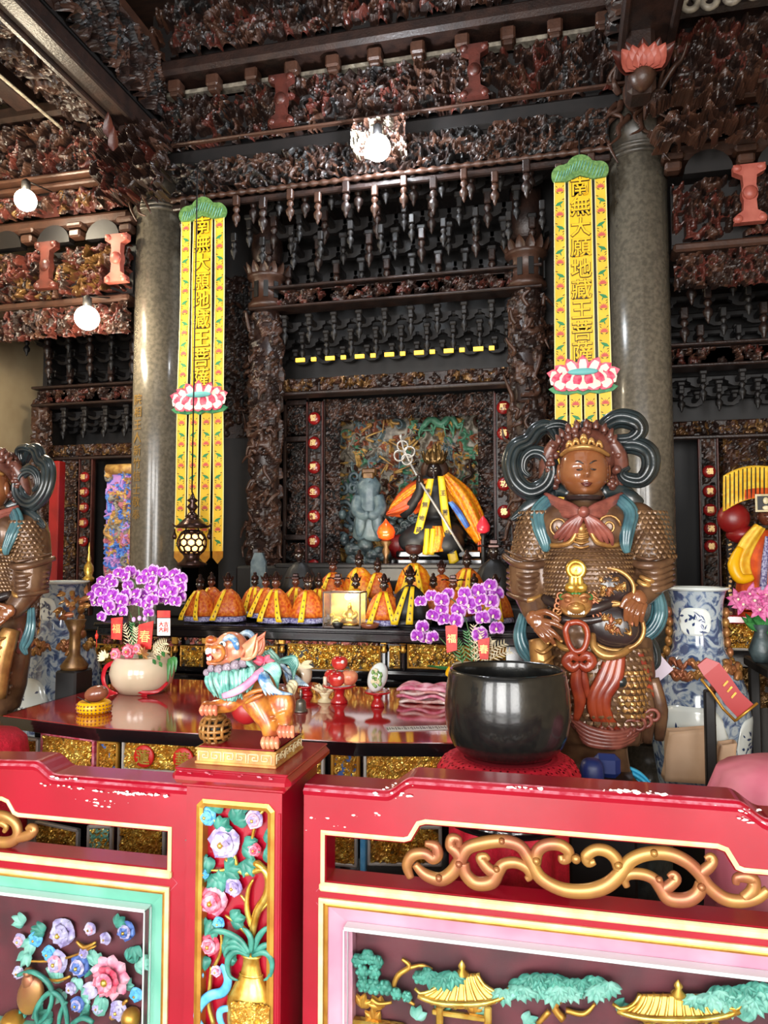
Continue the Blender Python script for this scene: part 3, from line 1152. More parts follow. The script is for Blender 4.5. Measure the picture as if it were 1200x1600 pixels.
# dragon columns
def dragon_column(X, label, seed):
    t = thing('dragon_column', label, 'column', (X, 6.0, 0), 'dragon columns of the shrine')
    part('core', B().lathe([(.12, .8), (.12, 4.55)], (X, 6.0, 0), 14), 'dark_wood', t)
    H, Lb = carve(110, 240, seed, 330, 'dragon', 3, 1.0)
    V, F, mm = [], [], []
    nx, ny = 56, 200
    H2, L2 = carve(nx, ny, seed, 260, 'mix', 4, .8)
    for j in range(ny):
        for i in range(nx):
            a = 2 * PI * i / nx
            r = .105 + .065 * H2[j, i]
            V.append((X + r * math.cos(a), 6.0 + r * math.sin(a), .82 + 2.85 * j / (ny - 1)))
    for j in range(ny - 1):
        for i in range(nx):
            k = (i + 1) % nx
            F.append((j * nx + i, j * nx + k, (j + 1) * nx + k, (j + 1) * nx + i))
            mm.append(int(L2[j, i]))
    b = B().add(V, F, mm, False)
    part('coiled_dragon', b, ['dark_wood', 'brown_wood', 'dark_wood', 'brown_wood'], t)
    b = B()
    z0 = 3.95
    b.lathe([(.12, z0 - .24), (.165, z0 - .22), (.165, z0 - .19), (.14, z0 - .18), (.14, z0 + .02), (.165, z0 + .03), (.175, z0 + .06), (.12, z0 + .08)], (X, 6.0, 0), 16)
    part('drum_capital', b, 'brown_wood', t)
    b = B()
    for i in range(10):
        a = 2 * PI * i / 10
        b.box((X + .142 * math.cos(a), 6 + .142 * math.sin(a), z0 - .08), (.012, .04, .14), r=rotm(0, 0, a))
    part('drum_windows', b, 'ink', t)
    b = B()
    for i in range(14):
        a = 2 * PI * i / 14
        b.petal((X + .14 * math.cos(a), 6 + .14 * math.sin(a), z0 + .05), (math.cos(a) * .5, math.sin(a) * .5, 1), (math.cos(a), math.sin(a), 0), .12, .08)
    part('leaf_crown', b, 'brown_wood', t, 'stuff')
    part('upper_block', B().lathe([(.11, z0 + .1), (.14, z0 + .3), (.13, z0 + .6)], (X, 6, 0), 14), 'dark_wood', t)
    # dragon head and claws standing proud
    b = B()
    R = random.Random(seed)
    for k in range(26):
        z = R.uniform(1.4, 3.6)
        a = -PI / 2 + R.uniform(-1.3, 1.3)
        P = [Vector((X + .15 * math.cos(a), 6 + .15 * math.sin(a), z))]
        for q in range(3):
            a += R.uniform(-.35, .35)
            rr = .17 + .02 * q
            P.append(Vector((X + rr * math.cos(a), 6 + rr * math.sin(a), P[-1].z + R.uniform(-.09, .09))))
        stroke(b, P, [.02, .018, .013, .005], 5)
    part('claws', b, 'brown_wood', t, 'stuff')
    return t


dragon_column(-2.47, 'dark dragon column of the shrine, next to the left yellow banner', 63)
dragon_column(-.24, 'dark dragon column of the shrine, behind the curled ribbon of the guardian', 64)

# posts with red discs, lattice and back screen
def disc_post(t, X, Y, z0, z1, wd, zd, seed, chars, rd=.06):
    part('post', B().box((X, Y + .02, (z0 + z1) / 2), (wd, .06, z1 - z0), bev=.008), 'dark_wood', t)
    relief('post_carving', t, (X, Y - .012, (z0 + z1) / 2), wd * .7, z1 - z0, .025, ['dark_wood', 'black_wood', 'brown_wood'], seed, 90, cell=.012, rs=.55)
    part('post_edge', B().box((X - wd * .5, Y - .01, (z0 + z1) / 2), (.015, .05, z1 - z0), bev=.004).box((X + wd * .5, Y - .01, (z0 + z1) / 2), (.015, .05, z1 - z0), bev=.004), 'red_wood', t)
    for z, ch in zip(zd, chars):
        d = part('seal_disc', B().lathe([(rd * .96, 0), (rd, .012), (rd * .9, .026), (rd * .5, .036), (0, .038)], (X, Y - .03, z), 18, r=rotm(PI / 2)), 'seal_disc', t)
        g = glyph(ch, rd * 1.0, .006, .0016, 'character', 1)
        g.materials.clear()
        g.materials.append(M('char_gold'))
        o = put('character', g, d)
        o.location = Vector((X, Y - .072, z)) - t.location


Yp = 6.5
zdl = [at(493, y, Yp).z for y in (655, 693, 731, 769, 807, 846, 884)]
zdr = [at(787, y, Yp).z for y in (638, 678, 757, 800)]
disc_post(cs_, -2.185, Yp, 1.2, 3.0, .15, zdl, 65, '誓度眾生離苦海')
disc_post(cs_, -.465, Yp, 1.2, 3.0, .15, zdr, 66, '願滿功德')
OW = ['dark_wood', 'black_wood', 'dark_wood', 'brown_wood']
for xx, ww in ((-2.03, .15), (-.62, .15)):
    relief('lattice_side', cs_, (xx, Yp + .06, 2.1), ww, 1.85, .05, OW, 67, 260, cell=.011, lim=170, rs=.6, open_=.15, style='scroll')
relief('lattice_top', cs_, (AX + .02, Yp + .06, 2.92), 1.55, .2, .05, OW, 68, 260, cell=.011, lim=150, rs=.6, open_=.15, style='scroll')
for x0, x1 in ((-2.115, -2.095), (-.56, -.54)):
    part('inner_frame', B().box(((x0 + x1) / 2, Yp + .04, 2.1), (.022, .08, 1.85), bev=.005), 'dark_wood', cs_)
# narrow lattice doors outside the posts
for X in (-2.37,):
    part('door_frame', B().box((X - .11, Yp, 2.1), (.03, .05, 1.9), bev=.006).box((X + .11, Yp, 2.1), (.03, .05, 1.9), bev=.006).box((X, Yp, 2.66), (.22, .05, .05), bev=.006).box((X, Yp, 3.0), (.25, .05, .05), bev=.006).box((X, Yp, 1.75), (.22, .05, .05), bev=.006), 'dark_wood', cs_)
    relief('door_lattice', cs_, (X, Yp + .02, 2.2), .2, .85, .03, OW, 69, 130, cell=.009, rs=.6, open_=.15, style='scroll')
    relief('door_lattice', cs_, (X, Yp + .02, 2.84), .2, .28, .03, OW, 70, 60, cell=.009, rs=.6, open_=.15, style='scroll')
    relief('door_lattice', cs_, (X, Yp + .02, 1.5), .2, .4, .03, OW, 71, 60, cell=.009, rs=.6, open_=.15, style='scroll')
part('shrine_back', B().box((AX, 7.35, 2.3), (2.9, .06, 3.2)), 'black_wood', cs_)
for sx in (-1.45, 1.45):
    part('shrine_side', B().box((AX + sx, 6.9, 2.5), (.06, .9, 3.4)), 'black_wood', cs_)
part('flank_panel', B().box((-2.78, 6.3, 2.8), (.5, .06, 3.9)), 'black_wood', cs_)
part('flank_panel', B().box((.12, 6.3, 2.8), (.55, .06, 3.9)), 'black_wood', cs_)
relief('flank_carving', cs_, (.08, 6.26, 2.3), .42, 2.4, .06, OW, 72, 260, cell=.012, lim=190, rs=.7)
relief('flank_carving', cs_, (-2.8, 6.26, 3.4), .42, 1.5, .06, OW, 73, 160, cell=.012, lim=150, rs=.7)
part('dais', B().box((AX, 6.55, .75), (2.6, 1.5, 1.5), bev=.02).box((AX, 6.3, 1.5), (1.9, 1.0, .04), bev=.01), 'black_wood', cs_)

# painted relief behind the deity
sc = thing('painted_screen', 'colourful painted relief of dragons and clouds behind the deity', 'carving', (-1.42, 7.0, 2.26))
relief('relief', sc, (-1.42, 6.98, 2.27), 1.42, 1.56, .14, ['paint_grey', 'paint_ochre', 'brown_wood', 'paint_green', 'paint_rust', 'paint_grey', 'paint_ochre', 'brown_wood', 'paint_rust', 'attendant_blue'], 75, 460, cell=.0085, lim=190, rs=1.0, smooth=True)
part('ground', B().box((-1.42, 7.03, 2.27), (1.5, .06, 1.62)), 'dark_wood', sc)
b = B()
R = random.Random(4)
stroke(b, [at(655, 678, 6.86), at(672, 655, 6.84), at(690, 664, 6.84), at(704, 650, 6.85), at(716, 668, 6.86), at(725, 655, 6.86)], [.02, .036, .038, .034, .02, .006], 8)
for k in range(9):
    p = at(660 + k * 7, 664, 6.84)
    stroke(b, [p, p + Vector((R.uniform(-.05, .05), -.03, R.uniform(-.1, .02))), p + Vector((R.uniform(-.09, .09), -.02, R.uniform(-.14, -.03)))], [.014, .01, .004], 5)
part('green_dragon', b, 'paint_green', sc)['label'] = 'green painted dragon'
b = B()
for k in range(13):
    x, y = R.uniform(570, 650), R.uniform(648, 740)
    p = at(x, y, 6.86)
    stroke(b, [p, p + Vector((R.uniform(-.08, .08), -.02, R.uniform(-.05, .08))), p + Vector((R.uniform(-.14, .14), -.01, R.uniform(-.1, .12)))], [.014, .012, .004], 5)
part('gold_whiskers', b, 'paint_ochre', sc, 'stuff')
b = B()
for k in range(16):
    x, y = R.uniform(535, 575), R.uniform(735, 850)
    p = at(x, y, 6.85)
    b.tube([(p.x + q[0], p.y - .02, p.z + q[1]) for q in spiral((0, 0), R.uniform(.05, .09), .012, R.random() * 6, R.choice((-1.3, 1.3)), 18)], lerpl([.022, .012], 19), 6)
part('blue_clouds', b, 'attendant_blue', sc, 'stuff')

# unseen lamp strip added behind the altar statues to brighten the deity
ls = thing('fill_strip', 'slim added lamp strip, unseen, lighting the deity from the back of the altar table', 'lamp', (AX + .2, 5.48, 1.245))
part('bracket', B().box((AX + .2, 5.475, 1.285), (.06, .03, .09), bev=.005), 'ink', ls)
part('housing', B().box((AX + .2, 5.465, 1.36), (1.0, .03, .08), bev=.006), 'ink', ls)
part('tube', B().tube([(AX - .25, 5.50, 1.37), (AX + .65, 5.50, 1.37)], .008, 8), 'lantern_glow', ls)
area('deity_fill', (AX + .2, 5.50, 1.40), (math.radians(128), 0, 0), .9, .05, 9, (1, .9, .72))

# side shrines
sl = shrine('side_shrine', 'left side shrine with hanging pendants and a blue painted scroll inside', -4.28, .68, 6.3, (3.9, 3.12, 2.62, .8), 81)
sr = shrine('side_shrine', 'right side shrine of carved gilded panels behind the orange robed figure', 1.62, .86, 6.3, (3.75, 3.16, 2.62, .8), 91)
GP = ['brown_wood', 'dark_wood', 'old_gold', 'brown_wood', 'dark_wood']
for t, X0, zd, sgn, sd in ((sl, -4.28, [2.35, 2.2, 2.05, 1.9, 1.72], 1, 82), (sr, 1.62, [2.26, 2.1, 1.95, 1.8, 1.66], -1, 92)):
    hw = .68 if t is sl else .86
    Xp = at(140, 800, 6.5).x if t is sl else at(1106, 800, 6.5).x
    disc_post(t, Xp, 6.45, 1.0, 2.55, .14, zd, sd, '福慧圓滿善', .052)
    for k, (dx, ww) in enumerate(((-.25 * sgn, .26),)):
        relief('carved_panel', t, (Xp + dx, 6.5, 1.9), ww, 1.4, .06, GP, sd + 3, 230, cell=.011, lim=130, rs=.7)
    for q, (dx, zc2, ww, hh2) in enumerate(((.30, 1.5, .50, .62), (.30, 2.2, .50, .66), (.86, 1.85, .46, 1.36)) if t is sr else ((.34, 1.5, .3, .5),)):
        relief('gilt_panel', t, (Xp + dx, 6.70, zc2), ww, hh2, .06, ['black_wood', 'brown_wood', 'old_gold', 'dark_wood', 'old_gold'], sd + 20 + q, 130, cell=.0095, lim=120, rs=.9, ground=1)
        b = B()
        rim(b, [(Xp + dx - ww / 2, zc2 - hh2 / 2), (Xp + dx + ww / 2, zc2 - hh2 / 2), (Xp + dx + ww / 2, zc2 + hh2 / 2), (Xp + dx - ww / 2, zc2 + hh2 / 2)], -.025, 6.66, 6.74)
        part('panel_frame', b, 'brown_wood', t)
    part('panel_back', B().box((X0, 6.9, 1.85), (2 * hw, .06, 2.06)), 'black_wood', t)
    for kx in (-1, 1):
        X1 = X0 + kx * (hw - .02)
        H2, L2 = carve(40, 150, sd + 8 + kx, 140, 'mix', 3, .8)
        V = [(X1 + (.06 + .05 * H2[j, i]) * math.cos(2 * PI * i / 40), 6.3 + (.06 + .05 * H2[j, i]) * math.sin(2 * PI * i / 40), .8 + 2.3 * j / 149) for j in range(150) for i in range(40)]
        F = [(j * 40 + i, j * 40 + (i + 1) % 40, (j + 1) * 40 + (i + 1) % 40, (j + 1) * 40 + i) for j in range(149) for i in range(40)]
        part('carved_post', B().add(V, F, [int(L2[f[0] // 40, f[0] % 40]) for f in F], False), ['brown_wood', 'dark_wood', 'brown_wood'], t)
    part('shrine_side', B().box((X0 - hw, 6.65, 2.4), (.05, .6, 3.0)), 'black_wood', t)
    part('shrine_side', B().box((X0 + hw, 6.65, 2.4), (.05, .6, 3.0)), 'black_wood', t)
rp = B().box((at(88, 820, 5.9).x, 5.9, 1.22), (.10, .10, 2.44), bev=.01)
tag(part('red_post', rp, 'red_wood'), 'slim red post at the outer edge of the left side shrine', 'post').data.materials[0] = M('deep_red')
tag(part('altar_step', B().box((-4.28, 6.48, .398), (2.1, 1.0, .796), bev=.02), 'black_wood'), 'dark wooden plinth under the left side shrine', 'plinth')
tag(part('altar_step', B().box((1.66, 6.48, .398), (1.95, 1.0, .796), bev=.02), 'black_wood'), 'dark wooden plinth under the right side shrine', 'plinth')
# blue and lilac painted scroll seen past the left column
pt = thing('painted_scroll', 'blue and lilac painted relief panel just left of the left column', 'painting', (-4.0, 6.3, 1.9))
x0, x1 = at(166, 800, 6.2).x, at(222, 800, 6.2).x
part('board', B().box(((x0 + x1) / 2, 6.22, 1.86), (x1 - x0, .03, 1.05), bev=.01), 'paint_lilac', pt)
relief('relief', pt, ((x0 + x1) / 2, 6.2, 1.86), x1 - x0, 1.04, .05, ['paint_lilac', 'paint_blue', 'paint_blush', 'paint_blue', 'paint_grey', 'paint_ochre', 'paint_lilac'], 83, 150, cell=.009, rs=.9, ground=1)
part('roller', B().lathe([(.05, -.18), (.05, .18)], ((x0 + x1) / 2, 6.2, 2.39), 12, r=rotm(0, PI / 2)), 'paint_ochre', pt)
# small gilt stupa in front of it
st = thing('gilt_stupa', 'small golden stupa ornament near the left disc column', 'ornament', (at(139, 880, 6.0).x, 6.0, 1.35))
b = B().lathe([(.05, 0), (.05, .03), (.03, .05), (.045, .1), (.04, .14), (.015, .18), (.02, .2), (.008, .26), (.012, .28), (0, .36)], st.location, 14)
part('body', b, 'bright_gold', st)

# bulbs -------------------------------------------------------------------
def bulb(px, py, Y, warm, e, label, r, hook):
    p = at(px, py, Y)
    t = thing('hanging_bulb', label, 'lamp', p)
    part('globe', B().ell(p, r, 20, 14), 'bulb_warm' if warm else 'bulb_cool', t)
    part('socket', B().lathe([(.02, r * .8), (.035, r * .9), (.035, r + .07), (.012, r + .09)], p, 12), 'ink', t)
    part('cord', B().tube([p + Vector((0, 0, r + .08)), p + Vector((0, hook[0], hook[1]))], .006, 6), 'ink', t)
    lamp('bulb_light', p + Vector((0, -.06 - r, -.02)), e, (1, .86, .62) if warm else (.86, .93, 1), .06)


bulb(590, 231, 5.22, False, 85, 'bright white bulb under the middle of the main beam', .095, (.25, .20))
bulb(40, 313, 5.05, True, 60, 'glowing warm bulb beside the left tie beam, upper of two', .085, (.31, .22))
bulb(136, 497, 5.15, True, 60, 'glowing warm bulb below the left bay beam, lower of two', .095, (.31, .27))
# ------------------------------------------------------------------ the red altar railing
YF = 2.04                                          # front face of the railing panels
TH = .085


def railtop(x0, x1, xa, xb, z0, z1):
    """top outline of a panel with a raised middle between xa and xb, soft S steps"""
    P = [(x0, z0)]
    for (a, s) in ((xa, 1), (xb, -1)):
        if a is None:
            continue
        for i in range(9):
            t = i / 8
            e = t * t * (3 - 2 * t)
            x = a + (t - .5) * .075
            z = z0 + (z1 - z0) * (e if s > 0 else 1 - e)
            P.append((x, z))
    P.append((x1, z0 if xb is not None else z1))
    return P


def topmould(b, P, y0, y1, mat=0, edge=1, worn=None):
    """cap moulding along the top outline"""
    prof = [(0.012, -.030), (-.004, -.024), (-.008, -.012), (.0, -.006), (.006, .0), (.012, .002)]
    V, F, mm = [], [], []
    k = len(prof) + 2
    for x, z in P:
        for dy, dz in prof:
            V.append((x, y0 + dy, z + dz))
        V.append((x, y1 - .006, z + .002))
        V.append((x, y1, z - .012))
    for i in range(len(P) - 1):
        for j in range(k - 1):
            F.append((i * k + j, i * k + k + j, i * k + k + j + 1, i * k + j + 1))
            mm.append(edge if j in (0, 2, 4) else mat)
    b.add(V, F, mm, False)


def chips(b, pts, R, n, sz0, mat=0):
    """flakes of bare wood where the paint has worn off"""
    for i in range(n):
        p = Vector(R.choice(pts)) + Vector((R.uniform(-.05, .05), 0, R.uniform(-.003, .003)))
        m_ = R.randint(5, 7)
        sz = sz0 * R.uniform(.35, 1.9)
        q = [(p.x + sz * R.uniform(.3, 1) * 1.6 * math.cos(2 * PI * k / m_), p.y, p.z + sz * R.uniform(.3, 1) * .7 * math.sin(2 * PI * k / m_)) for k in range(m_)]
        b.add(q + [(p.x, p.y - .0006, p.z)], [(k, (k + 1) % m_, m_) for k in range(m_)], mat, False)


def flower(parent, c, r, kind, Rn, nrm=(0, -1, 0), name='carved_flower', outer=5):
    """a carved flower: rings of petals round a gold heart, one part"""
    cols = {'violet': ('violet_petal', 'violet_petal'), 'pink': ('pink_petal', 'crimson_petal'), 'blue': ('blue_petal', 'blue_petal'),
            'deep': ('blue_deep', 'violet_petal'), 'crimson': ('crimson_petal', 'pink_petal'), 'white': ('violet_petal', 'pink_petal')}[kind]
    b = B()
    c = Vector(c)
    for ring, (n, rr, l, tl) in enumerate(((outer, .28, .85, .15), (outer, .12, .62, .5), (max(3, outer - 1), .03, .40, .9))):
        a0 = Rn.random() * 6
        for k in range(n):
            a = a0 + 2 * PI * k / n
            d = Vector((math.cos(a), -tl, math.sin(a)))
            b.petal(c + Vector((math.cos(a) * r * rr * .5, -.15 * r * ring - .05 * r, math.sin(a) * r * rr * .5)), d, (0, -1, 0), r * l, r * (1.15 if ring == 0 else .85) * 5 / max(outer, 5) ** .95, 0 if ring != 1 else 1, None, cup=-.28, tip=.9)
    b.ell(c + Vector((0, -.42 * r, 0)), (r * .2, r * .2, r * .2), 8, 6, 2)
    return part(name, b, [cols[0], cols[1], 'bright_gold'], parent)


def leafspray(parent, c, ang, L, W, mat, n=3, spread=.6, name='carved_leaf'):
    b = B()
    for k in range(n):
        a = ang + (k - (n - 1) / 2) * spread
        b.petal(c, (math.cos(a), -.18, math.sin(a)), (0, -1, 0), L * (1 - .12 * abs(k - (n - 1) / 2)), W, 0, cup=-.3, tip=1.4)
    return part(name, b, mat, parent)


# ---- panels ---------------------------------------------------------------
def panel(label, x0, x1, xa, xb, z0, z1, openz, openx, panz, panx, bevel_mat, side, tr):
    """openz = bottom, low top, high top of the slot; openx = outer and step x; panz/panx the framed picture"""
    xc = (x0 + x1) / 2
    t = thing('altar_railing', label, 'railing', (xc, YF + TH / 2, 0), 'red altar railing panels')
    top = railtop(x0, x1, xa, xb, z0 - .02, z1 - .02)
    poly = [(x0, .02), (x1, .02)] + top[::-1]
    # slot outline
    ob, ol, oh = openz
    oa, os1, os2, oe = openx
    slot = [(oa, ob), (oe, ob)]
    if os2 is not None:
        slot += [(oe, ol), (os2 + .03, ol), (os2 + .012, ol + .006), (os2 - .012, oh - .006), (os2 - .03, oh)]
    else:
        slot += [(oe, oh)]
    if os1 is not None:
        slot += [(os1 + .03, oh), (os1 + .012, oh - .006), (os1 - .012, ol + .006), (os1 - .03, ol), (oa, ol)]
    else:
        slot += [(oa, oh)]
    pic = [(panx[0], panz[0]), (panx[1], panz[0]), (panx[1], panz[1]), (panx[0], panz[1])]
    b = B().prism(poly, YF, YF + TH, [slot[::-1], pic[::-1]])
    part('frame', b, 'rail_red', t)
    b = B()
    topmould(b, railtop(x0, x1, xa, xb, z0, z1), YF, YF + TH + .03, 0, 1)
    part('top_moulding', b, ['rail_red', 'rail_worn'], t)
    b = B()
    rim(b, slot, -.012, YF - .006, YF + .012, 0)
    rim(b, [(x, z) for x, z in slot], .004, YF - .002, YF + TH, 1)
    part('slot_moulding', b, ['cream', 'rail_red'], t)
    part('slot_sill', B().box(((oa + oe) / 2, YF - .003, ob - .012), (oe - oa + .03, .016, .022), bev=.005), 'cream', t)
    # bottom rail behind the picture and the picture frame mouldings
    b = B()
    rim(b, pic, -.013, YF - .010, YF + .02, 0)
    ins = .012
    pic2 = [(panx[0] + ins, panz[0] + ins), (panx[1] - ins, panz[0] + ins), (panx[1] - ins, panz[1] - ins), (panx[0] + ins, panz[1] - ins)]
    rim(b, pic, .012, YF - .002, YF + .03, 1)
    part('picture_moulding', b, ['cream', 'gilt'], t)
    # wide bevelled border sloping inwards
    q0 = pic2
    d = .062
    q1 = [(q0[0][0] + d, q0[0][1] + d), (q0[1][0] - d, q0[1][1] + d), (q0[2][0] - d, q0[2][1] - d), (q0[3][0] + d, q0[3][1] - d)]
    b = B()
    for k in range(4):
        j = (k + 1) % 4
        b.add([(q0[k][0], YF + .006, q0[k][1]), (q0[j][0], YF + .006, q0[j][1]), (q1[j][0], YF + .034, q1[j][1]), (q1[k][0], YF + .034, q1[k][1]),
               (q1[j][0], YF + .07, q1[j][1]), (q1[k][0], YF + .07, q1[k][1])], [(0, 1, 2, 3), (3, 2, 4, 5)], 0, False)
    part('bevelled_border', b, bevel_mat, t)
    part('picture_ground', B().box(((panx[0] + panx[1]) / 2, YF + .077, (panz[0] + panz[1]) / 2), (panx[1] - panx[0], .012, panz[1] - panz[0])), 'maroon_ground', t)
    # clear box over the carving
    gx0, gx1, gz0, gz1 = q1[0][0] - .012, q1[1][0] + .012, q1[0][1] - .012, q1[2][1] + .012
    b = B()
    yg = YF - .012
    b.box(((gx0 + gx1) / 2, yg, (gz0 + gz1) / 2), (gx1 - gx0, .003, gz1 - gz0))
    for (c, s) in ((((gx0 + gx1) / 2, yg + .018, gz1), (gx1 - gx0, .036, .003)), ((gx0, yg + .018, (gz0 + gz1) / 2), (.003, .036, gz1 - gz0)), ((gx1, yg + .018, (gz0 + gz1) / 2), (.003, .036, gz1 - gz0))):
        b.box(c, s)
    gl = part('clear_cover', b, 'glass', t)
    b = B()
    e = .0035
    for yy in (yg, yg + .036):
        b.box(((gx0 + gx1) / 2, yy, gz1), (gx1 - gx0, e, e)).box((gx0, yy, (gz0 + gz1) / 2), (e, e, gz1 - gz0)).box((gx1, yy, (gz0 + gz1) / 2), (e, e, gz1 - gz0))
    b.box(((gx0 + gx1) / 2, yg + .018, gz1 + .004), (gx1 - gx0, .036, .005))  # opaque pale plate puts the white reflection on the cover into colour
    part('cover_edge', b, 'acrylic_sheen', t)
    return t, q1


pR, qR = panel('red railing panel right of the post, gilt scrolls in its slot, pavilions under glass', -.715, .74, -.44, .455, .945, .985, (.685, .815, .868), (-.652, -.395, .40, .66), (.06, .630), (-.655, .675), 'pink_paint', 1, None)
pL, qL = panel('red railing panel left of the post, peonies under glass in a teal border', -2.45, -1.055, None, -1.56, .918, .955, (.672, .785, .83), (-2.4, None, -1.68, -1.135), (.06, .612), (-2.36, -1.14), 'teal_paint', -1, None)

# worn paint, right and left
Rn = random.Random(7)
b = B()
tp = railtop(-.7, .72, -.44, .455, .945, .985)
chips(b, [(x, YF - .0065, z - .012) for x, z in tp if -.72 < x < .5], Rn, 40, .004)
chips(b, [at(x, y, YF - .001) for x, y in ((1000, 1238), (960, 1236), (820, 1232), (985, 1236), (1010, 1240))], Rn, 26, .005)
chips(b, [at(x, y, YF - .001) for x, y in ((512, 1280), (518, 1290), (580, 1272), (575, 1276), (555, 1292), (500, 1300))], Rn, 12, .0035)
part('bare_patches', b, 'rail_chip', pR, 'stuff')
b = B()
chips(b, [at(x, y, YF - .0075) for x, y in ((85, 1228), (130, 1233), (180, 1238), (220, 1240), (250, 1243), (100, 1216), (200, 1240))], Rn, 60, .0045)
chips(b, [at(x, y, YF - .001) for x, y in ((140, 1252), (150, 1258), (165, 1255), (185, 1252), (160, 1250))], Rn, 16, .004)
part('bare_patches', b, 'rail_chip', pL, 'stuff')
for t, pts in ((pR, (((494, 1393), (506, 1380)), ((494, 1410), (504, 1421)))), (pL, (((262, 1362), (277, 1380)), ((277, 1380), (264, 1394))))):
    b = B()
    for a, c in pts:
        b.tube([at(*a, YF - .0005), at(*c, YF - .0005)], .0009, 5)
    part('joint_line', b, 'rail_worn', t)

# gilt scrolls in the right slot: outlines followed on the photo, real round mouldings
YS = YF + .022


def scroll(parent, pts, rad, mat='gilt_rose', n=10):
    b = B()
    P = [at(x, y, YS) for x, y in pts]
    stroke(b, P, [r * 1.3 for r in rad], n, 0, .75, 5)
    return part('scroll', b, mat, parent)


s1 = .012
scroll(pR, [(642, 1372), (636, 1352), (646, 1336), (664, 1334), (676, 1342), (684, 1336), (680, 1322), (664, 1318)], [.008, .012, .013, .012, .012, .012, .012, .006])
scroll(pR, [(648, 1350), (664, 1366), (688, 1374), (706, 1364), (718, 1346), (730, 1326), (752, 1318), (786, 1314), (812, 1322), (828, 1344), (845, 1372), (880, 1390), (920, 1392), (950, 1382), (972, 1362), (986, 1344), (1012, 1334), (1044, 1334), (1072, 1346), (1092, 1364), (1108, 1386), (1132, 1404), (1160, 1408), (1184, 1402), (1200, 1390)],
       [.008, .013, .015, .015, .014, .014, .014, .014, .013, .014, .014, .015, .016, .015, .014, .014, .014, .014, .013, .013, .014, .013, .012, .009])
scroll(pR, [(722, 1344), (712, 1330), (704, 1322), (706, 1310), (716, 1312), (717, 1324)], [.013, .013, .012, .011, .009, .006])
scroll(pR, [(724, 1348), (728, 1366), (744, 1380), (768, 1378), (778, 1362), (788, 1350), (806, 1348), (822, 1356), (828, 1368), (822, 1374)], [.013, .014, .015, .015, .014, .012, .012, .011, .009, .006])
scroll(pR, [(778, 1364), (766, 1360), (756, 1350), (750, 1340), (758, 1338), (764, 1344)], [.012, .013, .012, .010, .008, .005])
scroll(pR, [(836, 1350), (840, 1330), (854, 1320), (874, 1320), (888, 1330), (886, 1342), (878, 1344), (876, 1336)], [.012, .013, .013, .013, .012, .010, .008, .005])
scroll(pR, [(968, 1360), (962, 1342), (948, 1330), (930, 1328), (916, 1338), (920, 1348), (930, 1346)], [.012, .013, .013, .012, .012, .010, .006])
scroll(pR, [(980, 1386), (976, 1374), (984, 1366), (1004, 1366), (1022, 1374), (1034, 1390), (1046, 1404), (1072, 1406), (1090, 1396), (1096, 1380)], [.006, .009, .011, .012, .012, .013, .015, .015, .014, .012])
scroll(pR, [(1036, 1390), (1046, 1384), (1056, 1374), (1052, 1366), (1044, 1370)], [.012, .012, .011, .008, .005])
scroll(pR, [(1092, 1366), (1106, 1356), (1114, 1346), (1110, 1338), (1102, 1342)], [.012, .012, .010, .008, .005])
scroll(pR, [(1162, 1404), (1176, 1392), (1178, 1376), (1166, 1370), (1152, 1372), (1150, 1382)], [.012, .013, .012, .012, .010, .006])
b = B()
for x, y, r in ((900, 1342, .012), (686, 1372, .010), (717, 1350, .010), (776, 1358, .009), (838, 1345, .010), (966, 1352, .010), (1022, 1333, .010), (1096, 1386, .010), (784, 1314, .009), (1030, 1374, .009)):
    b.lathe([(r, 0), (r * .9, .005), (r * .5, .009), (0, .010)], at(x, y, YS - .011), 12, r=rotm(PI / 2))
b.ell(at(900, 1342, YS - .004), (.013, .013, .013), 10, 8)
part('rosettes', b, 'gilt_rose', pR, 'stuff')
scroll(pL, [(-20, 1308), (0, 1316), (20, 1314), (28, 1302), (24, 1286), (10, 1276), (-6, 1274), (-20, 1280)], [.012, .014, .014, .013, .013, .013, .012, .012])
scroll(pL, [(22, 1310), (34, 1308), (46, 1304), (54, 1296), (48, 1292), (42, 1296)], [.012, .012, .013, .012, .009, .006])
scroll(pL, [(-10, 1290), (2, 1286), (10, 1292), (6, 1300)], [.008, .009, .008, .005])

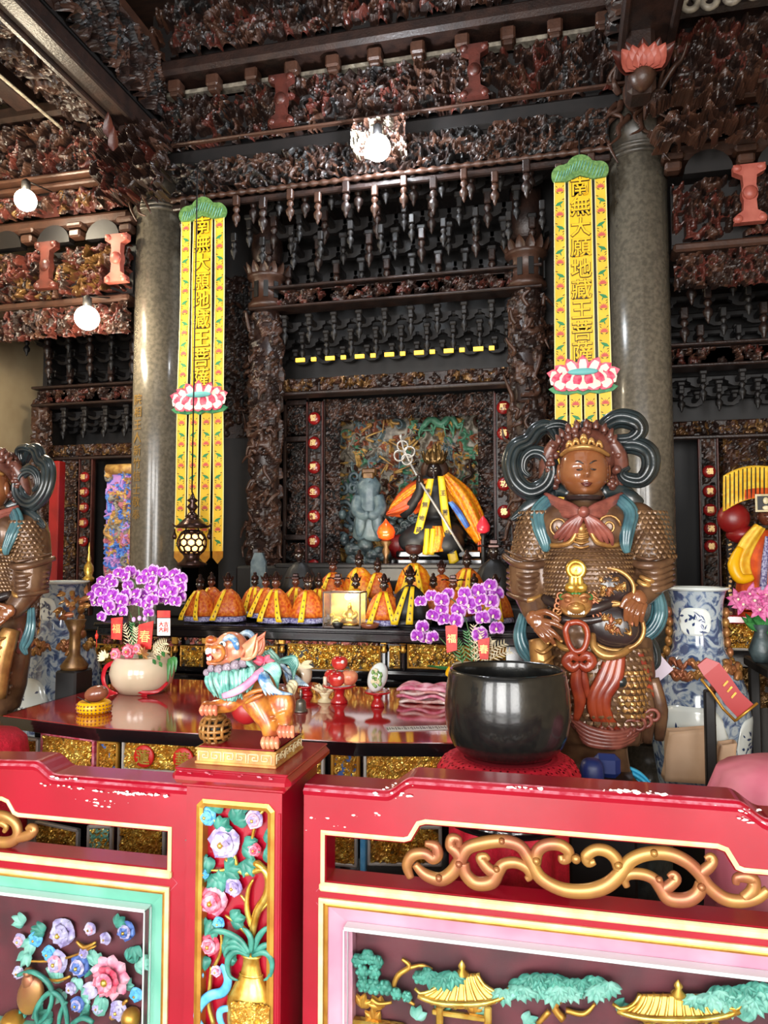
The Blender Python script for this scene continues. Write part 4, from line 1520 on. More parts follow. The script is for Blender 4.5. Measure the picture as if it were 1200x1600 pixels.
# the carved pavilions under glass, right -----------------------------------
YP = YF + .052
def roof(parent, cx, topy, eavey, wt, we, tiles):
    """a pyramid-shaped pavilion roof of tile ribs with curled eaves and posts (pixel guides on the panel plane)"""
    b = B()
    T, E = [], []
    n = tiles
    for i in range(n + 1):
        t = i / n
        xt, xe = cx - wt + 2 * wt * t, cx - we + 2 * we * t
        P = []
        for k in range(9):
            q = k / 8
            cv = q ** 1.6
            x = xt + (xe - xt) * cv
            y = topy + (eavey - topy) * q - (14 * abs(2 * t - 1) ** 3 * q ** 3)
            p = at(x, y, YP)
            p.y -= .004 + .030 * q * (1 - .5 * abs(2 * t - 1))
            P.append(p)
        b.tube(P, lerpl([.0035, .006], 9), 6)
    part('roof_ribs', b, 'bright_gold', parent)
    G = lambda u, v: (lambda p: (p.x, p.y - .002 - .028 * v * (1 - .5 * abs(2 * u - 1)), p.z))(at(cx + (wt + (we - wt) * v ** 1.6) * (2 * u - 1), topy + (eavey - topy) * v - 14 * abs(2 * u - 1) ** 3 * v ** 3, YP))
    part('roof', B().sheet(G, 16, 8, 0, .006), 'gilt', parent)
    b = B()
    P = [at(cx + we * (2 * u - 1) * 1.04, eavey + 3 - 14 * abs(2 * u - 1) ** 3, YP - .034 + .015 * abs(2 * u - 1)) for u in np.linspace(0, 1, 15)]
    b.tube(P, .008, 8)
    for sg in (-1, 1):
        P = [at(cx + sg * (wt + (we - wt) * v ** 1.6), topy + (eavey - topy) * v - 14 * v ** 3, YP - .006 - .016 * v) for v in np.linspace(0, 1, 8)] + [at(cx + sg * we * 1.12, eavey - 22, YP - .02)]
        b.tube(P, lerpl([.007, .005], len(P)), 6)
    b.lathe([(.012, -.012), (.02, 0), (.008, .012), (.012, .02), (0, .035)], at(cx, topy, YP - .012), 10)
    part('roof_eaves', b, 'bright_gold', parent)
    b = B()
    for x in (cx - we * .52, cx + we * .62):
        p = at(x, eavey + 8, YP)
        b.box((p.x, p.y - .006, p.z - .12), (.02, .02, .26), bev=.004)
    p0, p1 = at(cx - we * .7, eavey + 12, YP), at(cx + we * .7, eavey + 12, YP)
    b.box(((p0.x + p1.x) / 2, YP - .006, p0.z), (p1.x - p0.x, .014, .014), bev=.003)
    part('pavilion_posts', b, 'bright_gold', parent)


roof(pR, 722, 1520, 1566, 24, 66, 7)
roof(pR, 1060, 1552, 1590, 60, 92, 11)
b = B()
p0 = at(550, 1592, YP)
b.box((p0.x + .06, YP, p0.z - .02), (.19, .03, .05), bev=.006)
part('terrace', b, 'bright_gold', pR)
b = B()
for P, rr in (([(628, 1498), (640, 1510), (622, 1524), (616, 1544), (634, 1560), (648, 1570)], [.005, .007, .008, .007, .006, .004]), ([(640, 1512), (660, 1508), (676, 1514)], [.006, .005, .003]),
              ([(880, 1592), (866, 1572), (884, 1554), (870, 1540)], [.012, .010, .007, .004]), ([(884, 1578), (912, 1584), (930, 1568)], [.008, .007, .004]), ([(840, 1600), (858, 1580)], [.006, .008]),
              ([(580, 1560), (592, 1568), (612, 1566)], [.006, .006, .004])):
    stroke(b, [at(x, y, YP) for x, y in P], rr, 7)
part('tree_trunk', b, 'gilt', pR)


def foliage(parent, cx, cy, w_, h_, n, seed, mat):
    R = random.Random(seed)
    for i in range(n):
        b = B()
        t = (i + .5) / n
        x = cx + w_ * (2 * t - 1) + R.uniform(-4, 4)
        y = cy + R.uniform(-h_, h_)
        p = at(x, y, YP - .012 - R.uniform(0, .012))
        for k in range(7):
            a = PI + PI * (k + .5) / 7
            b.petal(p, (math.cos(a) * 1.1, -.25, math.sin(a) * .8), (0, -1, .2), .036 * R.uniform(.8, 1.15), .02, 0, cup=-.3, tip=1.2)
        for k in range(4):
            a = PI + PI * (k + .5) / 4
            b.petal(p + Vector((0, -.006, .008)), (math.cos(a), -.3, math.sin(a)), (0, -1, .2), .024, .015, 0, cup=-.3)
        part('leaf_cluster', b, mat, parent)


foliage(pR, 868, 1545, 88, 7, 10, 1, 'leaf_pale')
foliage(pR, 868, 1530, 70, 5, 7, 2, 'leaf_teal')
foliage(pR, 1150, 1558, 70, 8, 8, 3, 'leaf_pale')
foliage(pR, 1165, 1542, 50, 6, 5, 6, 'leaf_teal')
foliage(pR, 690, 1526, 22, 5, 4, 4, 'leaf_teal')
Rp = random.Random(31)


def puff(parent, pts, mat):
    for x, y, r in pts:
        r *= 1.3
        b = B()
        p = at(x, y, YP - .012)
        b.ell(p, (r, r * .6, r), 10, 7)
        for k in range(6):
            a = 2 * PI * k / 6
            b.ell(p + Vector((math.cos(a) * r * .7, -.2 * r, math.sin(a) * r * .7)), r * .45, 7, 5)
        part('leaf_cluster', b, mat, parent)


for k in range(16):
    x, y = Rp.uniform(556, 1190), Rp.uniform(1572, 1600)
    leafspray(pR, at(x, y, YP + .008), Rp.uniform(.3, 2.8), .045, .026, Rp.choice(('leaf_pale', 'leaf_teal', 'gilt')))
puff(pR, [(560, 1500, .014), (575, 1494, .015), (590, 1502, .013), (567, 1518, .014), (585, 1518, .014), (568, 1538, .014), (584, 1540, .016), (602, 1542, .015), (620, 1552, .012), (636, 1556, .011), (655, 1526, .013), (668, 1520, .012)], 'leaf_teal')

# the carved peonies under glass, left --------------------------------------
Rn = random.Random(21)
for x, y, r, k in ((96, 1458, .036, 'violet'), (88, 1504, .030, 'white'), (123, 1510, .028, 'deep'), (55, 1468, .02, 'blue'), (196, 1455, .025, 'deep'), (164, 1467, .016, 'violet'), (130, 1490, .014, 'violet'), (110, 1545, .016, 'violet'), (76, 1490, .02, 'blue'), (152, 1575, .016, 'violet')):
    flower(pL, at(x, y, YP - .004), r * 1.2, k, Rn)
flower(pL, at(172, 1527, YP - .012), .066, 'pink', Rn, outer=9)
for x, y, r, k in ((30, 1470, .022, 'white'), (184, 1580, .03, 'violet'), (120, 1570, .024, 'deep'), (28, 1520, .02, 'violet'), (212, 1555, .022, 'blue'), (140, 1452, .02, 'white')):
    flower(pL, at(x, y, YP - .004), r, k, Rn)
for k in range(22):
    x, y = Rn.uniform(24, 218), Rn.uniform(1446, 1598)
    leafspray(pL, at(x, y, YP + .006), Rn.uniform(0, 6.28), .042, .028, Rn.choice(('leaf_pale', 'leaf_teal', 'leaf_pale')))

for x, y, a, m_ in ((36, 1445, 2.6, 'leaf_pale'), (48, 1472, 4.2, 'leaf_pale'), (68, 1458, 2.8, 'leaf_teal'), (150, 1508, 1.8, 'leaf_pale'), (148, 1545, 3.6, 'violet_petal'), (160, 1560, 4.4, 'leaf_pale'), (180, 1448, .8, 'leaf_teal'), (40, 1490, 4.4, 'leaf_pale'), (208, 1480, 5., 'leaf_teal')):
    leafspray(pL, at(x, y, YP - .006), a, .045, .03, m_)
b = B()
for P, rr in (([(30, 1500), (70, 1502), (110, 1495), (150, 1478)], [.003, .004, .004, .003]), ([(120, 1470), (132, 1480), (150, 1472)], [.005, .008, .004]), ([(60, 1528), (90, 1532), (110, 1525)], [.004, .005, .004]), ([(175, 1590), (185, 1575), (200, 1562)], [.01, .008, .005])):
    stroke(b, [at(x, y, YP) for x, y in P], rr, 6)
part('branches', b, 'gilt', pL)
b = B()
for P in ([(28, 1524), (50, 1518), (72, 1532), (82, 1552), (76, 1580), (60, 1600)], [(52, 1590), (62, 1566), (80, 1550), (96, 1560), (104, 1585), (106, 1610)], [(92, 1600), (96, 1580), (104, 1565)], [(112, 1600), (130, 1590), (146, 1598)], [(60, 1600), (56, 1580), (66, 1562)]):
    stroke(b, [at(x, y, YP - .018) for x, y in P], [.006, .008, .008, .006], 8)
part('curling_stems', b, 'leaf_teal', pL)
b = B()
p = at(48, 1555, YP - .004)
b.ell(p, (.045, .02, .062), 16, 12, r=rotm(0, .35, 0))
b.ell(at(46, 1534, YP - .006), (.026, .016, .03), 12, 8)
b.lathe([(.012, 0), (.02, .012), (.010, .024)], at(45, 1524, YP - .008), 10)
part('gilt_gourd', b, 'gilt_rose', pL)
b = B()
for x, y, r in ((205, 1590, .03), (20, 1600, .04)):
    b.ell(at(x, y, YP), r, 10, 8)
part('fruit', b, 'gilt', pL)

# ---- the post -------------------------------------------------------------
PX0, PX1, PY0, PY1 = -1.038, -.752, 1.965, 2.27
po = thing('railing_post', 'red railing post carved with a vase of flowers, carrying the painted lion', 'post', ((PX0 + PX1) / 2, (PY0 + PY1) / 2, 0))
cx, cy, cwx, cwy = (PX0 + PX1) / 2, (PY0 + PY1) / 2, PX1 - PX0, PY1 - PY0
b = B()
px0, px1, pz1 = -1.006, -.772, .912
outer = [(PX0, .02), (PX1, .02), (PX1, .945), (PX0, .945)]
c_ = .018
inner = [(px0, .1), (px1, .1), (px1, pz1 - c_), (px1 - c_, pz1), (px0 + c_, pz1), (px0, pz1 - c_)]
b.prism(outer, PY0, PY0 + .03, [inner[::-1]])
b.box((cx, (PY0 + .03 + PY1) / 2, .4825), (cwx, PY1 - PY0 - .03, .925))
part('shaft', b, 'rail_red', po)
b = B()
rim(b, inner, .020, PY0 - .006, PY0 + .03, 0)
part('gilt_border', b, 'gilt', po)
b = B()
zc = .945
for (o, z0, z1, r) in ((.012, zc, zc + .012, .004), (.034, zc + .012, zc + .05, .014), (.026, zc + .05, zc + .056, .003)):
    b.box((cx, cy, (z0 + z1) / 2), (cwx + 2 * o, cwy + 2 * o, z1 - z0), bev=r)
part('cap', b, 'rail_red', po)
b = B()
chips(b, [(x, PY0 - .0345, zc + .0475) for x in np.linspace(PX0 - .02, PX1 + .02, 12)], Rn, 14, .003)
part('bare_patches', b, 'rail_worn', po, 'stuff')
YQ = PY0 + .02
# gold vase with a collar and frond leaves
b = B()
pv = at(392, 1580, YQ)
zs_ = lambda y: at(392, y, YQ).z - pv.z
m1 = mpp(392, YQ)
prof = [(22, 1640), (34, 1620), (38, 1596), (39, 1572), (37, 1556), (27, 1538), (18, 1524), (14, 1508), (13, 1496), (18, 1492)]
b.lathe([(r * m1, zs_(y)) for r, y in prof], pv, 20, sy=.5)
for y, r in ((1556, 34), (1562, 35), (1522, 19)):
    b.lathe([((r - 1) * m1, zs_(y + 2)), ((r + 1) * m1, zs_(y)), ((r - 1) * m1, zs_(y - 2))], pv, 20, sy=.52, caps=False)
part('carved_vase', b, 'bright_gold', po)
me = carved('vase_relief', 60 * m1, 45 * m1, .012, ['bright_gold', 'gilt'], 5, 60, cell=.003, rs=.7, open_=.1, style='leaf')
me.transform(Matrix.Translation(at(392, 1590, YQ - .031) - po.location))
put('vase_relief', me, po)
for k, (P, rr) in enumerate((([(390, 1494), (370, 1486), (356, 1500), (358, 1524), (372, 1532)], 1), ([(394, 1494), (412, 1488), (424, 1500), (422, 1524), (412, 1532)], 1), ([(390, 1490), (376, 1470), (356, 1458), (336, 1454), (326, 1460)], 1),
                             ([(394, 1490), (402, 1468), (412, 1454), (424, 1446)], 1), ([(388, 1490), (372, 1480), (356, 1482), (350, 1494)], 1), ([(392, 1488), (392, 1468), (386, 1456), (378, 1450)], 1), ([(398, 1490), (412, 1478), (424, 1476)], 1), ([(386, 1488), (368, 1472), (354, 1474)], 1))):
    b = B()
    stroke(b, [at(x, y, YQ - .018 - .004 * (k % 3)) for x, y in P], [.005, .009, .009, .007, .002], 8, 0, .6)
    part('frond', b, 'leaf_teal', po)
b = B()
for P, rr in (([(388, 1496), (394, 1460), (402, 1424), (416, 1400), (420, 1376), (412, 1358), (396, 1362), (382, 1364), (366, 1354), (352, 1342)], [.009, .010, .012, .012, .012, .011, .008, .008, .007, .004]),
              ([(412, 1358), (402, 1350), (396, 1352)], [.010, .012, .008]), ([(394, 1450), (386, 1420), (388, 1390), (396, 1374)], [.008, .008, .006, .003]), ([(390, 1460), (372, 1444), (352, 1430)], [.009, .007, .003]),
              ([(398, 1432), (414, 1416), (424, 1408)], [.006, .005, .003]), ([(364, 1356), (342, 1360), (312, 1358)], [.005, .004, .002]), ([(386, 1410), (376, 1398)], [.006, .003]), ([(370, 1352), (366, 1336), (356, 1318), (340, 1292), (330, 1270)], [.006, .005, .005, .004, .002]),
              ([(392, 1330), (396, 1300), (404, 1276), (420, 1258)], [.004, .005, .005, .003]), ([(334, 1600), (326, 1570), (328, 1540), (330, 1510)], [.007, .006, .006, .004]), ([(330, 1520), (344, 1490), (346, 1465), (340, 1440)], [.005, .005, .004, .003]), ([(360, 1276), (364, 1262), (362, 1252)], [.005, .004, .002]), ([(392, 1345), (388, 1330)], [.005, .004])):
    stroke(b, [at(x, y, YQ - .006) for x, y in P], rr, 8)
part('gilt_branches', b, 'bright_gold', po)
for x, y, r, k in ((349, 1317, .047, 'violet'), (396, 1281, .027, 'white'), (332, 1408, .042, 'pink'), (364, 1387, .026, 'violet'), (327, 1477, .03, 'crimson'), (322, 1276, .028, 'blue'), (341, 1443, .018, 'blue'), (397, 1328, .02, 'crimson'), (319, 1366, .014, 'blue'), (337, 1518, .016, 'white'), (312, 1524, .012, 'blue')):
    flower(po, at(x, y, YQ - .012), r, k, Rn, outer=5)
for x, y, a, L in ((330, 1268, 1.2, .05), (340, 1300, .9, .05), (365, 1288, 1.0, .055), (316, 1318, 3.0, .05), (324, 1340, 4.2, .05), (378, 1322, -.2, .055), (380, 1345, -.9, .05), (384, 1270, 2.4, .045), (400, 1256, 1.4, .045), (414, 1300, -.4, .05), (412, 1330, -.3, .05),
                   (350, 1360, .2, .055), (338, 1370, 4.6, .05), (316, 1384, 2.6, .045), (314, 1430, 3.9, .05), (330, 1440, 4.9, .05), (360, 1440, .3, .045), (346, 1476, -.2, .045), (316, 1496, 4.4, .04), (312, 1526, 2.6, .04), (352, 1500, .6, .035), (346, 1382, 1.8, .04)):
    leafspray(po, at(x, y, YQ - .010), a, L * 1.0, .040, 'leaf_teal')
b = B()
stroke(b, [at(x, y, YQ - .016) for x, y in ((345, 1508), (352, 1516), (356, 1534), (348, 1550), (328, 1556), (312, 1572), (308, 1592), (320, 1612))], [.006, .012, .013, .014, .014, .013, .012, .01], 8, 0, .5)
stroke(b, [at(x, y, YQ - .016) for x, y in ((345, 1550), (356, 1545), (360, 1535))], [.01, .007, .003], 8, 0, .5)
stroke(b, [at(x, y, YQ - .014) for x, y in ((352, 1610), (344, 1594), (344, 1580), (356, 1576), (364, 1584), (360, 1594))], [.008, .01, .01, .009, .008, .005], 8, 0, .5)
stroke(b, [at(x, y, YQ - .014) for x, y in ((404, 1612), (414, 1600), (424, 1590))], [.008, .01, .006], 8, 0, .5)
part('blue_ribbon', b, 'blue_petal', po)
# worn joint down the side of the post
part('post_edge', B().box((PX1 - .006, PY0 - .001, .45), (.008, .006, .88), bev=.002), 'rail_red', po)
# ------------------------------------------------------------------ low red offering table
ZT = .85
tb = thing('offering_table', 'low red lacquered offering table with black edge and gilt carved apron panels', 'table', (-1.38, 3.5, 0))
outl = [(-2.55, 3.0), (-1.955, 2.885), (-.80, 2.905), (-.24, 3.02), (-.24, 4.12), (-2.55, 4.12)]


def slab(b, outline, z0, z1, mat=0, grow=0., bev=.0):
    c = Vector((sum(p[0] for p in outline) / len(outline), sum(p[1] for p in outline) / len(outline)))
    P = [(c.x + (x - c.x) * (1 + grow), c.y + (y - c.y) * (1 + grow)) for x, y in outline]
    b.prism(P, z0, z1, mat=mat, fr=lambda x, y, z: (x, z, y))


b = B()
slab(b, outl, ZT - .012, ZT, 0, -.02)
part('table_top', b, 'table_red', tb)
b = B()
slab(b, outl, ZT - .022, ZT - .002, 0, .0)
slab(b, outl, ZT - .036, ZT - .022, 0, -.012)
slab(b, outl, ZT - .056, ZT - .036, 0, -.02)
part('black_edge', b, 'lacquer_black', tb)
b = B()
slab(b, outl, .30, ZT - .056, 0, -.14)
part('carcass', b, 'lacquer_black', tb)


def apron(px0, px1, y0, y1, edgepts, mats, label_frame, seed, meds=(), frame_mat='silver_edge', n=150, style='mix', rs=.55):
    """panel between two plan points of the front edge; px -> positions along them"""
    (xa, ya), (xb, yb) = edgepts
    ang = math.atan2(yb - ya, xb - xa)
    d = Vector((math.cos(ang), math.sin(ang), 0))
    nrm = Vector((math.sin(ang), -math.cos(ang), 0))

    def onl(px):
        r = ray(px, 1180)
        # intersection of the pixel's vertical plane with the edge line
        A = np.array([[r.x, -d.x], [r.y, -d.y]])
        s = np.linalg.solve(A, np.array([xa, ya]))
        return Vector((xa, ya, 0)) + d * s[1]
    p0, p1 = onl(px0), onl(px1)
    W = (p1 - p0).length
    z1 = at((px0 + px1) / 2, y0, (p0.y + p1.y) / 2).z
    z0 = at((px0 + px1) / 2, y1, (p0.y + p1.y) / 2).z
    c = (p0 + p1) / 2 + Vector((0, 0, (z0 + z1) / 2))
    Hh = z1 - z0
    r = rotm(0, 0, ang)
    b = B()
    f = .014
    for (x, z, w_, h_) in ((0, Hh / 2 - f / 2, W, f), (0, -Hh / 2 + f / 2, W, f), (-W / 2 + f / 2, 0, f, Hh), (W / 2 - f / 2, 0, f, Hh)):
        b.box(tuple(np.array((x, -.004, z)) @ r.T + np.array(c)), (w_, .022, h_), 0, r, .004)
    fr_ = part('panel_frame', b, frame_mat, tb)
    relief('carved_panel', fr_, c, W - 2 * f, Hh - 2 * f, .022, mats, seed, n, rz=ang, cell=.004, lim=150, rs=rs, style=style, ground=1)
    for mx, ch in meds:
        pm = onl(mx) + Vector((0, 0, (z0 + z1) / 2)) + nrm * .022
        q = B().lathe([(.047, 0), (.047, .006), (.043, .01), (0, .01)], pm, 24, r=rotm(PI / 2, 0, ang))
        md = part('medallion', q, 'seal_red', tb)
        g = glyph(ch, .066, .006, .0012, 'character', 2)
        g.materials.clear()
        g.materials.append(M('bright_gold'))
        g.transform(Matrix.Translation(pm + nrm * .013 - tb.location) @ Matrix.Rotation(ang, 4, 'Z'))
        put('character', g, md)


eL, eC, eR = ((-2.46, 3.03), (-1.945, 2.925)), ((-1.945, 2.925), (-.81, 2.94)), ((-.81, 2.94), (-.3, 3.04))
GO = ['bronze', 'bright_gold', 'gilt', 'bright_gold']
apron(66, 150, 1148, 1210, eL, GO, '', 101, frame_mat='rail_worn', n=170)
apron(153, 187, 1157, 1212, eC, ['panel_blue', 'bright_gold', 'gilt'], '', 102, frame_mat='gilt', n=20)
apron(192, 508, 1160, 1214, eC, GO, '', 103, meds=((230, '蓮'), (291, '華'), (405, '蓮'), (466, '華')), n=330)
apron(518, 563, 1168, 1232, eC, ['panel_blue', 'bright_gold', 'gilt'], '', 104, frame_mat='gilt', n=26)
apron(568, 760, 1169, 1236, eR, GO, '', 105, n=210, style='dragon', rs=.8)
apron(20, 62, 1150, 1205, eL, ['ink', 'bright_gold', 'gilt'], '', 106, n=60)
# second tier of gilt panels seen through the slots of the railing, with two blue posts
for k, (x0, x1, m_, sd) in enumerate(((60, 128, GO, 107), (140, 180, ['paint_green', 'bright_gold', 'leaf_pale'], 108), (188, 262, GO, 109), (500, 560, ['paint_green', 'bright_gold', 'gilt'], 110), (574, 690, GO, 111))):
    apron(x0, x1, 1288, 1352, eC if 140 < x0 < 560 else (eL if x0 < 140 else eR), m_, '', sd, n=130)
for x in (144, 568):
    p = at(x, 1320, 2.93)
    part('blue_strip', B().box((p.x, p.y, .47), (.022, .03, .26), bev=.004), 'blue_petal', tb)
b = B()
for x, y in ((-2.4, 3.12), (-.36, 3.12), (-2.4, 4.02), (-.36, 4.02)):
    b = B().box((x, y, .2), (.09, .09, .42), bev=.01)
    part('leg', b, 'lacquer_black', tb)
tl2 = tb

# ------------------------------------------------------------------ things on the table
def dish(name, label, px, py, d, h, mat='dish_red', group='red pedestal dishes on the offering table'):
    """pedestal dish: (px,py) its foot on the table"""
    p = atz(px, py, ZT)
    t = thing(name, label, 'dish', p, group)
    b = B().lathe([(d * .5, 0), (d * .52, .008), (d * .34, .03), (d * .27, h * .5), (d * .36, h * .8), (d * .9, h * .94), (d, h), (d * .98, h + .006), (d * .5, h - .002), (0, h - .004)], p, 28)
    part('bowl', b, mat, t)
    return p + Vector((0, 0, h))


def at_obj(px, py, Y):
    return at(px, py, Y)


p = dish('pedestal_dish', 'red pedestal dish holding the pile of red apples', 530, 1098, .085, .085)
pa = p
for k, (dx, dy, dz, r, lab) in enumerate(((-.045, .03, .04, .042, 'red apple at the back left of the dish pile'), (-.0, -.045, .04, .044, 'front red apple in the dish pile'), (.055, -.01, .044, .044, 'paler blushed apple on the right of the dish pile'), (.0, .005, .112, .042, 'topmost red apple with a white sticker'))):
    c = p + Vector((dx, dy, dz))
    t = thing('apple', lab, 'fruit', c + Vector((0, 0, -r * .9)), 'apples piled on the red dish')
    fn = lambda V: np.stack([V[:, 0] * (1 + .12 * V[:, 2]), V[:, 1] * (1 + .12 * V[:, 2]), V[:, 2] * .92 - .25 * np.exp(-(V[:, 0] ** 2 + V[:, 1] ** 2) / .06) * np.sign(V[:, 2])], 1)
    part('flesh', B().ell(c, r, 20, 14, fn=fn), 'apple_red' if k != 2 else 'lion_pink', t)
    part('stem', B().tube([c + Vector((0, 0, r * .6)), c + Vector((.004, 0, r * 1.05))], .002, 5), 'stem_green', t)
    if k in (1, 3):
        part('sticker', B().lathe([(.009, 0), (.009, .002), (0, .003)], c + Vector((.026, -r * .86, .012)), 12, r=rotm(PI / 2, 0, .6)), 'white_paper', t)
p = dish('pedestal_dish', 'red pedestal dish carrying a white egg ornament with green jade carving', 590, 1104, .066, .07)
t = thing('egg_ornament', 'white egg shaped ornament opened to show green jade carving', 'ornament', p)
c = p + Vector((0, 0, .072))
part('shell', B().ell(c, (.048, .044, .074), 24, 18, r=rotm(-.15, .3, 0)), 'porcelain', t)
b = B()
R = random.Random(3)
for k in range(34):
    a, q = R.random() * 6.28, math.sqrt(R.random())
    b.ell(c + Vector((.004 + q * .026 * math.cos(a), -.044 + .006 * q, .006 + q * .044 * math.sin(a))), (R.uniform(.005, .011), .007, R.uniform(.006, .013)), 7, 5, k % 3 == 0)
part('jade_carving', b, ['jade', 'ivory'], t, 'stuff')
p = dish('pedestal_dish', 'low red dish under the wrapped bundle behind the lotus candle', 478, 1086, .075, .05)
t = thing('wrapped_fruit', 'pale wrapped fruit tied with a cream bow', 'fruit', p)
c = p + Vector((-.018, 0, .056))
part('wrapping', B().ell(c, (.05, .05, .062), 18, 12), 'pot_cream', t)
b = B()
for a in (-.3, .5, 2.6, 3.5):
    b.petal(c + Vector((0, -.035, .055)), (math.cos(a), -.2, math.sin(a) * .6 + .1), (0, -1, .3), .075, .03, 0, cup=-.2)
part('bow', b, 'ivory', t)
p = atz(459, 1090, ZT)
t = thing('censer', 'bronze ball shaped incense censer between lion and wrapped fruit', 'censer', p)
part('ball', B().ell(p + Vector((-.01, 0, .105)), .050, 20, 14), 'bronze', t)
part('foot', B().lathe([(.04, 0), (.042, .01), (.02, .03), (.025, .055), (.036, .07)], p, 16), 'wood_fish', t)
p = atz(470, 1112, ZT)
t = thing('hand_bell', 'small grey bell standing right of the lion', 'bell', p)
part('bell', B().lathe([(.034, 0), (.034, .008), (.026, .014), (.024, .045), (.018, .056), (.006, .06)], p, 18), 'pewter', t)
part('handle', B().lathe([(.006, .058), (.005, .07), (.011, .078), (.005, .09), (.008, .1), (0, .108)], p, 10), 'pewter', t)
p = atz(508, 1097, ZT)
t = thing('lotus_candle', 'ivory lotus shaped candle holder in front of the apples', 'candle holder', p)
part('foot', B().lathe([(.036, 0), (.038, .008), (.018, .022), (.026, .04), (.034, .05)], p, 18), 'ivory', t)
for ring, (n, r, L, el) in enumerate(((9, .022, .055, .5), (8, .016, .05, 1.1))):
    b = B()
    for k in range(n):
        a = 2 * PI * (k + .5 * ring) / n
        b.petal(p + Vector((r * math.cos(a), r * math.sin(a), .045)), (math.cos(a), math.sin(a), el), (-math.cos(a) * el, -math.sin(a) * el, 1), L, .032, 0, cup=.35)
    part('lotus_petals', b, 'ivory', t)
part('candle', B().lathe([(.011, .05), (.011, .125), (.009, .128), (0, .128)], p, 12), 'pot_cream', t)
# stacked packets
p = atz(664, 1096, ZT)
for k in range(4):
    R = random.Random(k)
    c = p + Vector((R.uniform(-.01, .01), R.uniform(-.01, .01), .0 + k * .021))
    G = lambda u, v: (c.x + (u - .5) * .25, c.y + (v - .5) * .16, c.z + .012 + .010 * math.sin(u * 9 + k) * math.sin(v * 8 + k) - .008 * (abs(2 * u - 1) ** 4))
    t = part('packet', B().sheet(G, 20, 12, 0, .012), 'plastic_film' if k % 2 == 0 else 'pink_petal')
    tag(t, ('lowest', 'second lowest', 'third', 'topmost')[k] + ' of the film wrapped packets left of the big bowl', 'packet', 'film wrapped packets')
# printed strip along the front edge
t = thing('printed_sheet', 'strip of grey printed paper along the table edge left of the bowl', 'paper', atz(652, 1136, ZT))
p0, p1 = atz(604, 1139, ZT + .002), atz(716, 1136, ZT + .002)
c = (p0 + p1) / 2
ang = math.atan2(p1.y - p0.y, p1.x - p0.x)
part('sheet', B().box(c, ((p1 - p0).length, .075, .002), r=rotm(0, 0, ang)), 'print_grey', t)
b = B()
for k in range(34):
    q = p0.lerp(p1, (k + .6) / 35)
    b.box(q + Vector((0, .004 * (k % 3 - 1), .0013)), (.0035, .05 - .01 * (k % 4), .0006), r=rotm(0, 0, ang))
part('print_lines', b, 'ink', t, 'stuff')
# wood fish on a yellow woven ring
p = atz(147, 1113, ZT)
t = thing('woven_ring', 'bright yellow woven ring cushion carrying the wooden fish', 'cushion', p)
b = B()
n, mr, mt = 36, .062, .028
V, F = [], []
for i in range(n):
    a = 2 * PI * i / n
    for k in range(12):
        q = 2 * PI * k / 12
        w_ = 1 + .06 * math.sin(i * PI + k)
        rr = mr + mt * .62 * math.cos(q) * w_
        V.append((p.x + rr * math.cos(a), p.y + rr * math.sin(a), p.z + .027 + mt * math.sin(q)))
for i in range(n):
    for k in range(12):
        j, l = (i + 1) % n, (k + 1) % 12
        F.append((i * 12 + k, j * 12 + k, j * 12 + l, i * 12 + l))
b.add(V, F, 0)
part('ring', b, 'yellow_plastic', t)
b = B()
for i in range(28):
    a = 2 * PI * i / 28
    for q in (-.7, -.1, .5):
        rr = mr + mt * .64 * math.cos(q) 
        b.ell((p.x + rr * math.cos(a), p.y + rr * math.sin(a), p.z + .027 + mt * math.sin(q)), (.0045, .0045, .0045), 6, 4)
part('weave_holes', b, 'wood_fish', t, 'stuff')
t = thing('wooden_fish', 'small brown wooden fish drum on the yellow ring', 'drum', p + Vector((0, 0, .05)))
c = p + Vector((.0, 0, .085))
fn = lambda V: np.stack([V[:, 0] * (1 + .25 * V[:, 0]), V[:, 1], V[:, 2] * (1 + .2 * V[:, 0])], 1)
part('drum', B().ell(c, (.058, .045, .038), 22, 14, r=rotm(0, -.25, 0), fn=fn), 'wood_fish', t)
b = B()
b.tube([c + Vector((-.058 + .01 * k, -.05 + .001 * k, -.006 - .004 * k)) for k in range(11)], .0025, 6)
part('mouth_slit', b, 'ink', t)

# orchids --------------------------------------------------------------------
def orchid_mesh(k):
    b = B()
    R = random.Random(k)
    s = .033
    for a, L, W in ((PI / 2, 1.1, .75), (PI / 2 + 2.3, 1.0, .7), (PI / 2 - 2.3, 1.0, .7)):
        b.petal((0, 0, 0), (math.cos(a), -.1, math.sin(a)), (0, -1, 0), s * L, s * W * 1.3, 0, 1, cup=-.2, tip=1.1)
    for a in (.12, PI - .12):
        b.petal((0, -.004, .002), (math.cos(a), -.18, math.sin(a) + .12), (0, -1, 0), s * 1.12, s * 2.0, 0, 1, cup=-.22, tip=.95)
    b.ell((0, -.010, -.004), (.006, .008, .006), 7, 5, 2)
    b.petal((0, -.010, -.006), (0, -.5, -1), (0, -1, 0), .014, .012, 2, None, cup=.2)
    return b.mesh('orchid_flower', ['purple_petal', 'petal_rim', 'orchid_heart'])


OM = [orchid_mesh(k) for k in range(2)]


def orchid(t, px, py, Y, R, tilt, s=1.):
    r = ORG(t)
    o = put('orchid_flower', OM[R.randrange(2)], t)
    o.location = at(px, py, Y) - r.location
    o.rotation_euler = (R.uniform(-.45, .2), R.uniform(-.25, .25), tilt + R.uniform(-.45, .45))
    o.scale = (s, s, s)
    return o


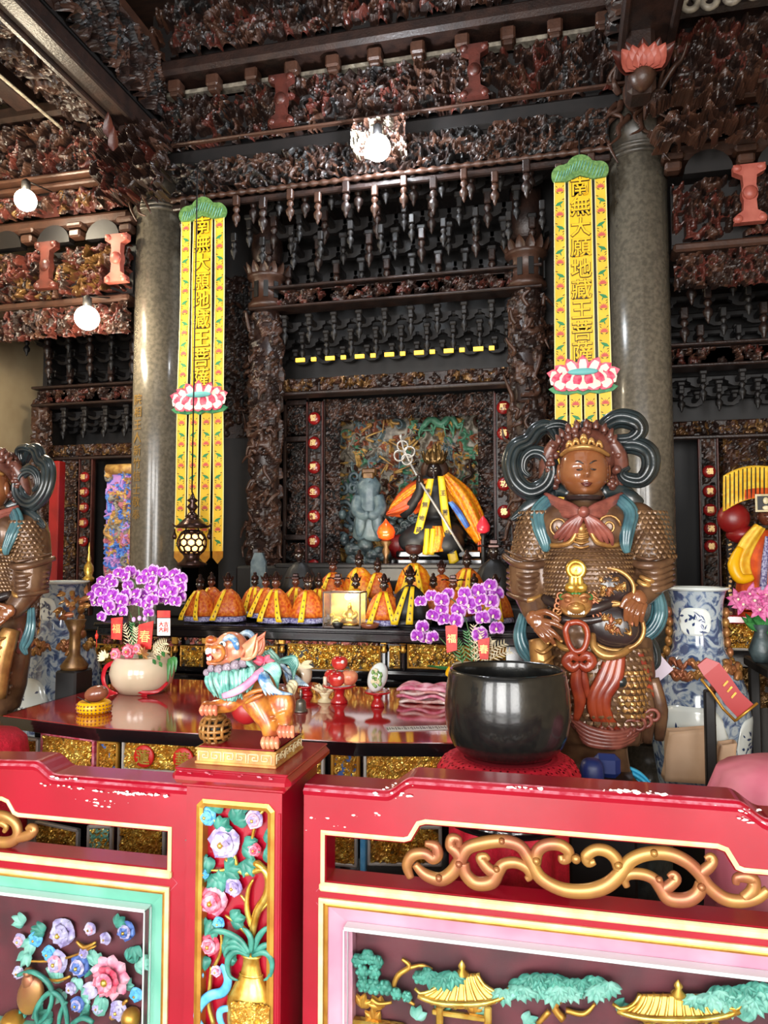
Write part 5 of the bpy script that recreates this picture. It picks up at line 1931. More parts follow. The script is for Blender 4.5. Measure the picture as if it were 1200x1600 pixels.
def frond(t, p, tip, n, L, mat='leaf_green', nm='frond'):
    b = B()
    p, tip = Vector(p), Vector(tip)
    ax = tip - p
    P = [p + ax * k / 8 + Vector((0, 0, .02 * math.sin(PI * k / 8))) for k in range(9)]
    b.tube(P, lerpl([.0025, .001], 9), 5)
    for k in range(n):
        q = p + ax * (k + 1) / (n + 1) + Vector((0, 0, .02 * math.sin(PI * (k + 1) / (n + 1))))
        for sg in (-1, 1):
            sd = ax.normalized().cross(Vector((0, -1, 0))).normalized() * sg + ax.normalized() * .9
            b.petal(q, sd, (0, -1, 0), L * (1 - .5 * k / n), L * .13, 0, cup=.05)
    return part(nm, b, mat, t)


Rn = random.Random(77)
pp_ = atz(222, 1081, ZT)
YO = pp_.y
ol = thing('potted_orchid', 'purple orchid in a cream pot with red ribbon at the left table end', 'plant', pp_, 'potted purple orchids')
m1 = mpp(222, YO)
b = B()
prof = [(24, 1082), (34, 1080), (45, 1066), (49, 1050), (46, 1036), (40, 1026), (37, 1024), (36, 1030), (20, 1034), (0, 1034)]
zz = lambda y: at(222, y, YO).z - pp_.z
b.lathe([(r * m1, max(0, zz(y))) for r, y in prof], pp_, 32)
part('pot', b, 'pot_cream', ol)
b = B()
R = m1
rb = lambda x, y, d: at(x, y, YO - d)
stroke(b, [rb(190, 1032, .10), rb(194, 1050, .13), rb(200, 1068, .125), rb(212, 1080, .10), rb(230, 1084, .11)], [.012, .02, .022, .02, .014], 8, 0, .15)
stroke(b, [rb(200, 1074, .12), rb(222, 1082, .12), rb(246, 1080, .10), rb(262, 1066, .05)], [.008, .010, .010, .008], 8, 0, .2)
stroke(b, [rb(180, 1034, .08), rb(166, 1042, .06), rb(161, 1060, .05), rb(168, 1078, .06), rb(184, 1084, .07)], [.010, .013, .013, .012, .006], 8, 0, .15)
part('ribbon', b, 'ribbon_red', ol)
b = B()
for k, (x, y) in enumerate(((191, 1040), (194, 1050), (196, 1058), (200, 1066))):
    p = rb(x, y, .139)
    b.box(p, (.022, .003, .006), r=rotm(0, .5, 0))
part('ribbon_print', b, 'white_paper', ol, 'stuff')
b = B()
for k in range(3):
    a = (.2, 2.6, 3.3)[k]
    stroke(b, [rb(262, 1032, .03), rb(274 - k * 5, 1030 + k * 4, .04), rb(274 - k * 6, 1050 + 8 * k, .05)], [.006, .014, .002], 8, 0, .2)
part('orchid_leaf', b, 'leaf_green', ol)
# stems
for P in ([(218, 1030), (212, 985), (196, 945), (170, 930), (140, 938)], [(222, 1030), (226, 980), (236, 940), (252, 915), (275, 915)], [(220, 1030), (218, 970), (214, 925), (206, 905), (185, 898)]):
    b = B()
    stroke(b, [at(x, y, YO - .02) for x, y in P], [.004, .0035, .003, .002], 6)
    part('stem', b, 'stem_green', ol)
OL = [(142, 932), (152, 920), (158, 908), (170, 904), (176, 912), (186, 896), (196, 902), (203, 893), (212, 899), (222, 906), (230, 896), (240, 892), (238, 908), (254, 895), (262, 903), (272, 898), (282, 905), (258, 914), (276, 912), (284, 918), (256, 928), (268, 924), (248, 936), (238, 938), (280, 932),
      (274, 940), (262, 938), (226, 930), (216, 942), (204, 940), (222, 938), (212, 928), (196, 930), (190, 938), (180, 942), (170, 948), (174, 955), (162, 938), (188, 950), (158, 926), (192, 956), (230, 944), (150, 940), (240, 926), (176, 930), (232, 958), (158, 964), (236, 918), (200, 915), (166, 918)]
for x, y in OL:
    orchid(ol, x, y, YO - .05 + Rn.uniform(-.05, .05), Rn, 0, Rn.uniform(.82, 1.05))
b = B()
for k, (x, y) in enumerate(((209, 968), (218, 966), (226, 967))):
    b.ell(at(x, y, YO - .06), (.012, .01, .014), 8, 6)
part('buds', b, 'petal_rim', ol, 'stuff')
for k, (x0, y0, x1, y1, m_) in enumerate(((206, 1024, 192, 975, 'ivory'), (210, 1022, 206, 972, 'leaf_green'), (214, 1020, 212, 980, 'ivory'), (236, 1020, 262, 1005, 'ivory'), (236, 1026, 264, 1018, 'ivory'))):
    frond(ol, at(x0, y0, YO - .04), at(x1, y1, YO - .06), 8, .045, m_)
def envelope(t, pts, mat, Y, txt=None, th=.004, nm='red_envelope'):
    q = [at(x, y, Y) for x, y in pts]
    c = sum(q, Vector()) / 4
    b = B()
    V = [p + Vector((0, -th / 2, 0)) for p in q] + [p + Vector((0, th / 2, 0)) for p in q]
    b.add([tuple(v) for v in V], [(0, 1, 2, 3), (7, 6, 5, 4), (0, 4, 5, 1), (1, 5, 6, 2), (2, 6, 7, 3), (3, 7, 4, 0)], 0, False)
    e = part(nm, b, mat, t)
    if txt:
        k = (q[1] - q[0]).length * .75 / max(1, len(txt.split('\n')[0]))
        g = glyph(txt, k, .002, .0006, 'lettering', 1)
        g.materials.clear()
        g.materials.append(M('seal_red' if mat == 'white_paper' else 'gold_thread'))
        g.transform(Matrix.Translation(c + Vector((0, -th / 2 - .002, 0)) - ORG(t).location))
        put('lettering', g, e)
    return e


envelope(ol, [(174, 966), (192, 964), (190, 1000), (174, 998)], 'red_paper', YO - .07, '福')
envelope(ol, [(217, 976), (240, 970), (236, 1014), (214, 1016)], 'red_paper', YO - .06, '春')
envelope(ol, [(246, 954), (266, 954), (266, 965), (246, 965)], 'red_paper', YO - .075)
envelope(ol, [(246, 966), (266, 966), (266, 993), (246, 993)], 'white_paper', YO - .075, '大吉\n大利')
for x, y, r, k in ((200, 1018, .042, 'crimson'), (180, 1022, .034, 'crimson'), (214, 1014, .03, 'crimson')):
    flower(ol, at(x, y, YO - .10), r, k, Rn, outer=7, name='ribbon_flower')
for x, y in ((164, 1028), (222, 1022)):
    b = B()
    for k in range(7):
        a = PI * (k - .5) / 5.5 + (.6 if x < 200 else -.3)
        b.petal(at(x, y, YO - .10), (math.cos(a) + (-.6 if x < 200 else 0), -.2, math.sin(a)), (0, -1, 0), .046, .022, 0, cup=-.15)
    part('gold_leaf', b, 'ivory' if x < 200 else 'gilt_rose', ol)
b = B()
for x, y in ((245, 1030), (252, 1024), (238, 1036), (248, 1040)):
    b.petal(at(x, y, YO - .11), (.3, -.2, .2), (0, -1, 0), .03, .034, 0, cup=-.2)
part('green_leaves', b, 'leaf_green', ol, 'stuff')
b = B().lathe([(.008, 0), (.01, .02), (.004, .03)], at(151, 998, YO), 8)
b.tube([at(151, 985, YO), at(151, 1012, YO)], .002, 5)
part('tassel', b, 'red_paper', ol)
# right orchid, standing behind the bowl
pr_ = atz(735, 1084, ZT)
YR = pr_.y
orr = thing('potted_orchid', 'purple orchid with red envelopes behind the big black bowl', 'plant', pr_, 'potted purple orchids')
part('pot', B().lathe([(.07, 0), (.1, .02), (.115, .08), (.1, .15), (.09, .16), (.085, .14), (0, .14)], pr_, 28), 'pot_cream', orr)
for P in ([(738, 1050), (735, 1000), (720, 950), (690, 930), (660, 945)], [(742, 1050), (748, 990), (760, 940), (780, 925)], [(736, 1050), (700, 1010), (672, 985), (656, 1000)]):
    b = B()
    stroke(b, [at(x, y, YR - .02) for x, y in P], [.004, .0035, .003, .002], 6)
    part('stem', b, 'stem_green', orr)
for x, y in ((657, 940), (674, 932), (700, 928), (726, 928), (748, 924), (766, 915), (776, 928), (676, 962), (690, 952), (716, 954), (732, 944), (752, 938), (768, 940), (712, 970), (694, 968), (660, 980), (652, 994), (676, 996), (754, 966), (772, 960), (750, 992), (776, 982), (666, 998), (742, 952), (722, 940), (690, 938), (758, 930)):
    orchid(orr, x, y, YR - .05 + Rn.uniform(-.05, .05), Rn, 0, Rn.uniform(.95, 1.2))
envelope(orr, [(696, 978), (715, 976), (714, 1016), (698, 1020)], 'red_paper', YR - .07, '福')
envelope(orr, [(746, 1000), (765, 996), (763, 1030), (750, 1030)], 'red_paper', YR - .07, '春')
for k, (x0, y0, x1, y1, m_) in enumerate(((738, 1040, 728, 985, 'leaf_green'), (742, 1040, 740, 975, 'ivory'), (750, 1036, 792, 1005, 'ivory'), (756, 1040, 800, 1018, 'ivory'), (724, 1040, 712, 1000, 'leaf_green'), (752, 1034, 770, 1000, 'ivory'), (744, 1040, 752, 985, 'ivory'))):
    frond(orr, at(x0, y0, YR - .03), at(x1, y1, YR - .05), 8, .05, m_)
b = B()
for a, L in ((2.9, .18), (.2, .16), (-.2, .15)):
    b.petal(at(720, 1048, YR - .05), (math.cos(a), -.2, math.sin(a) * .5), (0, -.3, 1), L, .05, 0, cup=.1)
part('orchid_leaf', b, 'leaf_green', orr, 'stuff')
b = B().petal(at(702, 1058, YR - .1), (0, -.1, 1), (0, -1, 0), .06, .04, 0)
part('yellow_leaf', b, 'yellow_plastic', orr)

# ------------------------------------------------------------------ big bowl, lace cushion, stool
YB = 2.62
pb = at(793, 1182, YB)
t = thing('singing_bowl', 'large black bronze bowl standing on the red lace cushion', 'bowl', pb)
m1 = mpp(793, YB)
zz = lambda y: at(793, y, YB).z - pb.z
prof = [(0, 1182), (52, 1181), (72, 1174), (84, 1162), (91, 1145), (95, 1122), (96, 1100), (94, 1075), (90, 1052), (88, 1046), (85, 1044), (83, 1048), (86, 1075), (90, 1105), (86, 1140), (70, 1164), (0, 1170)]
b = B().lathe([(r * m1, zz(y) + .0) for r, y in prof], pb, 64)
part('bowl', b, 'bowl_black', t)
pc = at(793, 1225, YB)
zt = pb.z
t = thing('lace_cushion', 'round cushion under the black bowl in a red lace cover', 'cushion', (pb.x, YB, zt - .16))
r0 = 108 * m1
b = B().lathe([(r0 * .95, zt - .16), (r0 * .98, zt - .10), (r0 * .96, zt - .045), (r0 * .86, zt - .012), (r0 * .7, zt - .004), (0, zt - .003)], (pb.x, YB, 0), 48)
part('cushion', b, 'lace_dark', t)
V, F = [], []
n, mth = 220, 26
P = [(.62, .000), (.80, .002), (.92, -.012), (1.0, -.045), (1.025, -.09), (1.02, -.13), (1.03, -.165)]
for j in range(mth + 1):
    u = j / mth * (len(P) - 1)
    k = min(int(u), len(P) - 2)
    rr = r0 * (P[k][0] + (P[k + 1][0] - P[k][0]) * (u - k))
    z = zt + P[k][1] + (P[k + 1][1] - P[k][1]) * (u - k)
    for i in range(n):
        a = 2 * PI * i / n
        w_ = 1 + .012 * math.sin(a * 34) * min(1, j / 8)
        V.append((pb.x + rr * w_ * math.cos(a), YB + rr * w_ * math.sin(a), z + .002))
for j in range(mth):
    for i in range(n):
        ph = i % 10
        hole = (j % 6 == 1 and ph in (2, 5, 8)) or (j % 6 == 4 and ph in (3, 7)) or (ph == 0 and j % 2 == 0 and j > 5) or (j > 14 and j % 3 == 0 and ph in (4, 5, 6))
        if not hole:
            k = (i + 1) % n
            F.append((j * n + i, j * n + k, (j + 1) * n + k, (j + 1) * n + i)[::-1])
part('lace_cover', B().add(V, F, 0), 'lace_red', t)
b = B()
R = random.Random(9)
for k in range(70):
    a = -PI / 2 + R.uniform(-.9, .9)
    rr = r0 * 1.035
    b.ell((pb.x + rr * math.cos(a), YB + rr * math.sin(a), zt - R.uniform(.075, .135)), (.004, .002, .0025), 5, 4)
part('gold_thread', b, 'gold_thread', t, 'stuff')
t = thing('bowl_stool', 'dark round stool carrying the lace cushion behind the railing', 'stool', (pb.x, YB, 0))
part('seat', B().lathe([(.2, zt - .21), (.22, zt - .2), (.22, zt - .17), (.2, zt - .162), (0, zt - .162)], (pb.x, YB, 0), 32), 'lacquer_black', t)
for k in range(4):
    a = PI / 4 + k * PI / 2
    part('leg', B().tube([(pb.x + .17 * math.cos(a), YB + .17 * math.sin(a), 0), (pb.x + .15 * math.cos(a), YB + .15 * math.sin(a), zt - .2)], .022, 10), 'lacquer_black', t)
# red cloth hanging under the stool seat, seen through the slot
b = B()
fn = lambda u, v: (pb.x + (.19 + .012 * math.sin(u * 60)) * math.cos(u * 2 * PI), YB + (.19 + .012 * math.sin(u * 60)) * math.sin(u * 2 * PI), zt - .19 - .24 * v)
part('cloth_skirt', b.sheet(fn, 120, 4, 0, .004), 'lace_red', t)
# the other red covered cushion, cut by the frame on the left
pc = at(-22, 1200, 2.75)
t = thing('drum_stand', 'red cloth covered round stand beside the left end of the table', 'stand', (pc.x, pc.y, 0))
r1 = .155
part('cloth_cover', B().lathe([(r1 * 1.05, .0), (r1 * 1.04, pc.z), (r1 * 1.06, pc.z + .06), (r1, pc.z + .12), (r1 * .8, pc.z + .15), (0, pc.z + .165)], (pc.x, pc.y, 0), 60, mod=lambda a, q: 1 + .03 * math.sin(a * 18) * (1 - q)), 'lace_red', t)
# ------------------------------------------------------------------ the painted lion on the post
PL0 = (-.902, 2.10)                                # plan centre
ZC = 1.001
ln = thing('guardian_lion', 'painted stone lion with teal mane resting one paw on an openwork ball', 'statue', (PL0[0], PL0[1], ZC))
# plinth
b = B()
hw_, hd, hh = .124, .115, .046
b.box((PL0[0], PL0[1], ZC + .004), (2 * hw_, 2 * hd, .008), bev=.002).box((PL0[0], PL0[1], ZC + hh / 2), (2 * hw_ - .008, 2 * hd - .008, hh), bev=.002)
b.box((PL0[0], PL0[1], ZC + hh - .003), (2 * hw_, 2 * hd, .006), bev=.002)
part('plinth', b, 'stone_base', ln)
part('plinth_top', B().box((PL0[0], PL0[1], ZC + hh + .001), (2 * hw_ - .02, 2 * hd - .02, .003)), 'rail_red', ln)
# greek key on the front and the right side
key = [(0, 0), (0, 1), (.85, 1), (.85, .3), (.35, .3), (.35, .65), (.6, .65)]
b = B()
def key_at(fr, n, L):
    w0 = L / n
    for k in range(n):
        P = [(x * w0 * .9 + k * w0 - L / 2 + .05 * w0, z) for x, z in (key if k % 2 == 0 else [(.9 - x, z) for x, z in key])]
        for a, c in zip(P[:-1], P[1:]):
            za, zc_ = ZC + .011 + a[1] * .024, ZC + .011 + c[1] * .024
            b.tube([fr(a[0], za), fr(c[0], zc_)], .0019, 4)
key_at(lambda x, z: (PL0[0] + x, PL0[1] - hd + .003, z), 6, 2 * hw_ - .02)
key_at(lambda x, z: (PL0[0] + hw_ - .003, PL0[1] + x, z), 6, 2 * hd - .02)
part('key_pattern', b, 'ivory', ln, 'stuff')
YLN = 2.085
k0 = mpp(380, YLN) / 4.615


def Q(cx, cy, dy=0.):                              # a point of the lion, from a 4.615x view of it that starts at (260, 960)
    p = at(260 + cx / 4.615, 960 + cy / 4.615, YLN - abs(dy))
    return Vector((p.x, YLN + dy, p.z))


def E_(b, cx, cy, dy, rx, ry, rz, mat=0, r=None, nu=16, nv=12, fn=None):
    b.ell(Q(cx, cy, dy), (rx * k0, ry * k0, rz * k0), nu, nv, mat, r, fn)


b = B()
E_(b, 640, 560, .0, 170, 110, 130, r=rotm(0, -.55, 0))
E_(b, 520, 540, -.01, 110, 105, 130)
E_(b, 830, 650, .0, 100, 115, 130)
E_(b, 740, 600, 0, 130, 105, 110)
for side, dx in ((-1, 0), (1, -70)):
    dy = side * .034
    E_(b, 830 + dx, 660, dy, 92, 55, 120)
    stroke(b, [Q(840 + dx, 700, dy), Q(862 + dx, 770, dy), Q(872 + dx, 830, dy * 1.1)], [70 * k0, 52 * k0, 44 * k0], 12)
    E_(b, 868 + dx, 845, dy * 1.15 - .008, 60, 62, 38)
# near foreleg straight, far foreleg raised onto the ball
stroke(b, [Q(640, 610, -.035), Q(690, 700, -.045), Q(738, 790, -.05), Q(752, 870, -.05), Q(755, 920, -.05)], [105 * k0, 84 * k0, 66 * k0, 56 * k0, 52 * k0], 14)
E_(b, 752, 930, -.06, 68, 75, 44)
stroke(b, [Q(540, 600, .0), Q(470, 640, -.025), Q(400, 660, -.03), Q(340, 668, -.03)], [90 * k0, 62 * k0, 52 * k0, 50 * k0], 12)
E_(b, 312, 678, -.032, 70, 62, 48, r=rotm(0, .5, 0))
body = fuse(b, 'body', 'lion_orange', ln, 9 * k0, 4)
b = B()
E_(b, 575, 690, -.005, 110, 80, 100)
part('belly', b, 'mouth_red', ln)
b = B()
for px_, py_, dy, sp in ((752, 930, -.06, 1), (868, 850, -.052, .9), (798, 850, .035, .8), (312, 690, -.05, 1)):
    for k in range(4):
        x = px_ - 48 * sp + 32 * sp * k
        if px_ == 312:
            c0, c1 = Q(265 + 30 * k, 660, dy - .015), Q(262 + 32 * k, 725, dy - .018)
        else:
            c0, c1 = Q(x, py_ - 42, dy - .022), Q(x, py_ + 36, dy - .03)
        stroke(b, [c0, (c0 + c1) / 2 + Vector((0, -.008, .002)), c1], [15 * k0, 20 * k0, 12 * k0], 8)
part('toes', b, 'lion_pink', ln, 'stuff')
b = B()
for P in ([(560, 590), (620, 560), (690, 545), (700, 555)], [(570, 640), (640, 600), (700, 575)], [(660, 720), (700, 740), (780, 735)], [(670, 760), (720, 775), (790, 760)]):
    stroke(b, [Q(x, y, -.083 + (.02 if y > 700 else 0)) for x, y in P], [8 * k0, 16 * k0, 16 * k0, 6 * k0], 8)
part('muscle_folds', b, 'lion_orange', ln, 'stuff')
# head
b = B()
E_(b, 470, 225, 0, 120, 95, 100)
E_(b, 400, 262, 0, 95, 90, 75)
E_(b, 348, 215, 0, 70, 62, 48)
E_(b, 328, 190, 0, 45, 48, 34)
E_(b, 440, 310, 0, 100, 92, 62)
E_(b, 356, 345, 0, 70, 66, 30)
E_(b, 520, 270, 0, 90, 100, 100)
fuse(b, 'head', 'lion_pink', ln, 8 * k0, 3)
b = B()
E_(b, 352, 288, -.003, 62, 70, 38)
part('mouth', b, 'mouth_red', ln)
b = B()
for k in range(5):
    E_(b, 292 + 6 * abs(k - 2), 262 + 3 * k, -.05 + .022 * k, 12, 11, 24)
    E_(b, 300 + 8 * abs(k - 2), 316, -.045 + .022 * k, 11, 10, 18)
for x in (318, 345):
    E_(b, x, 262, -.058 + .0, 12, 10, 20)
part('teeth', b, 'tooth_white', ln, 'stuff')
b = B()
E_(b, 322, 182, -.02, 42, 34, 30)
for s in (-1, 1):
    E_(b, 300, 205, s * .012, 22, 16, 14)
stroke(b, [Q(285, 228, -.03), Q(330, 238, -.055), Q(385, 230, -.062), Q(412, 262, -.055), Q(405, 310, -.052), Q(370, 335, -.05), Q(310, 340, -.03)], [9 * k0, 14 * k0, 16 * k0, 16 * k0, 15 * k0, 13 * k0, 8 * k0], 8)
part('muzzle_folds', b, 'lion_orange', ln, 'stuff')
b = B()
for s in (-1, 1):
    E_(b, 405, 215, s * .052, 26, 14, 22)
part('eyes', b, 'tooth_white', ln, 'stuff')
b = B()
for s in (-1, 1):
    E_(b, 398, 216, s * .058, 11, 9, 12)
part('pupils', b, 'ink', ln, 'stuff')
b = B()
for s in (-1, 1):
    stroke(b, [Q(415, 185, s * .05), Q(455, 165, s * .06), Q(490, 185, s * .062), Q(505, 225, s * .06), Q(515, 255, s * .058)], [14 * k0, 26 * k0, 26 * k0, 24 * k0, 12 * k0], 8)
    for k in range(6):
        E_(b, 430 + 16 * k, 168 + 3 * k * k * .6, s * .068, 14, 10, 14)
part('brows', b, 'wing_blue', ln, 'stuff')
for s in (-1, 1):
    b = B()
    c = Q(585, 265, s * .062)
    G = lambda u, v: tuple(Q(545 + 112 * v * (1 - .35 * (1 - u)) + 26 * math.sin(PI * u) * (1 - v), 335 - 110 * u * (1 - .2 * v) - 80 * v * u - 30 * v, (-.064 if s < 0 else .022) + s * (.012 * math.sin(PI * u) * (1 - v) + .01 * v)))
    b.sheet(G, 10, 8, 0, .006)
    e = -.068 if s < 0 else .026
    stroke(b, [Q(540, 318, e), Q(590, 318, e), Q(634, 292, e), Q(652, 240, e), Q(654, 175, e)], [12 * k0, 17 * k0, 16 * k0, 12 * k0, 5 * k0], 8)
    stroke(b, [Q(540, 296, e), Q(575, 245, e), Q(612, 200, e), Q(654, 172, e)], [12 * k0, 16 * k0, 13 * k0, 5 * k0], 8)
    part('ear', b, 'lion_pink', ln)
# curl row and mane
for x, y, s in ((325, 392, 30), (380, 398, 36), (440, 388, 38), (500, 368, 38), (556, 350, 34), (290, 420, 26)):
    b = B()
    E_(b, x, y, -.062 + .00003 * (x - 440) ** 2 * .0 + (.02 if x < 340 else 0), s, s * .8, s)
    p = Q(x, y, -.062 - s * k0 * .78 + (.02 if x < 340 else 0))
    b.tube([(p.x + q[0], p.y + .004 - .004 * i / 18, p.z + q[1]) for i, q in enumerate(spiral((0, 0), s * k0 * .7, .001, 1, 1.6, 18))], .0022, 5)
    part('mane_curl', b, 'lion_grey', ln)
b = B()
R = random.Random(12)
for k in range(34):
    t_ = k / 33
    x0, y0 = 300 + 330 * t_, 420 - 40 * t_ * t_ + R.uniform(-8, 8)
    x1 = x0 + 40 + R.uniform(-20, 30) - 60 * t_
    y1 = 560 + 70 * math.sin(PI * (t_ * .8 + .1)) - 140 * max(0, t_ - .6)
    dy = -.072 + (.035 * (1 - t_ * 3) if t_ < .33 else 0) + R.uniform(-.008, .008)
    stroke(b, [Q(x0, y0, dy), Q(x0 + R.uniform(-14, 14), y0 + (y1 - y0) * .35, dy - .012), Q((x0 + x1) / 2 + R.uniform(-14, 14), y0 + (y1 - y0) * .7, dy - .008), Q(x1, y1, dy)], [12 * k0, 17 * k0, 15 * k0, 4 * k0], 7)
for k in range(16):
    t_ = k / 15
    stroke(b, [Q(560 + 70 * t_, 330 - 40 * t_, -.06 + .12 * t_), Q(620 + 60 * t_, 380, -.07 + .14 * t_), Q(650 + 30 * t_, 450 + 10 * t_, -.07 + .14 * t_)], [14 * k0, 18 * k0, 6 * k0], 6)
part('mane', b, 'mane_teal', ln)
b = B()
E_(b, 470, 450, 0, 160, 140, 110)
E_(b, 560, 400, 0, 110, 140, 120)
part('mane_base', b, 'mane_shade', ln)  # dark underlayer: shade between the mane strands put into colour
b = B()
stroke(b, [Q(405, 590, -.085), Q(470, 570, -.096), Q(540, 535, -.1), Q(610, 480, -.098), Q(665, 420, -.088), Q(700, 370, -.05), Q(710, 340, 0)], [20 * k0, 26 * k0, 27 * k0, 27 * k0, 26 * k0, 20 * k0, 14 * k0], 8, 0, .35, up=(0, 1, 0))
part('collar_sash', b, 'sash_pink', ln)
b = B()
for a, L in ((.2, 90), (.9, 70), (2.4, 70), (3.0, 80)):
    b.petal(Q(700, 345, -.03), (math.cos(a), -.3, math.sin(a)), (0, -1, .3), L * k0, 55 * k0, 0, cup=-.3)
part('sash_bow', b, 'lotus_pink', ln)
for s in (-1, 1):
    b = B()
    for k in range(9):
        t_ = k / 8
        P = [Q(690 + 4 * k, 400 + 4 * k, s * .07), Q(720 + 8 * k - 40 * (1 - t_), 470 + 10 * k, s * .095), Q(720 + 190 * t_ ** .9, 585 - 10 * t_, s * (.088 - .02 * t_))]
        stroke(b, P, [14 * k0, 20 * k0, 5 * k0], 7)
    part('shoulder_locks', b, 'wing_blue', ln)
    b = B()
    for k in range(6):
        P = [Q(680 + 8 * k, 390 - 5 * k, s * .06), Q(740 + 10 * k, 400 - 8 * k, s * .075), Q(790 + 6 * k, 470 - 10 * k, s * .07), Q(806, 560 - 20 * k, s * .06)]
        stroke(b, P, [10 * k0, 17 * k0, 13 * k0, 4 * k0], 7)
    part('mane_locks', b, 'mane_teal', ln)
# tail up over the rump
b = B()
for k in range(5):
    stroke(b, [Q(860, 620, -.02 + .01 * k), Q(890, 560 - 10 * k, -.02 + .01 * k), Q(880 - 8 * k, 520 - 6 * k, -.02 + .01 * k)], [20 * k0, 26 * k0, 6 * k0], 7)
part('tail', b, 'ivory', ln)
# openwork ball under the raised paw
b = B()
c = Q(352, 826, -.03)
R_ = 108 * k0
for k in range(5):
    for ax in (0, 1):
        P = []
        off = (k - 2) / 2.6
        rr = math.sqrt(max(.05, 1 - off * off))
        for i in range(28):
            a = 2 * PI * i / 28
            q = (off, rr * math.cos(a), rr * math.sin(a)) if ax == 0 else (rr * math.cos(a), rr * math.sin(a), off)
            P.append(c + Vector(q) * R_)
        b.tube(P, .0052, 6, 0, closed=True)
for k in range(4):
    pass
part('openwork_ball', b, 'ball_bronze', ln)
b = B().ell(c, R_ * .8, 16, 12)
part('ball_core', b, 'ink', ln)
part('ball_cap', B().ell(c + Vector((0, 0, R_ * .72)), (R_ * .7, R_ * .7, R_ * .3), 16, 8), 'ball_bronze', ln)
# ------------------------------------------------------------------ tall altar table
YA, ZA = 4.4, 1.145
al = thing('tall_altar', 'tall black altar table with gilt carved friezes, crowded with small robed statues', 'altar', (AX, 4.85, 0))
xa0, xa1 = -3.02, .32
part('table_top', B().box(((xa0 + xa1) / 2, 4.95, ZA - .012), (xa1 - xa0, 1.1, .024), bev=.006), 'table_red', al).data.materials[0] = M('lacquer_black')
part('top_edge', B().box(((xa0 + xa1) / 2, 4.95, ZA - .055), (xa1 - xa0 - .03, 1.07, .06), bev=.01).box(((xa0 + xa1) / 2, 4.40, ZA - .024), (xa1 - xa0, .02, .006)), 'lacquer_black', al)
part('carcass', B().box(((xa0 + xa1) / 2, 4.98, .53), (xa1 - xa0 - .12, .98, 1.06)), 'lacquer_black', al)
GO2 = ['ink', 'bright_gold', 'gilt', 'bronze', 'bright_gold']
YFR = 4.475


def fr(px0, px1, y0, y1, mats, seed, n, frame=True, depth=.02, style='mix', rs=.5):
    p0, p1 = at(px0, y1, YFR), at(px1, y0, YFR)
    c = (p0 + p1) / 2
    o = relief('gilt_frieze', al, (c.x, YFR, c.z), p1.x - p0.x, p1.z - p0.z, depth, mats, seed, n, cell=.0055, lim=170, ground=1, rs=rs, style=style)
    if frame:
        b = B()
        pol = [(p0.x, p0.z), (p1.x, p0.z), (p1.x, p1.z), (p0.x, p1.z)]
        rim(b, pol, .010, YFR - .014, YFR + .01)
        part('frieze_frame', b, 'silver_edge' if False else 'gilt', al)


for k, (x0, x1) in enumerate(((160, 285), (290, 436), (448, 592), (604, 740), (746, 830))):
    fr(x0, x1, 993, 1006, ['ink', 'red_wood', 'bronze', 'pink_wood'], 120 + k, 90, False, style='leaf', rs=.6)
for k, (x0, x1) in enumerate(((150, 270), (282, 318), (326, 434), (450, 595), (609, 625), (637, 742), (750, 790))):
    fr(x0, x1, 1009, 1044, GO2, 130 + k, 150 if x1 - x0 > 60 else 40)
for x in (274, 321, 441, 600, 630, 746):
    p = at(x, 1020, YFR - .015)
    b = B().box((p.x, p.y, at(x, 999, YFR).z), (.042, .04, .055), bev=.006)
    b.lathe([(.014, -.045), (.02, -.03), (.012, -.015), (.016, 0)], (p.x, p.y, at(x, 1008, YFR).z), 10)
    part('bracket_drop', b, 'gilt', al)
    part('slim_post', B().box((p.x, p.y + .01, at(x, 1030, YFR).z), (.02, .02, .14), bev=.004), 'lacquer_black', al)
part('lower_rail', B().box(((xa0 + xa1) / 2, 4.46, at(500, 1052, YFR).z), (xa1 - xa0 - .08, .06, .035), bev=.008).box(((xa0 + xa1) / 2, 4.44, at(500, 1062, YFR).z), (xa1 - xa0 - .06, .08, .03), bev=.008), 'lacquer_black', al)
for k, (x0, x1) in enumerate(((430, 540), (545, 640), (700, 760))):
    fr(x0, x1, 1072, 1100, GO2, 140 + k, 70, False)
part('riser', B().box(((xa0 + xa1) / 2, 5.2, ZA + .05), (xa1 - xa0 - .3, .56, .1), bev=.01), 'black_wood', al)

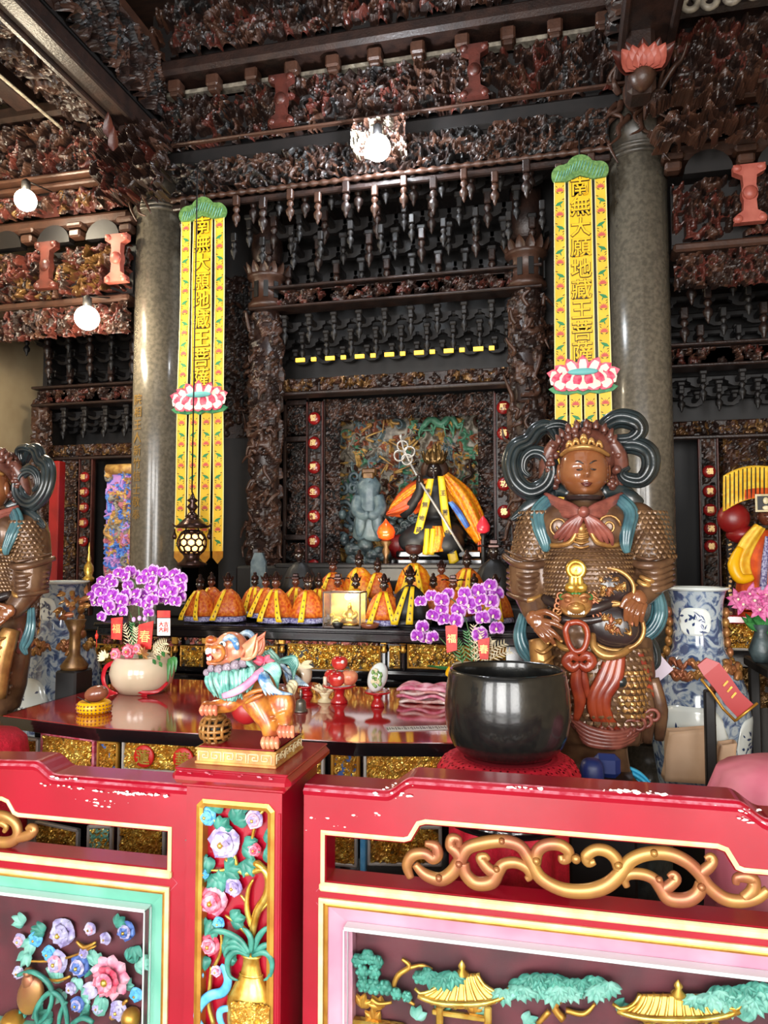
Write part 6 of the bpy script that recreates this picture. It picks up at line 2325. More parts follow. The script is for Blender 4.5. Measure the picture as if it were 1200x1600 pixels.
# small statues -----------------------------------------------------------------
def small_statue(robe='orange_silk', face='skin_black', crown=0, ribbons=2, seed=0):
    """figure 0.34 m high at the origin, facing -Y"""
    t = thing('robed_statue', 'x', 'statue', (0, 0, 0), world=False)
    R = random.Random(seed)
    b = B().lathe([(.075, 0), (.08, .008), (.06, .016), (0, .016)], (0, .01, 0), 16)
    part('base', b, 'black_wood', t)
    ph = R.random() * 6
    prof = [(.122, .012), (.119, .05), (.109, .10), (.094, .15), (.074, .19), (.050, .215), (.028, .232), (.018, .236)]
    md = lambda a, q: 1 + .045 * (1 - q) * math.sin(a * 11 + ph) + .04 * (1 - q) * math.sin(a * 5 + ph)
    b = B().lathe(prof[1:], (0, .01, 0), 40, mod=md, sy=.78)
    part('robe', b, robe, t)
    b = B().lathe([(.122, .012), (.124, .026), (.121, .045)], (0, .01, 0), 40, mod=md, sy=.78)
    part('hem', b, 'hem_purple' if robe != 'robe_black' else 'robe_black', t)
    b = B()
    z = .27
    fn = lambda V: np.stack([V[:, 0] * (1 - .15 * np.clip(-V[:, 2], 0, 1)), V[:, 1] - .22 * np.exp(-(V[:, 0] / .16) ** 2 - ((V[:, 2] + .1) / .22) ** 2) * (V[:, 1] < 0), V[:, 2]], 1)
    b.ell((0, 0, z), (.026, .028, .036), 14, 12, fn=fn)
    b.lathe([(.015, .225), (.014, .25)], (0, .004, 0), 10)
    for s in (-1, 1):
        b.ell((s * .026, .004, z - .004), (.005, .008, .014), 6, 5)
    part('head', b, face, t)
    b = B()
    for s in (-1, 1):
        b.ell((s * .011, -.025, z + .006), (.006, .003, .0025), 6, 4)
    part('eyes', b, 'tooth_white', t, 'stuff')
    b = B()
    if crown == 0:
        b.lathe([(.029, .288), (.033, .296), (.031, .302), (.02, .32), (.014, .34), (0, .352)], (0, .004, 0), 14)
        for k in range(7):
            a = PI + PI * k / 6
            b.petal((.030 * math.cos(a), .004 + .03 * math.sin(a), .294), (math.cos(a) * .3, math.sin(a) * .3, 1), (math.cos(a), math.sin(a), 0), .034, .018)
    elif crown == 1:
        b.box((0, .004, .302), (.062, .05, .02), bev=.005).box((0, .004, .325), (.046, .04, .028), bev=.006)
        for s in (-1, 1):
            b.tube([(s * .03, .01, .3), (s * .06, .012, .306), (s * .085, .012, .302)], .005, 6)
    elif crown == 2:
        b.lathe([(.028, .285), (.05, .30), (.056, .335), (.04, .345), (0, .34)], (0, .004, 0), 12, sy=.7)
    else:
        b.lathe([(.03, .285), (.028, .31), (.012, .325), (.014, .34), (0, .35)], (0, .004, 0), 14)
    part('crown', b, 'bronze_dark' if crown != 2 else 'red_wood', t)
    for k in range(ribbons):
        s = -1 if k == 0 else 1
        x1 = s * (.040 + .05 * R.random())
        if ribbons == 2 and R.random() < .3:
            x1 -= .05
        G = lambda u, v: (s * .016 + (x1 - s * .016) * v + (u - .5) * (.022 + .018 * v), -.028 - .078 * math.sin(min(1, v * 1.1) * PI / 2) - .004 * math.sin(v * 9), .228 - .205 * v)
        rb_ = part('sash', B().sheet(G, 3, 10, 0, .002), 'ribbon_yellow', t)
        b = B()
        for q in (.3, .5, .7, .86):
            p = Vector(G(.5, q)) + Vector((0, -.004, 0))
            b.box(p, (.010, .002, .003)).box(p + Vector((0, 0, .004)), (.002, .002, .013)).box(p + Vector((0, 0, -.004)), (.012, .002, .0025), r=rotm(0, .5, 0))
        part('sash_lettering', b, 'ink', rb_, 'stuff')
    return t


protos = {}


def statue_at(px, py, Y, key, s, label, group, rz=0.):
    """py: the pixel row of its base or None to stand on the altar"""
    if key not in protos:
        o = protos[key] = small_statue(*key)
    else:
        o = copy_tree(protos[key])
    z = py
    p = at(px, 930, Y)
    o.location = (p.x, Y, z)
    o.scale = (s, s, s)
    o.rotation_euler = (0, 0, YAW * .3 + rz)
    tag(o, label, 'statue', group)


OS, GS, BK = 'orange_silk', 'gold_silk', 'robe_black'
SB, SN = 'skin_black', 'skin_brown'
order = ['leftmost', 'second from the left', 'third from the left', 'fourth from the left', 'fifth from the left', 'sixth from the left', 'seventh from the left', 'eighth from the left', 'ninth from the left', 'tenth from the left', 'eleventh from the left']
front = [(312, (OS, SB, 3, 2, 1), .92), (356, (OS, SN, 0, 1, 2), .95), (431, (OS, SN, 0, 2, 3), .98), (481, (OS, SB, 0, 1, 4), .95), (600, (OS, SB, 0, 2, 5), .95), (641, (BK, SB, 0, 2, 6), 1.1)]
for k, (px, key, s) in enumerate(front):
    lab = 'small black robed statue with two long yellow sashes, front row of the altar' if key[0] == BK else 'small statue in an orange brocade robe, %s in the front row' % order[k]
    statue_at(px, ZA, 4.56 + .03 * (k % 2), key, s, lab, 'robed statues in the front row', (-.25, .2, -.1, .25, 0, .05)[k])
mid = [(330, (OS, SN, 3, 1, 8)), (398, (OS, SB, 3, 2, 7)), (415, (OS, SN, 0, 1, 8)), (462, (OS, SN, 1, 2, 9)), (498, (OS, SB, 3, 2, 7)), (528, (OS, SN, 1, 0, 10)), (556, (GS, SB, 0, 2, 11)), (677, (OS, SB, 3, 0, 12)), (708, (OS, SN, 1, 1, 13)), (741, (OS, SB, 3, 0, 12)), (774, (OS, SN, 0, 2, 14))]
for k, (px, key) in enumerate(mid):
    statue_at(px, ZA + .015, 4.74 + .15 * (k % 2), key, .9, 'small statue in an orange robe, %s in the second row' % order[k], 'robed statues in the second row')
for px, z, key, lab, s in ((561, ZA + .1, (GS, SB, 3, 1, 15), 'taller dark headed statue in gold robe, in the back row beside the attendant', 1.1), (647, ZA + .12, (GS, SB, 2, 2, 16), 'small statue with a wide red crown below the golden deity', 1.15),
                           (730, ZA + .1, (OS, SB, 3, 2, 12), 'small black faced statue right of the long yellow ribbon, back row', 1.1), (590, ZA + .1, (OS, SB, 3, 1, 17), 'small orange robed statue below the red lotus lamp, back row', .95), (690, ZA + .1, (OS, SN, 0, 0, 18), 'small crowned orange robed statue in front of the throne, back row', .9), (520, ZA + .1, (OS, SN, 0, 1, 19), 'small orange robed statue left of the attendant figure, back row', .95)):
    statue_at(px, z, 5.12, key, s, lab, 'robed statues in the back row')
# two tall dark standing figures and a blue tablet behind
for px, Y, key, s, lab in ((467, 5.32, (BK, SB, 3, 0, 20), 1.25, 'tall thin dark statue left of the red disc post'), (772, 5.32, (BK, SB, 1, 0, 21), 1.35, 'dark seated statue at the right end below the disc post')):
    statue_at(px, ZA + .1, Y, key, s, lab, 'dark statues at the back')
p = at(404, 876, 5.3)
t = thing('spirit_tablet', 'blue grey tablet with a pointed top behind the small statues', 'tablet', (p.x, 5.3, ZA + .1))
w_ = .06
h1 = p.z + .06 - (ZA + .1)
part('tablet', B().prism([(p.x - w_, ZA + .12), (p.x + w_, ZA + .12), (p.x + w_, ZA + .1 + h1 * .8), (p.x + w_ * .5, ZA + .1 + h1), (p.x - w_ * .5, ZA + .1 + h1), (p.x - w_, ZA + .1 + h1 * .8)], 5.29, 5.32), 'attendant_blue', t)
part('foot', B().box((p.x, 5.3, ZA + .112), (.16, .09, .024), bev=.005), 'black_wood', t)
# lit glass case with a golden figure
p = at(539, 968, 4.52)
t = thing('glass_case', 'small glass case with brown frame standing among the front statues', 'case', (p.x, 4.52, ZA))
cw, ch, cd = .235, .215, .15
b = B()
for sx in (-1, 1):
    for sy in (-1, 1):
        b.box((p.x + sx * cw / 2, 4.52 + sy * cd / 2, ZA + ch / 2), (.008, .008, ch))
    for z in (ZA + .005, ZA + ch):
        b.box((p.x + sx * cw / 2, 4.52, z), (.008, cd, .008))
for sy in (-1, 1):
    for z in (ZA + .005, ZA + ch):
        b.box((p.x, 4.52 + sy * cd / 2, z), (cw, .008, .008))
part('frame', b, 'brown_wood', t)
b = B()
b.box((p.x, 4.52 - cd / 2, ZA + ch / 2), (cw - .01, .003, ch - .01)).box((p.x - cw / 2, 4.52, ZA + ch / 2), (.003, cd - .01, ch - .01)).box((p.x + cw / 2, 4.52, ZA + ch / 2), (.003, cd - .01, ch - .01))
part('panes', b, 'glass', t)
part('back_board', B().box((p.x, 4.52 + cd / 2 - .004, ZA + ch / 2), (cw - .01, .006, ch - .01)), 'paint_ochre', t)
lamp('case_lamp', (p.x + .02, 4.52, ZA + ch - .03), 5, (1, .9, .6), .02)
t = thing('golden_buddha', 'shining golden seated figure inside the glass case', 'statue', (p.x + .03, 4.53, ZA + .008))
c = Vector(t.location)
b = B()
b.ell(c + Vector((0, 0, .03)), (.052, .032, .03), 16, 10)
b.ell(c + Vector((0, 0, .065)), (.032, .024, .036), 14, 10)
b.ell(c + Vector((0, -.004, .112)), (.016, .016, .02), 12, 10)
b.ell(c + Vector((0, 0, .134)), (.008, .008, .012), 8, 6)
for s in (-1, 1):
    stroke(b, [c + Vector((s * .03, 0, .085)), c + Vector((s * .046, -.008, .06)), c + Vector((s * .02, -.03, .045))], [.012, .012, .009], 8)
fuse(b, 'body', 'bright_gold', t, .004, 2)
part('base', B().lathe([(.05, 0), (.056, .004), (.05, .012), (0, .012)], c, 16), 'bright_gold', t)
t = thing('golden_animal', 'small golden beast beside the golden figure in the glass case', 'statue', (p.x - .05, 4.51, ZA + .008))
c = Vector(t.location)
b = B()
b.ell(c + Vector((.0, 0, .035)), (.036, .02, .022), 12, 8)
b.ell(c + Vector((-.03, -.006, .06)), (.018, .016, .018), 10, 8)
for sx in (-.022, .022):
    for sy in (-.012, .012):
        stroke(b, [c + Vector((sx, sy, .03)), c + Vector((sx, sy, .002))], [.010, .008], 8)
fuse(b, 'body', 'bright_gold', t, .004, 2)
for k, (px, py, r, lab) in enumerate(((528, 964, .035, 'small dark censer in front of the glass case'), (578, 966, .06, 'low dark dish right of the glass case'))):
    p = at(px, py, 4.43)
    t = thing('offering_dish', lab, 'dish', (p.x, 4.43, ZA))
    part('bowl', B().lathe([(r * .6, 0), (r * .9, .01), (r, .03), (r * .9, .032), (r * .7, .016), (0, .014)], (p.x, 4.43, ZA), 20), 'wood_fish' if k else 'ink', t)

# ------------------------------------------------------------------ deity on the throne
YD = 6.35
D = lambda x, y, d=0.: at(x, y, YD - d)
md_ = mpp(680, YD)


def drape(b, A, C, d0, bulge, nu=14, nv=16, fold=.012, nf=5, th=.006, mat=0, fn=D):
    A2, C2 = smoothpath([Vector((x, y, 0)) for x, y in A], 6), smoothpath([Vector((x, y, 0)) for x, y in C], 6)

    def g(u, v):
        i, j = v * (len(A2) - 1), v * (len(C2) - 1)
        pa = A2[int(i)].lerp(A2[min(int(i) + 1, len(A2) - 1)], i % 1)
        pc = C2[int(j)].lerp(C2[min(int(j) + 1, len(C2) - 1)], j % 1)
        q = pa.lerp(pc, u)
        return tuple(fn(q.x, q.y, d0 + bulge * math.sin(PI * u) + fold * math.sin(u * nf * 2 * PI + 2 * v)))
    return b.sheet(g, nu, nv, mat, th)


de = thing('seated_deity', 'seated black faced deity in a golden orange cape with two long yellow ribbons', 'statue', (D(680, 880).x, YD, 1.52))
b = B()
for x, y, d, rx, ry, rz in ((680, 785, 0, 30, 26, 34), (680, 835, .05, 50, 40, 24), (700, 850, .15, 26, 26, 22), (648, 845, .14, 26, 24, 20), (676, 755, 0, 22, 18, 16), (655, 770, .0, 16, 18, 26), (706, 770, 0, 16, 18, 26)):
    b.ell(D(x, y, d), (rx * md_, ry * md_, rz * md_), 16, 12)
stroke(b, [D(640, 770, .02), D(632, 800, .1), D(655, 770, .2), D(656, 748, .22)], [.07, .06, .045, .035], 10)
fuse(b, 'body', 'robe_black', de, .018, 4)
b = B()
face_mesh(b, D(678, 737, .04), 15 * md_, 11.5 * md_, 12 * md_, 0, 0, 1, rz=.1, nu=32, nv=24)
part('head', b, ['skin_black', 'tooth_white'], de)
b = B()
c = D(679, 722, .02)
b.lathe([(.075, -.02), (.085, 0), (.08, .02), (.05, .05), (.055, .065), (.03, .1), (.02, .12), (.026, .135), (0, .17)], c, 18)
for k in range(9):
    a = PI + PI * (k) / 8
    b.petal(c + Vector((.08 * math.cos(a), .08 * math.sin(a), 0)), (math.cos(a) * .35, math.sin(a) * .3, 1), (math.cos(a), math.sin(a), 0), .10, .055)
part('crown', b, 'bronze', de)
part('hood', B().ell(D(679, 735, -.03), (.125, .06, .12), 16, 12), 'brown_wood', de)
b = B()
drape(b, [(688, 748), (700, 782), (720, 818), (744, 850)], [(700, 738), (734, 764), (756, 804), (760, 836)], .10, .12, fold=.016, nf=3)
drape(b, [(690, 745), (700, 765), (716, 790), (738, 830)], [(694, 742), (716, 770), (735, 800), (752, 842)], .17, .03, fold=.006, nf=3)
part('cape', b, 'gold_silk', de)
b = B()
drape(b, [(668, 748), (646, 752), (622, 772), (604, 800)], [(668, 785), (655, 800), (634, 808), (603, 806)], .08, .12, fold=.014, nf=3)
part('cape_sleeve', b, 'lamp_red', de).data.materials[0] = M('robe_orange')
b = B()
drape(b, [(668, 750), (650, 756), (630, 770), (610, 790)], [(670, 754), (654, 764), (634, 778), (608, 797)], .20, .02, fold=.003, nf=2)
part('sleeve_trim', b, 'gold_silk', de)
b = B()
drape(b, [(700, 785), (712, 802), (728, 826)], [(707, 783), (720, 798), (734, 822)], .22, .02, fold=.002, nf=2)
part('blue_lining', b, 'paint_blue', de)
for A, C, txt, dd in (([(668, 748), (660, 780), (652, 812), (645, 838)], [(678, 748), (672, 782), (664, 814), (657, 842)], '南無地藏', .24), ([(684, 744), (688, 790), (694, 840), (703, 884)], [(694, 744), (700, 788), (707, 836), (717, 876)], '王菩薩聖', .24)):
    b = B()
    drape(b, A, C, dd, .01, 4, 20, fold=.003, nf=1, th=.004)
    rb_ = part('ribbon', b, 'ribbon_yellow', de)
    for k, chx in enumerate(txt):
        q = (k + .9) / (len(txt) + .6)
        xa, ya = np.interp(q, np.linspace(0, 1, len(A)), [p[0] for p in A]), np.interp(q, np.linspace(0, 1, len(A)), [p[1] for p in A])
        xc, yc = np.interp(q, np.linspace(0, 1, len(C)), [p[0] for p in C]), np.interp(q, np.linspace(0, 1, len(C)), [p[1] for p in C])
        g = glyph(chx, .05, .002, .0006, 'character', 1)
        g.materials.clear()
        g.materials.append(M('ink'))
        g.transform(Matrix.Translation(D((xa + xc) / 2, (ya + yc) / 2, dd + .018) - de.location))
        put('character', g, rb_)
b = B()
drape(b, [(676, 822), (672, 842), (668, 864)], [(690, 822), (696, 842), (692, 862)], .26, .05, fold=.008, nf=3)
part('knee_cloth', b, 'gold_silk', de)
for x in (664, 673):
    b = B()
    drape(b, [(x, 826), (x - 2, 848), (x - 4, 866)], [(x + 7, 826), (x + 6, 848), (x + 5, 868)], .30, .01, 3, 8, fold=.002, nf=1, th=.004)
    part('short_ribbon', b, 'ribbon_yellow', de)
b = B()
b.tube([D(640, 722, .2), D(656, 752, .24), D(690, 806, .28), D(724, 862, .26)], .010, 8)
for cx, cy, r in ((629, 697, .045), (640, 706, .045), (624, 712, .045), (636, 718, .045)):
    c = D(cx, cy, .2)
    b.tube([c + Vector((r * math.cos(a), .01 * math.sin(2 * a), r * math.sin(a))) for a in np.linspace(0, 2 * PI, 18, endpoint=False)], .008, 6, closed=True)
b.tube([D(640, 722, .2), D(630, 700, .2), D(626, 684, .2)], .008, 6)
b.ell(D(626, 682, .2), (.014, .014, .02), 8, 6)
part('ringed_staff', b, 'silver_edge', de)
b = B()
c = D(656, 748, .25)
b.ell(c, (.03, .028, .036), 12, 8)
for k in range(4):
    stroke(b, [c + Vector((-.02, -.02, .02 - .014 * k)), c + Vector((.0, -.045, .02 - .014 * k)), c + Vector((.024, -.028, .018 - .014 * k))], [.009, .009, .006], 6)
fuse(b, 'hand', 'skin_black', de, .006, 2)
b = B()
R = random.Random(5)
for k in range(26):
    x, y = R.uniform(612, 652), R.uniform(792, 830)
    p = D(x, y, .05)
    b.ell(p, (R.uniform(.03, .06), .05, R.uniform(.025, .05)), 10, 7)
    if k % 2:
        b.tube([(p.x + q[0], p.y - .05, p.z + q[1]) for q in spiral((0, 0), .04, .008, k, 1.2, 14)], .009, 5)
part('beast_mount', b, 'grey_rock', de, 'stuff')
part('mount_saddle', B().ell(D(622, 850, .0), (.10, .09, .13), 14, 10).ell(D(640, 862, .02), (.12, .09, .09), 14, 10), 'deep_red', de)
part('throne_seat', B().box(D(690, 866, -.02), (.72, .40, .06), bev=.012).box(D(690, 880, -.02), (.80, .46, .08), bev=.012), 'lacquer_black', de)
b = B()
drape(b, [(734, 800), (745, 830), (747, 868)], [(750, 800), (757, 830), (756, 858)], .14, .03, fold=.01, nf=2)
part('cape_tail', b, 'robe_orange', de)
# attendant
an = thing('attendant_statue', 'blue grey robed attendant with tall hat standing left of the deity', 'statue', (at(576, 845, 6.25).x, 6.25, 1.5))
A_ = lambda x, y, d=0.: at(x, y, 6.25 - d)
ma = mpp(576, 6.25)
b = B()
b.lathe([(16 * ma, -.02), (24 * ma, .02), (22 * ma, .16), (17 * ma, .3), (17 * ma, .40), (20 * ma, .47), (12 * ma, .53), (6 * ma, .56)], (an.location.x, 6.25, A_(576, 842).z), 28, mod=lambda a, q: 1 + .13 * (1 - q) * math.sin(a * 11), sy=.7)
for s in (-1, 1):
    stroke(b, [A_(576 + s * 15, 776, .02), A_(576 + s * 19, 795, .05), A_(576 + s * 10, 806, .12), A_(576, 803, .15)], [.05, .055, .045, .03], 10)
    stroke(b, [A_(576 + s * 12, 806, .12), A_(576 + s * 14, 824, .12), A_(576 + s * 15, 838, .1)], [.05, .045, .02], 8, 0, .5)
part('robe', b, 'attendant_blue', an)
b = B()
face_mesh(b, A_(577, 757, .02), 11 * ma, 8.5 * ma, 9 * ma, 0, 0, 1, nu=24, nv=18)
part('head', b, ['attendant_blue', 'ink'], an)
b = B().box(A_(577, 744, 0), (.10, .10, .06), bev=.01).box(A_(577, 738, -.02), (.13, .06, .07), bev=.012)
part('hat', b, 'old_gold', an)
b = B()
R = random.Random(8)
for k in range(22):
    p = at(R.uniform(548, 606), R.uniform(846, 890), 6.2)
    b.ell(p, (R.uniform(.04, .09), .06, R.uniform(.03, .06)), 9, 6)
for k in range(16):
    p = at(R.uniform(535, 575), R.uniform(790, 890), 6.4)
    b.ell(p, (R.uniform(.03, .06), .06, R.uniform(.03, .06)), 8, 6)
part('cloud_base', b, 'grey_rock', an, 'stuff')
# lamps shaped as lotus buds
p = at(603, 830, 5.95)
t = thing('lotus_lamp', 'glowing orange red lotus bud lamp on a gilt stand', 'lamp', (p.x, 5.95, 1.3))
part('bud', B().lathe([(.02, -.075), (.06, -.055), (.075, -.01), (.06, .035), (.025, .07), (0, .105)], p, 20, mod=lambda a, q: 1 + .05 * math.cos(6 * a)), 'lamp_red', t)
b = B().lathe([(.06, -.34), (.06, -.32), (.02, -.30), (.025, -.26), (.018, -.2), (.035, -.17), (.02, -.13), (.05, -.09), (.04, -.075)], p, 14)
part('stand', b, 'old_gold', t)
p = at(755, 822, 5.95)
t = thing('bud_lamp', 'small pink red bud lamp beside the right knee of the deity', 'lamp', (p.x, 5.95, 1.3))
part('bud', B().lathe([(.015, -.06), (.05, -.04), (.055, .0), (.03, .05), (0, .085)], p, 16), 'bud_red', t)
part('stand', B().lathe([(.05, -.34), (.02, -.3), (.016, -.1), (.03, -.06)], p, 12), 'ink', t)

# ------------------------------------------------------------------ banners
def banner(X, Y, ztop, zlot, zend, wt, wb, label, seed):
    t = thing('hanging_banner', label, 'banner', (X, Y, ztop), 'yellow hanging banners')
    Wz = lambda z: wt + (wb - wt) * (ztop - z) / (ztop - zend)

    def strip(u0, u1, z0, z1, mat, nm, tip=False):
        b = B()
        n = 14
        V, F = [], []
        for i in range(n + 1):
            z = z1 + (z0 - z1) * i / n
            w_ = Wz(z)
            y = Y + .006 * math.sin(z * 4 + u0 * 7)
            for u in (u0, u1):
                x = X + (u - .5) * w_
                V += [(x, y - .003, z), (x, y + .003, z)]
        for i in range(n):
            k = i * 4
            F += [(k, k + 2, k + 6, k + 4), (k + 1, k + 5, k + 7, k + 3), (k, k + 4, k + 5, k + 1), (k + 2, k + 3, k + 7, k + 6)]
        b.add(V, F, 0, False)
        s_ = part(nm, b, mat, t)
        b = B()
        for u in (u0, u1):
            P = [(X + (u - .5) * Wz(z), Y - .004 + .006 * math.sin(z * 4 + u0 * 7), z) for z in np.linspace(z1, z0, 12)]
            b.tube(P, .004, 5)
        part('piping', b, 'banner_edge', s_)
        if tip:
            w_ = Wz(z0)
            x0, x1 = X + (u0 - .5) * w_, X + (u1 - .5) * w_
            part('pointed_end', B().prism([(x0, z0), (x1, z0), (x1, z0 - .05), ((x0 + x1) / 2, z0 - .10), (x0, z0 - .05)], Y - .004, Y + .004), 'gilt', s_)
        return s_

    def embroider(s_, u0, u1, z0, z1, sd):
        b = B()
        R = random.Random(sd)
        z, k = z1 - .05, 0
        while z > z0 + .03:
            w_ = Wz(z)
            x = X + ((u0 + u1) / 2 - .5) * w_
            hw2 = (u1 - u0) * w_ * .5
            y = Y - .006 + .006 * math.sin(z * 4 + u0 * 7)
            c = Vector((x, y, z))
            if k % 2 == 0:
                for q in range(7):
                    a = PI * (.05 + .9 * q / 6)
                    b.petal(c, (math.cos(a), -.03, math.sin(a)), (0, -1, 0), .034, .011, 0, cup=.02, n=2)
                for sg in (-1, 1):
                    b.petal(c + Vector((sg * .006, 0, -.014)), (sg, 0, .5), (0, -1, 0), .024, .009, 2, cup=.02, n=2)
                    b.petal(c + Vector((sg * .018, 0, .03)), (sg * .6, 0, .8), (0, -1, 0), .018, .007, 2, cup=.02, n=2)
            else:
                sg = 1 if (k // 2 + sd) % 2 else -1
                b.petal(c + Vector((-sg * .03, 0, -.016)), (sg, 0, .55), (0, -1, 0), .066, .024, 1, cup=.02, n=3)
                b.petal(c + Vector((0, 0, -.004)), (sg * .3, 0, -1), (0, -1, 0), .032, .010, 1, cup=.02, n=2)
                b.petal(c + Vector((-sg * .014, 0, -.036)), (-sg, 0, .5), (0, -1, 0), .02, .008, 2, cup=.02, n=2)
                b.petal(c + Vector((sg * .014, 0, .024)), (sg, 0, .4), (0, -1, 0), .022, .009, 2, cup=.02, n=2)
            z -= .085
            k += 1
        part('embroidery', b, ['emb_red', 'emb_green', 'emb_dark'], s_, 'stuff')
    back = B().prism([(X - wt / 2 + .01, ztop - .05), (X + wt / 2 - .01, ztop - .05), (X + Wz(zlot) / 2 - .01, zlot), (X - Wz(zlot) / 2 + .01, zlot)], Y + .008, Y + .014)
    part('backing', back, 'ink', t)
    for u0, u1, sd in ((.0, .21, 1), (.79, 1.0, 2)):
        s_ = strip(u0, u1, zlot - .02, ztop - .05, 'banner_yellow', 'side_strip')
        embroider(s_, u0, u1, zlot + .1, ztop - .1, seed + sd)
    strip(.28, .72, zlot - .02, ztop - .03, 'banner_center', 'centre_strip')
    n = 9
    zc0, zc1 = ztop - .13, zlot + .20
    for k, chx in enumerate('南無大願地藏王菩薩'):
        z = zc0 + (zc1 - zc0) * k / (n - 1)
        yc = Y - .009 + .006 * math.sin(z * 4 + .265 * 7)
        for off, dp, yy, mt in ((.0048, .003, .002, 'ink'), (.0008, .008, -.004, 'banner_center')):
            g = glyph(chx, .148 * Wz(z) / .38, dp, off, 'character', 2)
            g.materials.clear()
            g.materials.append(M(mt))
            g.transform(Matrix.Translation(Vector((X, yc + yy, z)) - t.location))
            put('character' if mt != 'ink' else 'character_outline', g, t)
    # green cap with three lobes
    b = B()
    w_ = wt
    pol = arc((X - w_ * .36, ztop - .035), w_ * .20, PI * 1.25, PI * .45, 10) + arc((X, ztop + .0), w_ * .27, PI * .85, PI * .15, 12) + arc((X + w_ * .36, ztop - .035), w_ * .20, PI * .55, -PI * .25, 10)
    pol += [(X + w_ * .26, ztop - .09), (X, ztop - .055), (X - w_ * .26, ztop - .09)]
    b.prism(pol, Y - .022, Y + .006)
    c_ = part('cap', b, 'banner_green', t)
    b = B()
    for k in range(16):
        x = X + w_ * (-.48 + .96 * (k + .5) / 16)
        zz2 = ztop - .04 + (.06 * math.cos((x - X) / w_ * 5) if abs(x - X) < w_ * .28 else 0)
        stroke(b, [(x - .012, Y - .025, zz2 - .04), (x + .004, Y - .028, zz2), (x + .012, Y - .025, zz2 + .03)], [.002, .004, .002], 5)
    part('cap_curls', b, 'leaf_pale', c_, 'stuff')
    # lotus applique
    b = B()
    wl = Wz(zlot) * .55
    c = Vector((X, Y - .02, zlot))
    G = [(X - wl * 1.12, zlot - .055), (X - wl * .95, zlot - .085), (X - wl * .5, zlot - .10), (X - wl * .2, zlot - .088), (X, zlot - .105), (X + wl * .2, zlot - .088), (X + wl * .5, zlot - .10), (X + wl * .95, zlot - .085), (X + wl * 1.12, zlot - .055), (X + wl * .8, zlot - .02), (X - wl * .8, zlot - .02)]
    part('lotus_leaf', B().prism(G, Y - .022, Y - .006), 'lotus_green', t)
    for row, (n, z0, L, W2, y) in enumerate(((7, .05, .15, .085, .02), (6, .015, .12, .11, .028), (5, -.045, .085, .13, .036))):
        for k in range(n):
            q = (k + .5) / n * 2 - 1
            b = B()
            if row == 0:
                a = PI / 2 - q * 1.45
                b.petal((X + q * wl * .55, Y - y, zlot + z0 - .03), (math.cos(a) * 1.1, -.1, math.sin(a) * .8), (0, -1, 0), L, W2, 1, 0, cup=.05, tip=.9)
            else:
                b.petal((X + q * wl * .78, Y - y, zlot + z0 + .045), (q * .8, -.12, -.75), (0, -1, 0), L, W2 * .9, 0 if row == 1 else 1, 1 if row == 1 else 0, cup=-.05, tip=.9)
            part('lotus_petal', b, ['lotus_pink', 'lotus_white'], t)
    part('lotus_heart', B().ell((X, Y - .042, zlot + .052), (wl * .5, .012, .024), 20, 8), 'lotus_blue', t)
    # lower strips
    for k in range(4):
        u0 = .005 + k * .26
        s_ = strip(u0, u0 + .205, zend + .10, zlot - .06, 'banner_yellow', 'lower_strip', True)
        embroider(s_, u0, u0 + .205, zend + .12, zlot - .12, seed + 5 + k)
    part('hanging_cord', B().tube([(X, Y, ztop), (X, Y + .02, ztop + .24)], .006, 6), 'ink', t)


banner(-2.76, 5.36, 4.36, 2.80, 1.52, .365, .425, 'yellow lotus banner with nine characters beside the left column', 3)
banner(.165, 5.25, 4.285, 2.79, 1.52, .345, .40, 'yellow lotus banner with nine characters left of the thicker column', 40)

# ------------------------------------------------------------------ hanging bronze lantern
YL = 5.08
L_ = lambda x, y: at(x, y, YL)
c = L_(300, 848)
t = thing('hanging_lantern', 'dark bronze lantern with a pierced glowing globe hanging before the left banner', 'lantern', (c.x, YL, L_(300, 885).z))
ml = mpp(300, YL)
zz = lambda y: L_(300, y).z - c.z
b = B().lathe([(r * ml, zz(y)) for r, y in ((0, 768), (2, 772), (4, 778), (9, 782), (4, 786), (9, 792), (5, 797), (4, 800), (8, 804), (12, 807), (8, 808), (14, 812), (20, 818), (26, 823), (25, 825), (12, 826)) ][::-1], c, 24)
part('canopy', b, 'bronze_dark', t)
part('inner_glow', B().ell(c, 18.5 * ml, 20, 14), 'lantern_glow', t)
b = B()
R_ = 21 * ml
for j in range(5):
    e = -.9 + 1.8 * j / 4
    for i in range(11):
        a = 2 * PI * (i + .5 * (j % 2)) / 11
        n_ = Vector((math.cos(e) * math.cos(a), math.cos(e) * math.sin(a), math.sin(e)))
        u = n_.cross(Vector((0, 0, 1))).normalized()
        v = n_.cross(u)
        rr = .30 * R_ * math.cos(e) ** .6
        b.tube([c + n_ * R_ + u * rr * math.cos(q) + v * rr * math.sin(q) for q in np.linspace(0, 2 * PI, 9, endpoint=False)], .0075, 5, closed=True)
for y, r in ((831, 14), (866, 14)):
    b.lathe([((r - 2) * ml, zz(y) - .012), (r * ml, zz(y)), ((r - 2) * ml, zz(y) + .012)], c, 20)
part('pierced_globe', b, 'bronze_dark', t)
part('base', B().lathe([(r * ml, zz(y)) for r, y in ((4, 888), (22, 885), (24, 881), (14, 876), (12, 870), (14, 866))], c, 20), 'bronze_dark', t)
b = B()
for s in (-1, 1):
    x = 300 + s * 27
    b.tube([L_(300 + s * 22, 823), L_(x, 822), L_(x + s * 3, 818)], .008, 6)
    b.lathe([(.012, -.08), (.02, -.06), (.008, -.03), (.004, 0)], L_(x, 826), 8)
part('eave_bells', b, 'bronze_dark', t)
part('rod', B().tube([L_(300, 770), (c.x, YL, 4.52), (c.x, YL + .02, 4.54), (c.x, 5.40, 4.55)], .006, 6), 'ink', t)
